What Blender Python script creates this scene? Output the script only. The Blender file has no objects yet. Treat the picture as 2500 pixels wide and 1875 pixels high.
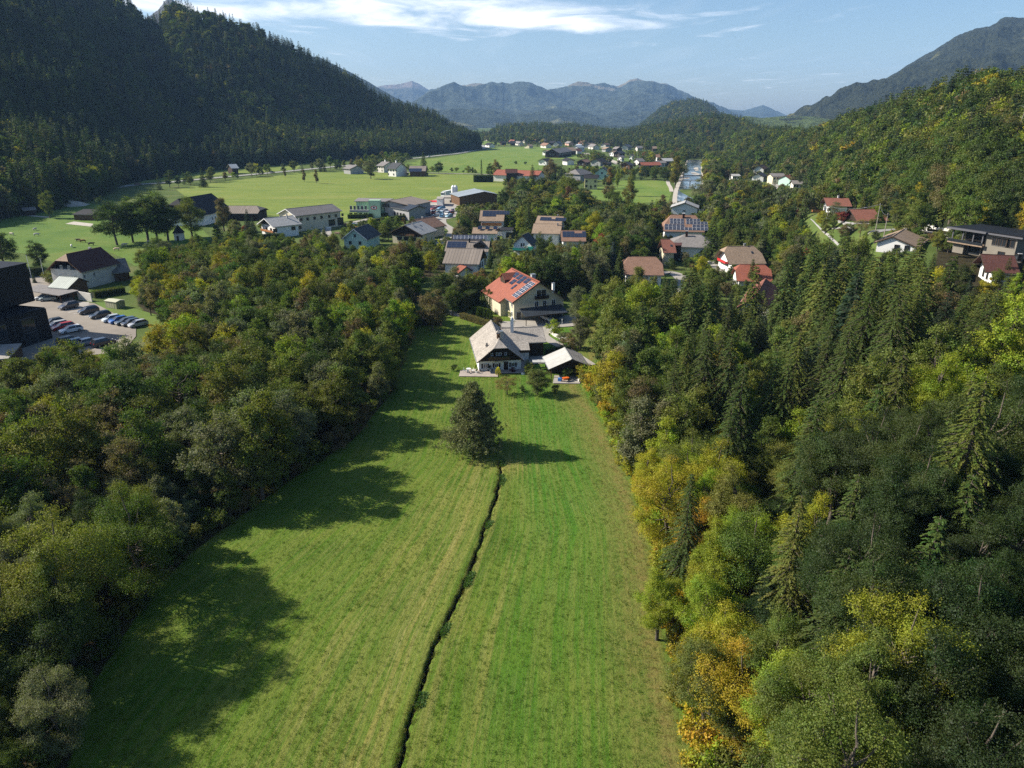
import bpy, math, random
import numpy as np
from mathutils import Vector, Matrix, noise as mnoise
SC = bpy.context.scene
COL = SC.collection
R = math.radians
# camera
CAMH, PITCH, FPX = 50.0, R(20.5), 1733.0       # metres, radians, focal length in px of the 2500 px wide photo
cam_d = bpy.data.cameras.new("camera")
cam_d.sensor_width = 36.0
cam_d.lens = FPX / 2500.0 * 36.0
cam_d.clip_start, cam_d.clip_end = 0.5, 60000.0
cam = bpy.data.objects.new("camera", cam_d)
cam.location = (0, 0, CAMH)
cam.rotation_euler = (R(90) - PITCH, 0, 0)
COL.objects.link(cam)
SC.camera = cam
# light, sky, exposure
SUN_EL = R(35)
SUN_TRAVEL = Vector((0.982, -0.19, 0)).normalized()      # the way the shadows fall on the ground
world = bpy.data.worlds.new("World")
SC.world = world
world.use_nodes = True
wn, wl = world.node_tree.nodes, world.node_tree.links
wn.clear()
def wnode(t, **k):
 n = wn.new(t)
 for a, b in k.items():
  setattr(n, a, b)
 return n
sky = wnode('ShaderNodeTexSky')
sky.sky_type = 'NISHITA'
sky.sun_disc = False
sky.sun_elevation = SUN_EL
az = math.atan2(-SUN_TRAVEL.x, -SUN_TRAVEL.y)             # direction towards the sun, clockwise from +Y
sky.sun_rotation = az
sky.air_density, sky.dust_density, sky.ozone_density, sky.altitude = 1.0, 1.8, 2.4, 500
tc = wnode('ShaderNodeTexCoord')
sep = wnode('ShaderNodeSeparateXYZ'); wl.new(tc.outputs['Generated'], sep.inputs[0])
def wm(op, a, b=None, c=None):
 n = wnode('ShaderNodeMath', operation=op)
 for i, v in enumerate((a, b, c)):
  if v is None: continue
  if isinstance(v, (int, float)): n.inputs[i].default_value = v
  else: wl.new(v, n.inputs[i])
 return n.outputs[0]
zc = wm('MAXIMUM', sep.outputs[2], 0.02)
cx, cy = wm('DIVIDE', sep.outputs[0], zc), wm('DIVIDE', sep.outputs[1], zc)
def cloud_noise(sx, sy, ox, oy, detail, rough, dist=0.0):
 cb = wnode('ShaderNodeCombineXYZ')
 wl.new(wm('MULTIPLY_ADD', cx, sx, ox), cb.inputs[0]); wl.new(wm('MULTIPLY_ADD', cy, sy, oy), cb.inputs[1])
 nt = wnode('ShaderNodeTexNoise'); nt.inputs['Scale'].default_value = 1.0
 nt.inputs['Detail'].default_value = detail; nt.inputs['Roughness'].default_value = rough
 nt.inputs['Distortion'].default_value = dist
 wl.new(cb.outputs[0], nt.inputs['Vector'])
 return nt.outputs['Fac']
def blob(x0, y0, rx, ry):
 dx = wm('POWER', wm('DIVIDE', wm('SUBTRACT', cx, x0), rx), 2.0)
 dy = wm('POWER', wm('DIVIDE', wm('SUBTRACT', cy, y0), ry), 2.0)
 return wm('EXPONENT', wm('MULTIPLY', wm('ADD', dx, dy), -1.0))
n1 = cloud_noise(0.95, 0.62, 3.1, 7.7, 10, 0.60, 0.5)
n2 = cloud_noise(0.10, 0.05, 11.3, 2.2, 3, 0.5)
n3 = cloud_noise(1.3, 0.16, 5.0, 1.0, 6, 0.6, 0.3)
bl = wm('ADD', wm('ADD', blob(-2.3, 7.6, 2.4, 1.25), blob(0.5, 9.0, 2.1, 1.1)), wm('MULTIPLY', blob(6.2, 8.9, .5, .35), .6))
cov = wm('ADD', wm('MULTIPLY', wm('SUBTRACT', n1, 0.5), 2.1), wm('MULTIPLY', bl, 0.80))
cov = wm('ADD', cov, wm('MULTIPLY', wm('SUBTRACT', n2, 0.5), 0.9))
mr = wnode('ShaderNodeMapRange'); mr.interpolation_type = 'SMOOTHSTEP'
mr.inputs['From Min'].default_value, mr.inputs['From Max'].default_value = 0.16, 0.95
wl.new(cov, mr.inputs['Value'])
thin = wm('MULTIPLY', wm('MAXIMUM', wm('SUBTRACT', n3, 0.52), 0.0), 0.30)
fac = wm('MINIMUM', wm('ADD', wm('MULTIPLY', mr.outputs[0], 0.95), thin), 0.95)
mixc = wnode('ShaderNodeMix', data_type='RGBA')
wl.new(fac, mixc.inputs[0])
hs = wnode('ShaderNodeHueSaturation'); hs.inputs['Saturation'].default_value = 1.15
hs.inputs['Value'].default_value = 1.12
wl.new(sky.outputs[0], hs.inputs['Color'])
wl.new(hs.outputs[0], mixc.inputs[6])
mixc.inputs[7].default_value = (12.2, 12.1, 12.3, 1)
bg = wnode('ShaderNodeBackground'); bg.inputs['Strength'].default_value = 0.070
wl.new(mixc.outputs[2], bg.inputs[0])
wo = wnode('ShaderNodeOutputWorld'); wl.new(bg.outputs[0], wo.inputs[0])
sun_d = bpy.data.lights.new("sun", 'SUN')
sun_d.energy = 5.0
sun_d.angle = R(0.53)
sun_d.color = (1.0, 0.93, 0.81)
sun = bpy.data.objects.new("sun", sun_d)
dvec = Vector((SUN_TRAVEL.x * math.cos(SUN_EL), SUN_TRAVEL.y * math.cos(SUN_EL), -math.sin(SUN_EL)))
sun.rotation_euler = dvec.to_track_quat('-Z', 'Y').to_euler()
sun.location = (-200, 50, 200)
COL.objects.link(sun)
vs = SC.view_settings
vs.view_transform, vs.look, vs.gamma, vs.use_curve_mapping = 'Standard', 'None', 1.0, False
vs.exposure = 0.95
cy_ = SC.cycles
cy_.max_bounces, cy_.diffuse_bounces, cy_.glossy_bounces, cy_.transmission_bounces = 5, 2, 2, 3
cy_.volume_bounces, cy_.transparent_max_bounces = 0, 6
cy_.use_denoising = False
cy_.use_preview_denoising = False
# helpers
rng = np.random.default_rng(7)
rnd = random.Random(11)
NX = Vector
def smooth(t):
 t = np.clip(t, 0, 1)
 return t * t * (3 - 2 * t)
def ray(px, py):
 x = (px - 1250.0) / FPX
 y = (937.5 - py) / FPX
 return x, math.cos(PITCH) + y * math.sin(PITCH), math.sin(PITCH) - y * math.cos(PITCH)
def at(px, py, z=0.0):
 """ground point seen at that pixel of the photo, on the level z"""
 x, f, d = ray(px, py)
 a = (CAMH - z) / d
 return (a * x, a * f)
def theta(px, py):
 x, f, d = ray(px, py)
 return math.atan2(x, f), math.atan2(-d, math.hypot(x, f))
def project(x, y, z):
 dz = z - CAMH
 fwd = y * math.cos(PITCH) - dz * math.sin(PITCH)
 up = y * math.sin(PITCH) + dz * math.cos(PITCH)
 fwd = np.maximum(fwd, 0.1)
 return 1250 + FPX * x / fwd, 937.5 - FPX * up / fwd, fwd
def tag(o, label=None, cat=None, group=None, kind=None):
 if label: o['label'] = label
 if cat: o['category'] = cat
 if group: o['group'] = group
 if kind: o['kind'] = kind
 return o
def empty(name, loc=(0, 0, 0), rz=0.0, sc=1.0):
 o = bpy.data.objects.new(name, None)
 o.empty_display_size = 0.5
 o.location = loc
 o.rotation_euler = (0, 0, rz)
 o.scale = (sc, sc, sc)
 COL.objects.link(o)
 return o
def link(name, me, parent=None, loc=(0, 0, 0), rot=(0, 0, 0)):
 o = bpy.data.objects.new(name, me)
 o.location = loc
 o.rotation_euler = rot
 COL.objects.link(o)
 if parent is not None:
  o.parent = parent
 return o
class MB:
 """collects boxes, prisms and tubes and becomes ONE mesh"""
 def __init__(s):
  s.v, s.f, s.m, s.mats = [], [], [], []
 def mat(s, m):
  if m not in s.mats: s.mats.append(m)
  return s.mats.index(m)
 def add(s, vs_, fs_, m):
  k, mi = len(s.v), s.mat(m)
  s.v += [tuple(v) for v in vs_]
  for f in fs_:
   s.f.append([i + k for i in f]); s.m.append(mi)
 def box(s, x0, x1, y0, y1, z0, z1, m):
  v = [(x0, y0, z0), (x1, y0, z0), (x1, y1, z0), (x0, y1, z0), (x0, y0, z1), (x1, y0, z1), (x1, y1, z1), (x0, y1, z1)]
  s.add(v, [(0, 3, 2, 1), (4, 5, 6, 7), (0, 1, 5, 4), (1, 2, 6, 5), (2, 3, 7, 6), (3, 0, 4, 7)], m)
 def hexa(s, bot, top, m):
  n = len(bot)
  v = list(bot) + list(top)
  fs_ = [tuple(range(n - 1, -1, -1)), tuple(range(n, 2 * n))]
  for i in range(n):
   j = (i + 1) % n
   fs_.append((i, j, n + j, n + i))
  s.add(v, fs_, m)
 def slab(s, quad, t, m):
  """a plate of thickness t hanging under the (counter-clockwise from above) polygon"""
  q = [Vector(p) for p in quad]
  n = (q[1] - q[0]).cross(q[-1] - q[0]).normalized()
  s.hexa([p - n * t for p in q], q, m)
 def tube(s, p0, p1, r0, r1, m, n=6, cap=True):
  p0, p1 = Vector(p0), Vector(p1)
  d = (p1 - p0).normalized()
  a = d.orthogonal().normalized(); b = d.cross(a)
  v = []
  for p, r in ((p0, r0), (p1, r1)):
   for i in range(n):
    t = 2 * math.pi * i / n
    v.append(p + (a * math.cos(t) + b * math.sin(t)) * r)
  fs_ = [(i, (i + 1) % n, n + (i + 1) % n, n + i) for i in range(n)]
  if cap:
   fs_ += [tuple(range(n - 1, -1, -1)), tuple(range(n, 2 * n))]
  s.add(v, fs_, m)
 def mesh(s, name):
  me = bpy.data.meshes.new(name)
  me.from_pydata(s.v, [], s.f)
  for m in s.mats: me.materials.append(m)
  me.polygons.foreach_set('material_index', s.m)
  me.update()
  return me
 def build(s, name, parent=None, loc=(0, 0, 0), rot=(0, 0, 0)):
  return link(name, s.mesh(name), parent, loc, rot)
def copy_tree(o, parent=None):
 c = o.copy(); COL.objects.link(c); c.parent = parent
 for ch in list(o.children): copy_tree(ch, c)
 return c
def np_mesh(name, V, F, mats, midx=None, smooth_=False, attrs=None):
 """V (n,3) array, F (m,k) array of equal-sized faces"""
 me = bpy.data.meshes.new(name)
 V = np.asarray(V, dtype=np.float32); F = np.asarray(F, dtype=np.int32)
 k = F.shape[1]
 me.vertices.add(len(V)); me.vertices.foreach_set('co', V.ravel())
 me.loops.add(F.size); me.loops.foreach_set('vertex_index', F.ravel())
 me.polygons.add(len(F)); me.polygons.foreach_set('loop_start', np.arange(0, F.size, k, dtype=np.int32))
 try: me.polygons.foreach_set('loop_total', np.full(len(F), k, dtype=np.int32))
 except Exception: pass
 for m in mats: me.materials.append(m)
 if midx is not None: me.polygons.foreach_set('material_index', np.asarray(midx, dtype=np.int32))
 if smooth_: me.polygons.foreach_set('use_smooth', np.ones(len(F), dtype=bool))
 for an, (ty, data) in (attrs or {}).items():
  a = me.attributes.new(an, ty, 'POINT')
  if ty == 'FLOAT': a.data.foreach_set('value', np.asarray(data, dtype=np.float32))
  elif ty == 'FLOAT_VECTOR': a.data.foreach_set('vector', np.asarray(data, dtype=np.float32).ravel())
  else: a.data.foreach_set('color', np.asarray(data, dtype=np.float32).ravel())
 me.update(); me.validate()
 return me
# materials
class NT:
 def __init__(s, name):
  s.mat = bpy.data.materials.new(name); s.mat.use_nodes = True
  s.n, s.l = s.mat.node_tree.nodes, s.mat.node_tree.links
  s.n.clear()
  s.out = s.n.new('ShaderNodeOutputMaterial')
 def node(s, t, ins=None, **k):
  n = s.n.new(t)
  for a, b in k.items(): setattr(n, a, b)
  for i, v in (ins or {}).items():
   if isinstance(v, bpy.types.NodeSocket): s.l.new(v, n.inputs[i])
   else: n.inputs[i].default_value = v
  return n
 def math(s, op, a, b=0.0, c=0.0, clamp=False):
  n = s.node('ShaderNodeMath', {0: a, 1: b, 2: c}, operation=op); n.use_clamp = clamp
  return n.outputs[0]
 def noise(s, scale, detail=4, rough=0.55, vec=None, dist=0.0):
  ins = {'Scale': scale, 'Detail': detail, 'Roughness': rough, 'Distortion': dist}
  if vec is not None: ins['Vector'] = vec
  return s.node('ShaderNodeTexNoise', ins).outputs['Fac']
 def ramp(s, f, stops):
  n = s.node('ShaderNodeValToRGB', {0: f})
  cr = n.color_ramp
  while len(cr.elements) < len(stops): cr.elements.new(0.5)
  for e, (p, c) in zip(cr.elements, stops):
   e.position = p; e.color = tuple(c) + (1,) if len(c) == 3 else c
  return n.outputs[0]
 def mix(s, f, a, b, blend='MIX'):
  n = s.node('ShaderNodeMix', data_type='RGBA', blend_type=blend)
  for i, v in ((0, f), (6, a), (7, b)):
   if isinstance(v, bpy.types.NodeSocket): s.l.new(v, n.inputs[i])
   elif i == 0: n.inputs[0].default_value = v
   else: n.inputs[i].default_value = tuple(v) + (1,) if len(v) == 3 else v
  return n.outputs[2]
 def obj(s): return s.node('ShaderNodeTexCoord').outputs['Object']
 def pos(s): return s.node('ShaderNodeNewGeometry').outputs['Position']
 def mapping(s, v, sc=(1, 1, 1), rot=(0, 0, 0)):
  return s.node('ShaderNodeMapping', {'Vector': v, 'Scale': sc, 'Rotation': rot}).outputs[0]
 def bump(s, h, strength=0.5, dist=0.1):
  return s.node('ShaderNodeBump', {'Height': h, 'Strength': strength, 'Distance': dist}).outputs[0]
 def bsdf(s, color, rough=0.8, normal=None, spec=0.3, metal=0.0, coat=0.0):
  n = s.node('ShaderNodeBsdfPrincipled')
  for k_, v in (('Base Color', color), ('Roughness', rough), ('Specular IOR Level', spec), ('Metallic', metal), ('Coat Weight', coat)):
   if isinstance(v, bpy.types.NodeSocket): s.l.new(v, n.inputs[k_])
   else:
    if k_ == 'Base Color' and len(v) == 3: v = tuple(v) + (1,)
    n.inputs[k_].default_value = v
  if normal is not None: s.l.new(normal, n.inputs['Normal'])
  s.l.new(n.outputs[0], s.out.inputs[0])
  return n
def plain(name, col, rough=0.8, var=0.12, scale=1.5, spec=0.25, bump=0.0, metal=0.0, coat=0.0):
 t = NT(name)
 v = t.obj()
 f = t.noise(scale, 5, 0.65, v)
 lo = tuple(c * (1 - var) for c in col); hi = tuple(min(1, c * (1 + var)) for c in col)
 c = t.ramp(f, [(0.3, lo), (0.7, hi)])
 nrm = t.bump(t.noise(scale * 8, 4, 0.6, v), 0.6, bump) if bump else None
 t.bsdf(c, rough, nrm, spec, metal, coat)
 return t.mat
def striped(name, col, axis, period, dark=0.7, rough=0.75, bump=0.03, var=0.15, width=0.12):
 """rows of boards, tiles or seams along one object axis"""
 t = NT(name)
 v = t.obj()
 sp = t.node('ShaderNodeSeparateXYZ', {0: v}).outputs[axis]
 fr = t.math('FRACT', t.math('DIVIDE', sp, period))
 line = t.math('LESS_THAN', fr, width)
 row = t.node('ShaderNodeTexWhiteNoise', {'W': t.math('FLOOR', t.math('DIVIDE', sp, period))}, noise_dimensions='1D').outputs[0]
 f = t.math('ADD', t.math('MULTIPLY', t.noise(1.2, 6, 0.7, v), 0.75), t.math('MULTIPLY', row, 0.25))
 lo = tuple(c * (1 - var) for c in col); hi = tuple(min(1, c * (1 + var)) for c in col)
 c = t.ramp(f, [(0.3, lo), (0.7, hi)])
 c = t.mix(line, c, tuple(x * dark for x in col))
 t.bsdf(c, rough, t.bump(fr, 0.8, bump), 0.25)
 return t.mat
def shingled(name, col, rough=0.8, var=0.35, row=0.35, wid=0.25, blotch=0.25):
 """short courses of shingles or tiles following the slope"""
 t = NT(name)
 v = t.obj()
 s3 = t.node('ShaderNodeSeparateXYZ', {0: v})
 z = t.math('DIVIDE', s3.outputs[2], row * 0.55)
 rz = t.math('FLOOR', z); fz = t.math('FRACT', z)
 xy = t.math('ADD', s3.outputs[0], s3.outputs[1])
 xo = t.math('ADD', t.math('DIVIDE', s3.outputs[1], wid), t.math('MULTIPLY', rz, 0.37))
 xo2 = t.math('DIVIDE', s3.outputs[0], wid)
 cell = t.node('ShaderNodeCombineXYZ', {0: t.math('FLOOR', xo), 1: rz, 2: t.math('FLOOR', xo2)})
 wnz = t.node('ShaderNodeTexWhiteNoise', {'Vector': cell.outputs[0]}, noise_dimensions='3D').outputs[0]
 big = t.noise(0.35, 5, 0.65, v)
 f = t.math('ADD', t.math('MULTIPLY', wnz, 0.5), t.math('MULTIPLY', big, 0.7))
 lo = tuple(c * (1 - var) for c in col); hi = tuple(min(1, c * (1 + var)) for c in col)
 c = t.ramp(f, [(0.25, lo), (0.85, hi)])
 st = t.noise(0.9, 6, 0.75, v)
 c = t.mix(t.math('MULTIPLY', t.ramp(st, [(0.5, (0, 0, 0)), (0.75, (1, 1, 1))]), blotch), c, tuple(x * 0.45 for x in col))
 c = t.mix(t.math('MULTIPLY', t.math('LESS_THAN', fz, 0.16), 0.5), c, tuple(x * 0.5 for x in col))
 t.bsdf(c, rough, t.bump(t.math('ADD', fz, t.math('MULTIPLY', wnz, 0.5)), 0.9, 0.03), 0.25)
 return t.mat
M = {}
def mk_foliage(name, rough=0.55, trans=0.34, huevar=0.030):
 t = NT(name)
 ti = t.node('ShaderNodeAttribute', attribute_type='INSTANCER', attribute_name='tint').outputs['Color']
 lv = t.node('ShaderNodeAttribute', attribute_type='GEOMETRY', attribute_name='leafvar')
 s3 = t.node('ShaderNodeSeparateXYZ', {0: lv.outputs['Vector']})
 leaf, clump, third = s3.outputs[0], s3.outputs[1], s3.outputs[2]
 hue = t.math('ADD', 0.5, t.math('MULTIPLY', t.math('SUBTRACT', clump, 0.5), huevar * 2))
 hue = t.math('ADD', hue, t.math('MULTIPLY', t.math('SUBTRACT', leaf, 0.5), huevar))
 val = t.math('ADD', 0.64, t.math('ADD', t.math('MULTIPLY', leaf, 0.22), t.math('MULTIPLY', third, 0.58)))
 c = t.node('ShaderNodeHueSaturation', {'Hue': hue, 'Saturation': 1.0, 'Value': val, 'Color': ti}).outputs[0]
 d = t.node('ShaderNodeBsdfDiffuse', {'Color': c})
 tc_ = t.node('ShaderNodeMix', data_type='RGBA', blend_type='MULTIPLY')
 tc_.inputs[0].default_value = 1.0
 t.l.new(c, tc_.inputs[6]); tc_.inputs[7].default_value = (1.15, 1.35, 0.45, 1)
 tr = t.node('ShaderNodeBsdfTranslucent', {'Color': tc_.outputs[2]})
 m1 = t.node('ShaderNodeMixShader', {0: trans, 1: d.outputs[0], 2: tr.outputs[0]})
 g = t.node('ShaderNodeBsdfGlossy', {'Color': (0.8, 0.85, 0.9, 1), 'Roughness': rough})
 m2 = t.node('ShaderNodeMixShader', {0: 0.012, 1: m1.outputs[0], 2: g.outputs[0]})
 t.l.new(m2.outputs[0], t.out.inputs[0])
 return t.mat
M['leaf'] = mk_foliage('leaf_foliage')
M['needle'] = mk_foliage('needle_foliage', 0.6, 0.18, 0.025)
M['bark'] = plain('bark', (0.11, 0.09, 0.07), 0.9, 0.35, 3.0)
M['bark_pale'] = plain('pale_bark', (0.30, 0.27, 0.23), 0.9, 0.3, 3.0)
# noise on arrays
def vnoise(x, y, seed=0):
 xi, yi = np.floor(x).astype(np.int64), np.floor(y).astype(np.int64)
 xf, yf = x - xi, y - yi
 def h(a, b):
  n = (a * 374761393 + b * 668265263 + seed * 974634777) & 0x7fffffff
  n = ((n ^ (n >> 13)) * 1274126177) & 0x7fffffff
  return ((n ^ (n >> 16)) & 0xffff) / 65535.0
 u, v = xf * xf * (3 - 2 * xf), yf * yf * (3 - 2 * yf)
 a = h(xi, yi) * (1 - u) + h(xi + 1, yi) * u
 b = h(xi, yi + 1) * (1 - u) + h(xi + 1, yi + 1) * u
 return a * (1 - v) + b * v
def fbm(x, y, seed=0, oct_=5, ridged=False):
 s, a, t = 0.0, 1.0, 0.0
 for o in range(oct_):
  n = vnoise(x * 2 ** o, y * 2 ** o, seed + o * 17)
  if ridged: n = 1 - np.abs(2 * n - 1)
  s = s + n * a; t += a; a *= 0.5
 return s / t
def inpoly(x, y, poly):
 x, y = np.asarray(x, float), np.asarray(y, float)
 ins = np.zeros(x.shape, bool)
 n = len(poly)
 for i in range(n):
  x0, y0 = poly[i]; x1, y1 = poly[(i + 1) % n]
  c = ((y0 > y) != (y1 > y)) & (x < (x1 - x0) * (y - y0) / ((y1 - y0) or 1e-9) + x0)
  ins ^= c
 return ins
def P(pts, z=0.0, k=1.0):
 return [at(a * k, b * k, z) for a, b in pts]
# hills as height functions
class Hill:
 """rises from distance r0 to a ridge at r1 whose skyline is read off the photo, falls away behind it"""
 def __init__(s, cols, canopy=15.0, prof=1.0, noise=8.0, nscale=90.0, fall=0.35, toe=None, seed=1):
  th, hr, r1, r0, zb = [], [], [], [], []
  for c in cols:
   t, e = theta(c[0], c[1])
   th.append(t); r1.append(c[2]); r0.append(c[3]); zb.append(c[4] if len(c) > 4 else 0.0)
   hr.append(CAMH + c[2] * math.tan(e) - canopy)
  s.th, s.hr, s.r1, s.r0, s.zb = map(np.array, (th, hr, r1, r0, zb))
  s.prof, s.noise, s.ns, s.fall, s.toe, s.seed = prof, noise, nscale, fall, toe, seed
 def h(s, x, y):
  th, r = np.arctan2(x, y), np.hypot(x, y)
  hr, r1, r0, zb = (np.interp(th, s.th, q) for q in (s.hr, s.r1, s.r0, s.zb))
  t = (r - r0) / (r1 - r0)
  tc_ = np.clip(t, 0, 1)
  if s.toe: p = np.where(tc_ < s.toe[0], tc_ / s.toe[0] * s.toe[1], s.toe[1] + (1 - s.toe[1]) * (tc_ - s.toe[0]) / (1 - s.toe[0]))
  else: p = tc_ ** s.prof
  h = zb + (hr - zb) * p
  w = np.clip(tc_ * (1 - tc_) * 4, 0, 1)
  h = h + s.noise * w * (fbm(x / s.ns, y / s.ns, s.seed, 5, True) - 0.5) * 2
  h = np.where(t > 1, hr - s.fall * (r - r1), h)
  h = np.where(t < 0, zb + np.clip(t, -1, 0) * 6 - 0.5, h)
  out = (th < s.th[0]) | (th > s.th[-1])
  return np.where(out, -20.0, h)
 def mesh(s, name, mat, nth=200, nr=70, back=0.35, pad=0.12, kind_=None, label=None, smooth_=True):
  th = np.linspace(s.th[0], s.th[-1], nth)
  t = np.concatenate([[-pad], np.linspace(0, 1, nr), np.linspace(1, 1 + back, max(4, nr // 8))[1:]])
  T, Q = np.meshgrid(th, t, indexing='ij')
  r1, r0 = np.interp(T, s.th, s.r1), np.interp(T, s.th, s.r0)
  r = r0 + (r1 - r0) * Q
  x, y = r * np.sin(T), r * np.cos(T)
  z = s.h(x, y)
  z = np.where(Q < 0, -3.0, z)
  V = np.stack([x, y, z], -1).reshape(-1, 3)
  n, m = T.shape
  i = np.arange(n - 1)[:, None] * m + np.arange(m - 1)[None, :]
  F = np.stack([i, i + m, i + m + 1, i + 1], -1).reshape(-1, 4)[:, ::-1]
  me = np_mesh(name, V, F, [mat], smooth_=smooth_)
  o = link(name, me)
  tag(o, label, kind='structure')
  return o
left_hill = Hill([(-1900, -600, 900, 430), (-900, -300, 950, 425), (-400, -200, 1020, 420), (0, -130, 1180, 505), (120, -90, 1220, 560), (220, -50, 1280, 672), (300, -14, 1300, 722), (333, 11, 1300, 745), (350, 42, 1300, 757),
        (388, 46, 1300, 785), (398, 11, 1300, 792), (440, 3, 1300, 812), (508, 25, 1300, 838), (576, 48, 1310, 862),
        (638, 73, 1320, 892), (723, 113, 1345, 925), (791, 147, 1370, 955), (848, 178, 1390, 980), (904, 215, 1400, 1000), (960, 249, 1420, 1040),
        (1017, 263, 1430, 1090), (1062, 277, 1430, 1140), (1102, 305, 1400, 1190), (1141, 328, 1380, 1240), (1166, 366, 1330, 1280), (1172, 420, 1330, 1290)],
        canopy=16, noise=13, nscale=120, toe=(0.36, 0.17), seed=3)
right_hill = Hill([(1780, 340, 1350, 1100, 0), (1800, 312, 1300, 1000, 0), (1838, 308, 1150, 850, 0), (1900, 306, 1050, 760, 0), (1973, 304, 900, 600, 2), (2041, 282, 760, 480, 5),
        (2086, 260, 680, 420, 8), (2177, 232, 560, 350, 12), (2261, 209, 480, 305, 16), (2323, 186, 440, 285, 18), (2380, 172, 410, 270, 19),
        (2425, 155, 395, 258, 20), (2465, 164, 385, 252, 20), (2500, 175, 380, 250, 20), (2700, 150, 380, 240, 20), (3300, 100, 380, 240, 20)],
        canopy=23, noise=5, nscale=70, prof=0.9, seed=5)
mid_hill = Hill([(1150, 345, 2200, 1900), (1185, 326, 2200, 1850), (1215, 303, 2250, 1700), (1250, 299, 2300, 1700), (1323, 297, 2300, 1700), (1370, 300, 2300, 1700),
        (1408, 299, 2300, 1650), (1453, 308, 2200, 1650), (1493, 313, 2200, 1600), (1560, 312, 2100, 1600), (1600, 320, 2000, 1600)],
    canopy=14, noise=5, nscale=160, prof=0.75, seed=8)
mid_hill2 = Hill([(1480, 330, 1900, 1500), (1540, 312, 1850, 1450), (1590, 302, 1800, 1350), (1634, 294, 1750, 1250), (1719, 277, 1700, 1200), (1770, 277, 1700, 1200),
        (1821, 288, 1600, 1200), (1840, 300, 1550, 1200), (1900, 312, 1500, 1150), (1960, 330, 1450, 1150)],
        canopy=14, noise=6, nscale=160, prof=0.8, seed=9)
cone_hill = Hill([(1540, 330, 3300, 2500), (1566, 305, 3200, 2500), (1612, 265, 3200, 2450), (1645, 248, 3200, 2400), (1691, 242, 3200, 2400), (1725, 251, 3200, 2400),
        (1758, 277, 3200, 2450), (1800, 306, 3200, 2500), (1830, 330, 3200, 2600)], canopy=8, noise=14, nscale=260, prof=0.8, seed=12)
def plateau(x, y):
 xf = 86 + np.clip(y - 170, -80, 160) * 0.2
 zp = np.interp(y, [0, 60, 120, 200, 260, 320, 420, 560], [3, 6, 12, 17, 16, 11, 4, 0])
 return zp * smooth((x - xf) / 17.0)
def plain_h(x, y):
 return plateau(x, y)
HILLS = (left_hill, right_hill, mid_hill, mid_hill2, cone_hill)
def Hgt(x, y):
 x, y = np.asarray(x, float), np.asarray(y, float)
 h = plain_h(x, y)
 for q in HILLS: h = np.maximum(h, q.h(x, y))
 return h
def G(px, py):
 """the point of the land seen at that pixel"""
 rx, rf, rd = ray(px, py)
 a = 30.0
 while a < 6000:
  x, y, z = rx * a, rf * a, CAMH - rd * a
  if z <= float(Hgt(x, y)):
   lo, hi = a / 1.01, a
   for _ in range(14):
    mid = (lo + hi) / 2
    if CAMH - rd * mid <= float(Hgt(rx * mid, rf * mid)): hi = mid
    else: lo = mid
   return rx * hi, rf * hi, CAMH - rd * hi
  a *= 1.01
 return rx * a, rf * a, 0.0
# regions
K = 1.13
meadow_left = [(-36, 30), (-36.5, 43.6), (-39.5, 52.7), (-40.5, 66), (-39.5, 74), (-36, 84), (-31.6, 96), (-26.5, 107), (-23.5, 128), (-24, 155), (-24.5, 176), (-19, 182)]
meadow_right = [(3, 172), (9, 160), (12, 150), (13.5, 138), (15.5, 117), (17.2, 96), (17.6, 79), (16.2, 65), (15.0, 54.5), (14.6, 43.6), (14, 30)]
meadow_poly = meadow_left + meadow_right
wood_left = [(-36.5, 20), (-36.5, 43.6), (-39.5, 52.7), (-40.5, 66), (-39.5, 74), (-36, 84), (-31.6, 96), (-26.5, 107), (-23.5, 128), (-24, 155), (-26, 176),
        (-28, 190), (-27, 205), (-30, 228), (-24, 244), (-22, 258), (-40, 266), (-62, 288), (-84, 300), (-112, 296), (-138, 272), (-128, 244), (-117, 218),
        (-108, 200), (-97, 184), (-86, 168), (-78, 158), (-72, 146), (-76, 132), (-90, 124), (-100, 120), (-112, 112), (-120, 90), (-120, 20)]
wood_right = [(15.6, 20), (15.6, 43.6), (15.9, 54.5), (17.0, 65), (18.4, 79), (18.0, 96), (16.2, 117), (15.5, 128), (19.5, 140), (21, 152), (25, 166), (26, 180), (24, 192),
        (30, 206), (40, 214), (58, 196), (72, 184), (90, 176), (103, 170), (104, 158), (122, 150), (160, 120), (160, 10), (60, 10)]
FIELDS = {}
def field_poly(pts): return P(pts)
FIELDS['hay_field'] = [(430, 463), (500, 450), (590, 438), (700, 426), (735, 421), (852, 419), (1010, 424), (1170, 427), (1200, 430), (1236, 447), (1222, 470), (1190, 492), (1150, 498), (1060, 500), (960, 520), (820, 545), (700, 530), (600, 520), (480, 500)]
FIELDS['hay_field_2'] = [(990, 396), (1040, 389), (1120, 378), (1186, 366), (1198, 359), (1345, 359), (1352, 373), (1448, 378), (1452, 387), (1335, 389), (1325, 413), (1290, 418), (1212, 425), (1170, 424), (1010, 420), (985, 414)]
FIELDS['verge_field'] = [(235, 470), (255, 449), (300, 441), (460, 427), (560, 415), (700, 404), (735, 402), (725, 413), (655, 420), (560, 424), (455, 437), (330, 450)]
FIELDS['pasture'] = [(-120, 530), (0, 527), (120, 520), (150, 497), (205, 494), (240, 500), (300, 520), (420, 545), (485, 552), (520, 585), (470, 598), (430, 640), (330, 650), (300, 630), (240, 605), (130, 640), (60, 620), (0, 610), (-120, 640)]
FIELDS['river_field'] = [(1518, 441), (1626, 441), (1634, 452), (1640, 470), (1632, 492), (1560, 496), (1450, 488), (1440, 474), (1440, 458), (1490, 456)]
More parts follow.
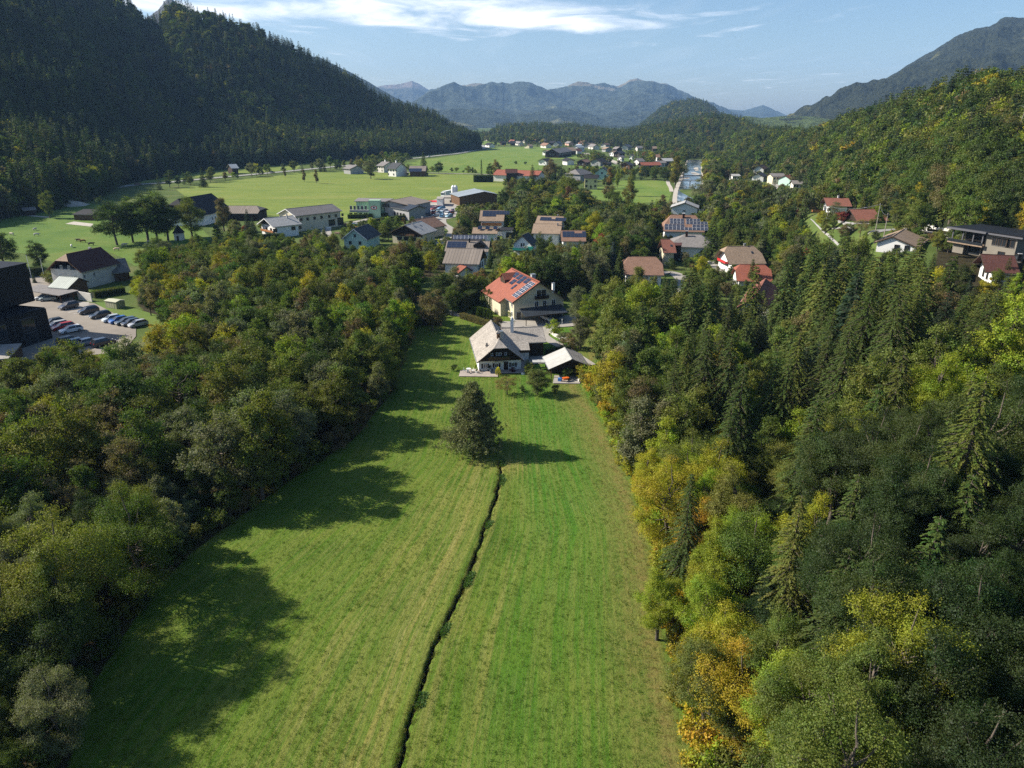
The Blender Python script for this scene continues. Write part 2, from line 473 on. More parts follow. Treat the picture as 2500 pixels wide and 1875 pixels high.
FIELDS['village_green'] = [(1385, 405), (1405, 397), (1450, 403), (1500, 402), (1510, 410), (1440, 414), (1400, 420)]
FIELDS['far_field'] = [(1163, 344), (1240, 344), (1300, 347), (1270, 353), (1180, 354), (1165, 352)]
FIELDS['garden_lawn'] = [(1304, 450), (1354, 448), (1356, 461), (1300, 468)]
FIELDS['road_field'] = [(1480, 385), (1540, 386), (1590, 390), (1540, 395), (1500, 393)]
FIELDS['lot_lawn'] = [(232, 737), (300, 742), (322, 752), (428, 782), (445, 800), (380, 806), (330, 795), (300, 778), (255, 757)]
FIELDS['back_lawn'] = [(1784, 583), (1826, 585), (1838, 592), (1780, 592)]
FIELDS['field_strip'] = [(1700, 345), (1710, 340), (1722, 345)]
def grass_mat(name, ca, cb, cc, stripe=None, bumpd=0.05, fine=18.0):
 t = NT(name)
 v = t.pos()
 big = t.noise(0.035, 5, 0.6, v)
 mid = t.noise(0.35, 5, 0.65, v)
 fn = t.noise(fine, 3, 0.7, v)
 if stripe:
  ms = t.mapping(v, stripe[1], (0, 0, stripe[0]))
  st = t.noise(1.0, 4, 0.6, ms)
  big = t.math('ADD', t.math('MULTIPLY', big, 0.45), t.math('MULTIPLY', st, 0.55))
 c = t.ramp(big, [(0.36, ca), (0.52, cb), (0.66, cc)])
 c = t.mix(t.math('MULTIPLY', t.ramp(mid, [(0.35, (0, 0, 0)), (0.7, (1, 1, 1))]), 0.35), c, tuple(x * 0.62 for x in ca))
 c = t.node('ShaderNodeHueSaturation', {'Value': t.math('ADD', 0.62, t.math('MULTIPLY', fn, 0.76)), 'Color': c}).outputs[0]
 t.bsdf(c, 0.85, t.bump(fn, 0.8, bumpd), 0.15)
 return t.mat
M['garden'] = grass_mat('garden_ground', (0.055, 0.085, 0.018), (0.075, 0.11, 0.025), (0.11, 0.11, 0.04), bumpd=0.1, fine=6)
M['field'] = grass_mat('field_grass', (0.125, 0.180, 0.028), (0.170, 0.215, 0.036), (0.225, 0.235, 0.058), (R(12), (0.010, 0.11, 1)), 0.12, 5)
M['field2'] = grass_mat('far_field_grass', (0.105, 0.175, 0.028), (0.145, 0.205, 0.034), (0.19, 0.22, 0.050), (R(-20), (0.06, 0.010, 1)), 0.12, 5)
M['pasture'] = grass_mat('pasture_grass', (0.070, 0.135, 0.016), (0.100, 0.165, 0.021), (0.135, 0.175, 0.032), bumpd=0.12, fine=5)
M['lawn'] = grass_mat('lawn_grass', (0.085, 0.15, 0.022), (0.11, 0.17, 0.03), (0.15, 0.17, 0.045), bumpd=0.04)
def sheet(name, poly, z, mat, label=None, kind='structure', follow=False):
 from mathutils.geometry import tessellate_polygon
 pts = [Vector((a, b, 0)) for a, b in poly]
 tris = tessellate_polygon([pts])
 V = [(p.x, p.y, z) for p in pts]
 me = bpy.data.meshes.new(name)
 fs_ = []
 for t3 in tris:
  a, b, c = (pts[i] for i in t3)
  fs_.append(tuple(t3) if (b - a).cross(c - a).z > 0 else tuple(reversed(t3)))
 me.from_pydata(V, [], fs_)
 me.materials.append(mat)
 o = link(name, me)
 return tag(o, label, kind=kind)
# ground sheet
def build_ground():
 thv = np.concatenate([np.linspace(-180, -44, 46)[:-1], np.linspace(-44, 44, 420), np.linspace(44, 180, 46)[1:]]) * math.pi / 180
 rv = np.concatenate([[0.5, 8, 16], np.geomspace(24, 16000, 400)])
 T, Q = np.meshgrid(thv, rv, indexing='ij')
 x, y = Q * np.sin(T), Q * np.cos(T)
 z = plain_h(x, y)
 mw = (x > -43.5) & (x < 25.5) & (y > 32) & (y < 188)
 z = np.where(mw, -2.0, z)
 V = np.stack([x, y, z], -1).reshape(-1, 3)
 n, m = T.shape
 i = np.arange(n - 1)[:, None] * m + np.arange(m - 1)[None, :]
 F = np.stack([i, i + 1, i + m + 1, i + m], -1).reshape(-1, 4)[:, ::-1]
 fx, fy = V[:, 0], V[:, 1]
 wood = inpoly(fx, fy, wood_left) | inpoly(fx, fy, wood_right)
 for hq in (right_hill, left_hill):
  wood |= hq.h(fx, fy) > plain_h(fx, fy) + 0.2
 t = NT('ground_soil_and_grass')
 v = t.pos()
 at_ = t.node('ShaderNodeAttribute', attribute_name='wood').outputs['Fac']
 f = t.noise(0.5, 6, 0.65, v)
 g = t.ramp(t.noise(0.05, 5, 0.6, v), [(0.35, (0.055, 0.085, 0.02)), (0.55, (0.085, 0.12, 0.028)), (0.7, (0.13, 0.125, 0.05))])
 fl = t.ramp(f, [(0.3, (0.020, 0.019, 0.010)), (0.6, (0.045, 0.036, 0.018)), (0.75, (0.04, 0.055, 0.015))])
 c = t.mix(at_, g, fl)
 t.bsdf(c, 0.95, t.bump(t.noise(3, 4, 0.7, v), 0.8, 0.25), 0.1)
 me = np_mesh('ground', V, F, [t.mat], smooth_=True, attrs={'wood': ('FLOAT', wood.astype(np.float32))})
 tag(link('ground', me), kind='structure')
DITCH = [(-1.8, 99.5), (-1.6, 95.0), (-2.3, 87.4), (-3.4, 81.3), (-4.1, 75.9), (-5.1, 70.1), (-6.2, 65.0), (-7.1, 61.2), (-7.9, 57.7), (-8.3, 54.5), (-8.6, 51.6), (-9.1, 48.3), (-9.2, 45.4), (-9.4, 41), (-9.8, 36), (-10, 33)]
def ditch_x(y):
 ys = np.array([p[1] for p in DITCH][::-1]); xs = np.array([p[0] for p in DITCH][::-1])
 w = 0.16 * (fbm(y * 0.9, y * 0 + 3.0, 4, 3) - 0.5) * 2
 return np.interp(y, ys, xs) + w
def build_meadow():
 xs = np.linspace(-44, 26, 420); ys = np.linspace(31.5, 188.5, 500)
 q = np.linspace(0, 1, 620); ys = 31.5 + 157 * q ** 1.25
 X, Y = np.meshgrid(xs, ys, indexing='ij')
 X = X.copy()
 dx = ditch_x(Y)
 d = X - dx
 fade = smooth((101.5 - Y) / 3.0)
 Z = 0.10 * (fbm(X / 9, Y / 9, 2, 4) - 0.5) + 0.05 * (fbm(X / 0.9, Y / 0.9, 6, 3) - 0.5)
 dn = d + 0.34 * (fbm(X / 0.7 + 9, Y / 0.7, 14, 3) - 0.5)
 wd = 0.11 + 0.15 * fbm(X * 0 + 2, Y / 1.7, 21, 3)
 cut = np.exp(-(np.abs(dn) / wd) ** 4) * 0.65 * fade
 lip = 0.06 * np.exp(-((np.abs(d) - 0.9) / 0.5) ** 2) * fade
 Z = Z - cut + lip
 V = np.stack([X, Y, Z + 0.02], -1).reshape(-1, 3)
 n, m = X.shape
 i = np.arange(n - 1)[:, None] * m + np.arange(m - 1)[None, :]
 F = np.stack([i, i + m, i + m + 1, i + 1], -1).reshape(-1, 4)
 spread = np.interp(Y, [30, 45, 60, 80, 100, 190], [1.0, 1.0, 0.97, 0.85, 0.62, 0.55])
 lat = (X - np.interp(Y, [33, 45, 60, 80, 100, 190], [-9.9, -9.2, -7.4, -3.6, -1.9, -1.9])) / spread
 pr = np.stack([lat, Y, X * 0], -1).reshape(-1, 3)
 rgt = np.interp(Y, [30, 43.6, 54.5, 65, 79, 96, 117, 128, 138, 150, 190], [14.4, 14.6, 14.9, 16, 17.4, 17.1, 15.4, 13.5, 13.2, 19, 24])
 worn = np.exp(-((X - rgt + 1.3) / 1.5) ** 2) * 0.95
 worn = np.maximum(worn, 0.6 * np.exp(-((X - rgt + 3.0) / 2.6) ** 2))
 dry = np.exp(-((lat + 3.4) / 1.9) ** 2) * 0.9 + np.exp(-((lat - 1.2) / 0.9) ** 2) * 0.45 + 0.35 * np.exp(-((lat + 9) / 4) ** 2) + 0.4 * np.exp(-((lat - 5.6) / 0.7) ** 2)
 dry *= .8 * smooth((104 - Y) / 12)
 dry = np.maximum(dry, 0.9 * np.exp(-(((X + 2) / 5) ** 2 + ((Y - 98) / 3) ** 2)))
 green = smooth((lat - 3) / 5) * (.45 + .55 * smooth((Y - 55) / 40))
 wood = (inpoly(X.ravel(), Y.ravel(), wood_left) | inpoly(X.ravel(), Y.ravel(), wood_right)).astype(np.float32)
 litter = np.clip(np.maximum(wood, 0), 0, 1)
 earth = np.clip(cut / 0.32, 0, 1)
 t = NT('meadow_grass')
 v = t.pos()
 prn = t.node('ShaderNodeAttribute', attribute_name='run').outputs['Vector']
 msk = t.node('ShaderNodeAttribute', attribute_name='mask').outputs['Color']
 mk = t.node('ShaderNodeSeparateColor', {0: msk})
 dryf, wornf, earthf = mk.outputs[0], mk.outputs[1], mk.outputs[2]
 wood_ = t.node('ShaderNodeAttribute', attribute_name='wood').outputs['Fac']
 greenf = t.node('ShaderNodeAttribute', attribute_name='green').outputs['Fac']
 streak = t.noise(1.0, 5, 0.62, t.mapping(prn, (1.25, 0.045, 1)))
 streak2 = t.noise(1.0, 4, 0.6, t.mapping(prn, (3.4, 0.11, 1)))
 patch = t.noise(0.11, 5, 0.6, v)
 tuft = t.noise(2.6, 5, 0.72, v)
 fine = t.noise(11.0, 3, 0.75, v)
 base = t.ramp(patch, [(0.34, (0.056, 0.118, 0.009)), (0.52, (0.080, 0.148, 0.012)), (0.68, (0.115, 0.165, 0.018))])
 base = t.mix(t.math('MULTIPLY', greenf, 0.8), base, (0.052, 0.155, 0.012))
 sf = t.math('MULTIPLY', t.ramp(streak, [(0.42, (0, 0, 0)), (0.58, (1, 1, 1))]), t.math('ADD', 0.30, dryf), clamp=True)
 c = t.mix(sf, base, (0.215, 0.200, 0.048))
 sf2 = t.math('MULTIPLY', t.ramp(streak2, [(0.48, (0, 0, 0)), (0.64, (1, 1, 1))]), t.math('ADD', 0.18, t.math('MULTIPLY', dryf, 0.7)), clamp=True)
 c = t.mix(sf2, c, (0.27, 0.245, 0.085))
 c = t.mix(t.math('MULTIPLY', dryf, 0.30), c, (0.18, 0.19, 0.04))
 wf = t.math('MULTIPLY', wornf, t.ramp(t.noise(0.9, 5, 0.7, v), [(0.3, (0.35, 0.35, 0.35)), (0.6, (1, 1, 1))]), clamp=True)
 c = t.mix(wf, c, (0.185, 0.150, 0.045))
 lit = t.ramp(tuft, [(0.3, (0.030, 0.026, 0.012)), (0.6, (0.075, 0.055, 0.025)), (0.75, (0.05, 0.065, 0.018))])
 c = t.mix(t.math('MULTIPLY', wood_, t.ramp(t.noise(0.5, 4, 0.6, v), [(0.25, (0.4, 0.4, 0.4)), (0.5, (1, 1, 1))])), c, lit)
 c = t.mix(t.math('MULTIPLY', t.ramp(tuft, [(0.30, (1, 1, 1)), (0.48, (0, 0, 0))]), 0.45), c, (0.028, 0.060, 0.008))
 c = t.node('ShaderNodeHueSaturation', {'Value': t.math('ADD', 0.50, t.math('MULTIPLY', fine, 1.0)), 'Color': c}).outputs[0]
 speck = t.node('ShaderNodeTexVoronoi', {'Vector': v, 'Scale': 3.2}, feature='F1')
 sp = t.math('MULTIPLY', t.math('LESS_THAN', speck.outputs['Distance'], 0.10), t.math('GREATER_THAN', t.noise(0.15, 3, 0.6, v), 0.52))
 c = t.mix(t.math('MULTIPLY', sp, 0.5), c, (0.30, 0.34, 0.16))
 c = t.mix(earthf, c, (0.022, 0.017, 0.011))
 h = t.math('ADD', t.math('MULTIPLY', tuft, 1.6), t.math('MULTIPLY', fine, 0.6))
 h = t.math('ADD', h, t.math('MULTIPLY', streak, 0.7))
 t.bsdf(c, 0.9, t.bump(h, 1.0, 0.11), 0.12)
 mask = np.stack([np.clip(dry, 0, 1), np.clip(worn, 0, 1), earth, np.ones_like(X)], -1).reshape(-1, 4)
 me = np_mesh('meadow', V, F, [t.mat], smooth_=True, attrs={'run': ('FLOAT_VECTOR', pr), 'mask': ('FLOAT_COLOR', mask), 'wood': ('FLOAT', litter), 'green': ('FLOAT', green.ravel())})
 tag(link('meadow', me), 'mown meadow with a narrow ditch running through it', kind='structure')
build_ground()
build_meadow()
FM = {'hay_field': 'field', 'hay_field_2': 'field2', 'verge_field': 'field', 'pasture': 'pasture', 'river_field': 'field2', 'far_field': 'field2'}
FIELD_XY = {}
for i, (k_, v_) in enumerate(FIELDS.items()):
 FIELD_XY[k_] = P(v_)
 sheet('lawn' if 'lawn' in k_ else ('pasture' if k_ == 'pasture' else 'field'), FIELD_XY[k_], 0.05 + 0.004 * i, M[FM.get(k_, 'lawn')])
# hill and mountain surfaces
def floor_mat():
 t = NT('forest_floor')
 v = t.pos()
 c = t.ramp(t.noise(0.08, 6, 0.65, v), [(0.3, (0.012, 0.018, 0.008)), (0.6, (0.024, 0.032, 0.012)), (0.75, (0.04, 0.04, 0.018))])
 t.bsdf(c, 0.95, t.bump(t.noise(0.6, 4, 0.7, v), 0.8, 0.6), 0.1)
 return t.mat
def far_mat(name, forest=(0.030, 0.045, 0.022), rock=(0.30, 0.27, 0.23), mead=(0.16, 0.16, 0.07), rock_h=1e9, mead_amt=0.12, sc=1.0, rock_span=120.0, grain=1.0, clear=()):
 t = NT(name)
 v = t.pos()
 s3 = t.node('ShaderNodeSeparateXYZ', {0: v})
 can = t.noise(0.05 * sc * grain, 6, 0.75, v)
 big = t.noise(0.0022 * sc, 6, 0.6, v)
 c = t.ramp(can, [(0.35, tuple(x * 0.45 for x in forest)), (0.52, forest), (0.68, (forest[0] * 1.9, forest[1] * 1.6, forest[2] * 1.3))])
 med = t.ramp(big, [(0.62 - mead_amt * 0.3, (0, 0, 0)), (0.66 - mead_amt * 0.3, (1, 1, 1))])
 c = t.mix(t.math('MULTIPLY', med, 0.8), c, mead)
 hh = t.math('ADD', s3.outputs[2], t.math('MULTIPLY', t.math('SUBTRACT', t.noise(0.006 * sc, 5, 0.6, v), 0.5), rock_span * 4))
 rf = t.node('ShaderNodeMapRange', {'Value': hh, 'From Min': rock_h, 'From Max': rock_h + rock_span * 0.4}, clamp=True).outputs[0]
 c = t.mix(rf, c, t.mix(t.noise(0.02 * sc, 5, 0.7, v), tuple(x * 0.6 for x in rock), rock))
 for (cx0, cy0, rx, ry, col) in clear:
  dx = t.math('POWER', t.math('DIVIDE', t.math('SUBTRACT', s3.outputs[0], cx0), rx), 2.0)
  dy = t.math('POWER', t.math('DIVIDE', t.math('SUBTRACT', s3.outputs[1], cy0), ry), 2.0)
  e = t.math('ADD', t.math('ADD', dx, dy), t.math('MULTIPLY', t.math('SUBTRACT', t.noise(0.012 * sc, 5, 0.65, v), 0.5), 2.6))
  c = t.mix(t.math('LESS_THAN', e, 1.0), c, col)
 hb_ = t.math('ADD', t.math('MULTIPLY', t.node('ShaderNodeTexNoise', {'Vector': v, 'Scale': 0.006 * sc, 'Detail': 7.0, 'Roughness': 0.6}).outputs['Fac'], 9.0), can)
 t.bsdf(c, 0.95, t.bump(hb_, 1.0, 16.0 / grain), 0.05)
 return t.mat
M['forest_floor'] = floor_mat()
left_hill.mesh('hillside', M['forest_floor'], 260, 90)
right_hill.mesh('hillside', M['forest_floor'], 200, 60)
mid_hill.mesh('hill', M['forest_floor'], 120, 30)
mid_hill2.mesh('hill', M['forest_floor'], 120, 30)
M['far_wood'] = far_mat('wooded_hill', (0.040, 0.052, 0.022), mead_amt=0.0, sc=2.2)
cone_hill.mesh('hill', M['far_wood'], 160, 60)
def mountain(name, cols, mat, noise=60, ns=700, prof=1.15, nth=300, nr=90, seed=20, jag=0.0):
 h = Hill(cols, canopy=0, noise=noise, nscale=ns, prof=prof, seed=seed, fall=0.5)
 th = np.linspace(h.th[0], h.th[-1], nth)
 s_ = {k: np.interp(th, h.th, getattr(h, k)) for k in ('hr', 'r1', 'r0', 'zb')}
 s_['hr'] = s_['hr'] + jag * (fbm(th * 160, th * 0 + seed, seed, 5) - 0.5)
 for k, v in s_.items(): setattr(h, k, v)
 h.th = th
 h.mesh(name, mat, nth, nr, back=0.12)
 return h
def pk(px, py, r):
 t, e = theta(px, py)
 return r * math.sin(t), r * math.cos(t)
bald = (0.17, 0.15, 0.105)
c1, c2, c3, c4 = pk(1195, 215, 8700), pk(1595, 235, 8500), pk(1460, 250, 8000), pk(1540, 230, 8600)
M['range'] = far_mat('mountain_range', (0.046, 0.060, 0.046), rock=(0.22, 0.20, 0.17), rock_h=690, mead_amt=0.03, sc=0.55, rock_span=70, grain=1.0,  # forest tone greyed paler, putting some distance haze into the colour
        clear=[(c1[0], c1[1], 330, 420, bald), (c2[0], c2[1], 150, 420, bald), (c3[0], c3[1], 320, 260, bald), (c4[0], c4[1], 280, 220, bald)])
mountain('mountain', [(940, 300, 9000, 5600), (1000, 262, 9000, 5600), (1048, 222, 9000, 5400), (1090, 216, 9000, 5400), (1130, 213, 9000, 5400), (1200, 209, 9000, 5300), (1246, 216, 9000, 5300), (1262, 212, 9000, 5300), (1290, 214, 9000, 5300),
        (1330, 222, 9000, 5300), (1363, 229, 9000, 5300), (1385, 228, 9100, 5300), (1410, 218, 9200, 5300), (1436, 212, 9300, 5300), (1480, 214, 9300, 5300), (1510, 212, 9300, 5300),
        (1540, 202, 9300, 5300), (1556, 198, 9300, 5300), (1575, 203, 9300, 5300), (1600, 212, 9300, 5300), (1625, 210, 9300, 5300), (1650, 225, 9300, 5300), (1671, 239, 9300, 5300), (1720, 262, 9200, 5300), (1800, 300, 9200, 5300)],
        M['range'], 190, 1150, 1.0, 560, 170, 21, 20)
M['range2'] = far_mat('lower_range', (0.042, 0.056, 0.042), mead_amt=0.10, sc=0.8, mead=(0.15, 0.15, 0.08))
mountain('mountain', [(820, 330, 6300, 4200), (960, 290, 6300, 4200), (1040, 268, 6300, 4200), (1110, 258, 6300, 4200), (1190, 262, 6300, 4200), (1260, 276, 6300, 4200), (1330, 268, 6300, 4200), (1400, 276, 6300, 4200),
        (1470, 287, 6300, 4200), (1530, 280, 6300, 4200), (1590, 287, 6300, 4200), (1640, 296, 6300, 4200), (1700, 300, 6300, 4200), (1760, 310, 6300, 4200)], M['range2'], 70, 600, 0.9, 420, 90, 33, 14)
M['pale_peak'] = far_mat('pale_peak', (0.06, 0.065, 0.045), rock=(0.20, 0.16, 0.13), rock_h=460, mead_amt=0.1, sc=0.5, rock_span=60)
mountain('mountain', [(840, 260, 11500, 9500), (890, 222, 11500, 9300), (932, 209, 11500, 9300), (975, 205, 11500, 9300), (1006, 197, 11500, 9300), (1022, 204, 11500, 9300), (1048, 220, 11500, 9300), (1090, 240, 11500, 9300), (1130, 262, 11500, 9500)],
        M['pale_peak'], 110, 700, 1.0, 240, 80, 45, 12)
mountain('mountain', [(700, 130, 4700, 3000), (780, 140, 4700, 3000), (859, 178, 4700, 3000), (905, 203, 4700, 3000), (940, 224, 4700, 3000), (983, 247, 4700, 3000), (1020, 265, 4700, 3000), (1060, 284, 4700, 3000), (1110, 306, 4700, 3100), (1160, 322, 4700, 3400)],
        M['range2'], 40, 500, 1.0, 200, 60, 52, 8)
mountain('mountain', [(1700, 310, 10500, 8500), (1758, 265, 10500, 8500), (1815, 270, 10500, 8500), (1840, 263, 10500, 8500), (1863, 256, 10500, 8500), (1885, 265, 10500, 8500), (1905, 277, 10500, 8500), (1960, 300, 10500, 8500)],
        M['range2'], 60, 700, 1.0, 120, 40, 60, 8)
M['grey_peak'] = far_mat('grey_peak', (0.05, 0.06, 0.05), rock=(0.15, 0.15, 0.15), rock_h=330, mead_amt=0.0, sc=1.0, rock_span=60)
mountain('mountain', [(300, 110, 3600, 2800), (345, 58, 3600, 2800), (358, 46, 3600, 2800), (372, 36, 3600, 2800), (386, 24, 3600, 2800), (398, 6, 3600, 2800), (408, 0, 3600, 2800), (420, -4, 3600, 2800), (432, 8, 3600, 2800), (470, 40, 3600, 2800), (520, 80, 3600, 2800)],
        M['grey_peak'], 50, 240, 1.1, 160, 50, 71, 16)
M['big_mountain'] = far_mat('big_mountain', (0.036, 0.044, 0.026), rock=(0.34, 0.32, 0.29), rock_h=470, mead_amt=0.0, sc=1.7, rock_span=45)
mountain('mountain', [(1900, 320, 3600, 2300), (1956, 284, 3600, 2300), (1990, 275, 3650, 2300), (2020, 262, 3650, 2300), (2052, 243, 3700, 2300), (2092, 221, 3800, 2300), (2115, 219, 3800, 2300), (2131, 212, 3800, 2300), (2182, 181, 3900, 2250), (2239, 147, 4000, 2200),
        (2295, 113, 4050, 2200), (2335, 87, 4100, 2200), (2380, 71, 4100, 2150), (2431, 58, 4100, 2150), (2444, 46, 4100, 2100), (2453, 42, 4100, 2100), (2475, 40, 4100, 2100), (2500, 42, 4100, 2100), (2560, 20, 4100, 2100), (2750, -60, 4100, 2000), (3300, -60, 4100, 2000), (3700, 150, 4000, 2200)],
        M['big_mountain'], 90, 330, 0.95, 460, 130, 81, 14)
M['alp'] = far_mat('alp_meadows', (0.036, 0.048, 0.022), mead=(0.13, 0.175, 0.05), mead_amt=0.75, sc=3.2)
mountain('hill', [(1730, 310, 2800, 1900), (1780, 288, 2800, 1900), (1820, 284, 2800, 1900), (1860, 288, 2800, 1900), (1900, 284, 2800, 1900), (1945, 284, 2800, 1900), (1990, 284, 2700, 1900), (2060, 296, 2600, 1900), (2120, 320, 2600, 1900)], M['alp'], 14, 200, 0.9, 140, 40, 91, 4)
# tree shapes
def unit(v):
 return v / np.maximum(np.linalg.norm(v, axis=-1, keepdims=True), 1e-9)
def kites(Pt, D, N, L, W):
 """leaf-shaped faces: base point, direction, normal hint, length, width"""
 S = unit(np.cross(D, N))
 L = L[:, None]; W = W[:, None]
 a = Pt; b = Pt + D * L * 0.45 + S * W * 0.5; c = Pt + D * L; d = Pt + D * L * 0.45 - S * W * 0.5
 V = np.stack([a, b, c, d], 1).reshape(-1, 3)
 F = np.arange(len(V)).reshape(-1, 4)
 return V, F
def tubes(segs, n=5):
 V, F = [], []
 for (p0, p1, r0, r1) in segs:
  p0, p1 = np.array(p0, float), np.array(p1, float)
  d = unit(p1 - p0)
  a = unit(np.cross(d, [0.3, 0.5, 0.81])); b = np.cross(d, a)
  k = len(V)
  for p, r in ((p0, r0), (p1, r1)):
   for i in range(n):
    t = 2 * math.pi * i / n
    V.append(p + (a * math.cos(t) + b * math.sin(t)) * r)
  for i in range(n): F.append((k + i, k + (i + 1) % n, k + n + (i + 1) % n, k + n + i))
 return np.array(V), np.array(F)
def broadleaf(seed, H=12.0, width=8.5, lobes=18, leaves=26000, leaf=0.19, per=18, base=0.20, sparse=0.0, conic=0.0, tuftr=0.42):
 g = np.random.default_rng(seed)
 cz = H * (base + (1 - base) * 0.47); rz = H * (1 - base) * 0.53; rx = width / 2
 cent, rad = [], []
 tries = 0
 while len(cent) < lobes and tries < 4000:
  tries += 1
  u = unit(g.normal(size=3)); u[2] = u[2] * 0.95 + 0.12
  f = g.uniform(0.30, 0.84) ** .8
  zrel = u[2] * f
  sx = (1 - conic * max(0, zrel + 0.3)) if conic else 1.0
  c = np.array([u[0] * f * rx * sx, u[1] * f * rx * sx, cz + u[2] * f * rz])
  r = g.uniform(0.17, 0.31) * rx * (0.75 if zrel > 0.5 else 1.0)
  if all(np.linalg.norm((c - q) / 1.0) > 0.55 * (r + s) for q, s in zip(cent, rad)):
   cent.append(c); rad.append(r)
 cent, rad = np.array(cent), np.array(rad)
 w = rad ** 2; w /= w.sum()
 ncl = leaves // per
 li = g.choice(len(cent), ncl, p=w)
 u = unit(g.normal(size=(ncl, 3)));
 rr = rad[li] * (0.62 + 0.5 * g.random(ncl) ** 0.7)
 cc = cent[li] + u * rr[:, None] * np.array([1.12, 1.12, 0.66])
 keep = ~((cc[:, 2] < H * base * 0.9) & (g.random(ncl) < 0.8)) & ((u[:, 2] > -.35) | (g.random(ncl) < .3))
 ell = ((cc - [0, 0, cz]) / [rx, rx, rz])
 keep &= (np.linalg.norm(ell, axis=1) > 0.42) | (g.random(ncl) < 0.25)
 cc, u, li = cc[keep], u[keep], li[keep]
 n = len(cc)
 tw = unit(u + g.normal(size=u.shape) * 0.55 + [0, 0, 0.25])
 P_ = np.repeat(cc, per, 0) + np.repeat(tw, per, 0) * (g.uniform(-1, 1, n * per) * tuftr * 1.35 * np.repeat(g.uniform(0.6, 1.3, n), per))[:, None] + g.normal(size=(n * per, 3)) * tuftr * 0.30
 U = np.repeat(u, per, 0)
 D = unit(U * 0.25 + g.normal(size=P_.shape) * 0.8 + [0, 0, -0.12])
 N = unit(U * 1.3 + [0, 0, 0.55] + g.normal(size=P_.shape) * 0.42)
 L = leaf * g.uniform(0.7, 1.35, len(P_)); W = L * g.uniform(0.55, 0.8, len(P_))
 V, F = kites(P_, D, N, L, W)
 lobev = g.random(len(cent))
 lv = np.stack([np.repeat(g.random(len(P_)), 4), np.repeat(np.repeat(0.6 * lobev[li] + 0.4 * g.random(n), per), 4), np.repeat(np.repeat(g.random(n), per), 4)], -1)
 segs = []
 top = np.array([g.normal() * 0.3, g.normal() * 0.3, H * 0.72])
 pts = [np.zeros(3) - [0, 0, 0.4], np.array([g.normal() * 0.12, g.normal() * 0.12, H * 0.22]), np.array([g.normal() * 0.3, g.normal() * 0.3, H * 0.45]), top]
 rr_ = [H * 0.021, H * 0.016, H * 0.010, H * 0.004]
 for i in range(3): segs.append((pts[i], pts[i + 1], rr_[i], rr_[i + 1]))
 for c, r in zip(cent, rad):
  t = np.clip((c[2] - H * 0.30) / (H * 0.62), 0.12, 0.95)
  q = pts[1] * (1 - t) + top * t if t > 0 else pts[1]
  q = np.array([q[0], q[1], max(H * 0.16, min(q[2], c[2] - 0.2 * H * 0.3))])
  mid = (q + c) / 2 + [0, 0, -0.05 * H * g.random()]
  segs.append((q, mid, H * 0.0075, H * 0.005)); segs.append((mid, c, H * 0.005, H * 0.002))
  for _ in range(3):
   e = c + unit(g.normal(size=3)) * r * 0.9
   segs.append((c, e, H * 0.0024, H * 0.0010))
 TV, TF = tubes(segs, 5)
 return V, F, lv, TV, TF
def conifer(seed, H=16.0, width=5.0, whorls=30, br=9, per=16, spray=0.75, droop=0.35, base=0.06, lean=0.0):
 g = np.random.default_rng(seed)
 P_, D, N, L, W, cl, th_ = [], [], [], [], [], [], []
 segs = [(np.array([0, 0, -0.4]), np.array([0, 0, H * 0.5]), H * 0.014, H * 0.008), (np.array([0, 0, H * 0.5]), np.array([0, 0, H * 0.99]), H * 0.008, H * 0.001)]
 for wv in range(whorls):
  t = (wv + g.uniform(-0.3, 0.3)) / whorls
  z = H * (base + (1 - base) * t)
  rad = width / 2 * (1 - t) ** 0.82 * g.uniform(0.85, 1.15) + 0.12
  nb = max(4, int(br * (0.6 + 0.5 * (1 - t))))
  a0 = g.uniform(0, 6.28)
  for b in range(nb):
   a = a0 + 6.283 * b / nb + g.normal() * 0.18
   Lb = rad * g.uniform(0.70, 1.18)
   dr = np.array([math.cos(a), math.sin(a), 0.0])
   up0 = 0.25 + 0.5 * t
   nseg = max(4, int(per * (0.35 + 0.65 * Lb / (width / 2))))
   s = np.sort(g.uniform(0.12, 1.0, nseg))
   zz = z + Lb * (up0 * s - (droop + up0) * s ** 1.7)
   base_p = dr[None, :] * (s * Lb)[:, None] + np.stack([s * 0, s * 0, zz], -1)
   side = np.array([-dr[1], dr[0], 0.0])
   sg = np.where(g.random(nseg) < 0.5, -1, 1)[:, None]
   d = unit(dr[None, :] * g.uniform(0.5, 1.1, (nseg, 1)) + side * sg * g.uniform(0.2, 1.0, (nseg, 1)) + np.stack([s * 0, s * 0, -g.uniform(0.15, 0.75, nseg)], -1))
   P_.append(base_p); D.append(d)
   N.append(unit(np.array([0, 0, 1.0]) + g.normal(size=(nseg, 3)) * 0.5))
   l = spray * g.uniform(0.6, 1.2, nseg) * (0.55 + 0.45 * Lb / (width / 2))
   L.append(l); W.append(l * g.uniform(0.32, 0.5, nseg))
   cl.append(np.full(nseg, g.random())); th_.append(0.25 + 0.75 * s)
   if b % 2 == 0: segs.append((np.array([0, 0, z]), base_p[-1], 0.035, 0.01))
 P_, D, N, L, W, cl, th_ = (np.concatenate(q) for q in (P_, D, N, L, W, cl, th_))
 V, F = kites(P_, D, N, L, W)
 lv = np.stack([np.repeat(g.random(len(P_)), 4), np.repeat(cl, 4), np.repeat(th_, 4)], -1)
 TV, TF = tubes(segs, 4)
 return V, F, lv, TV, TF
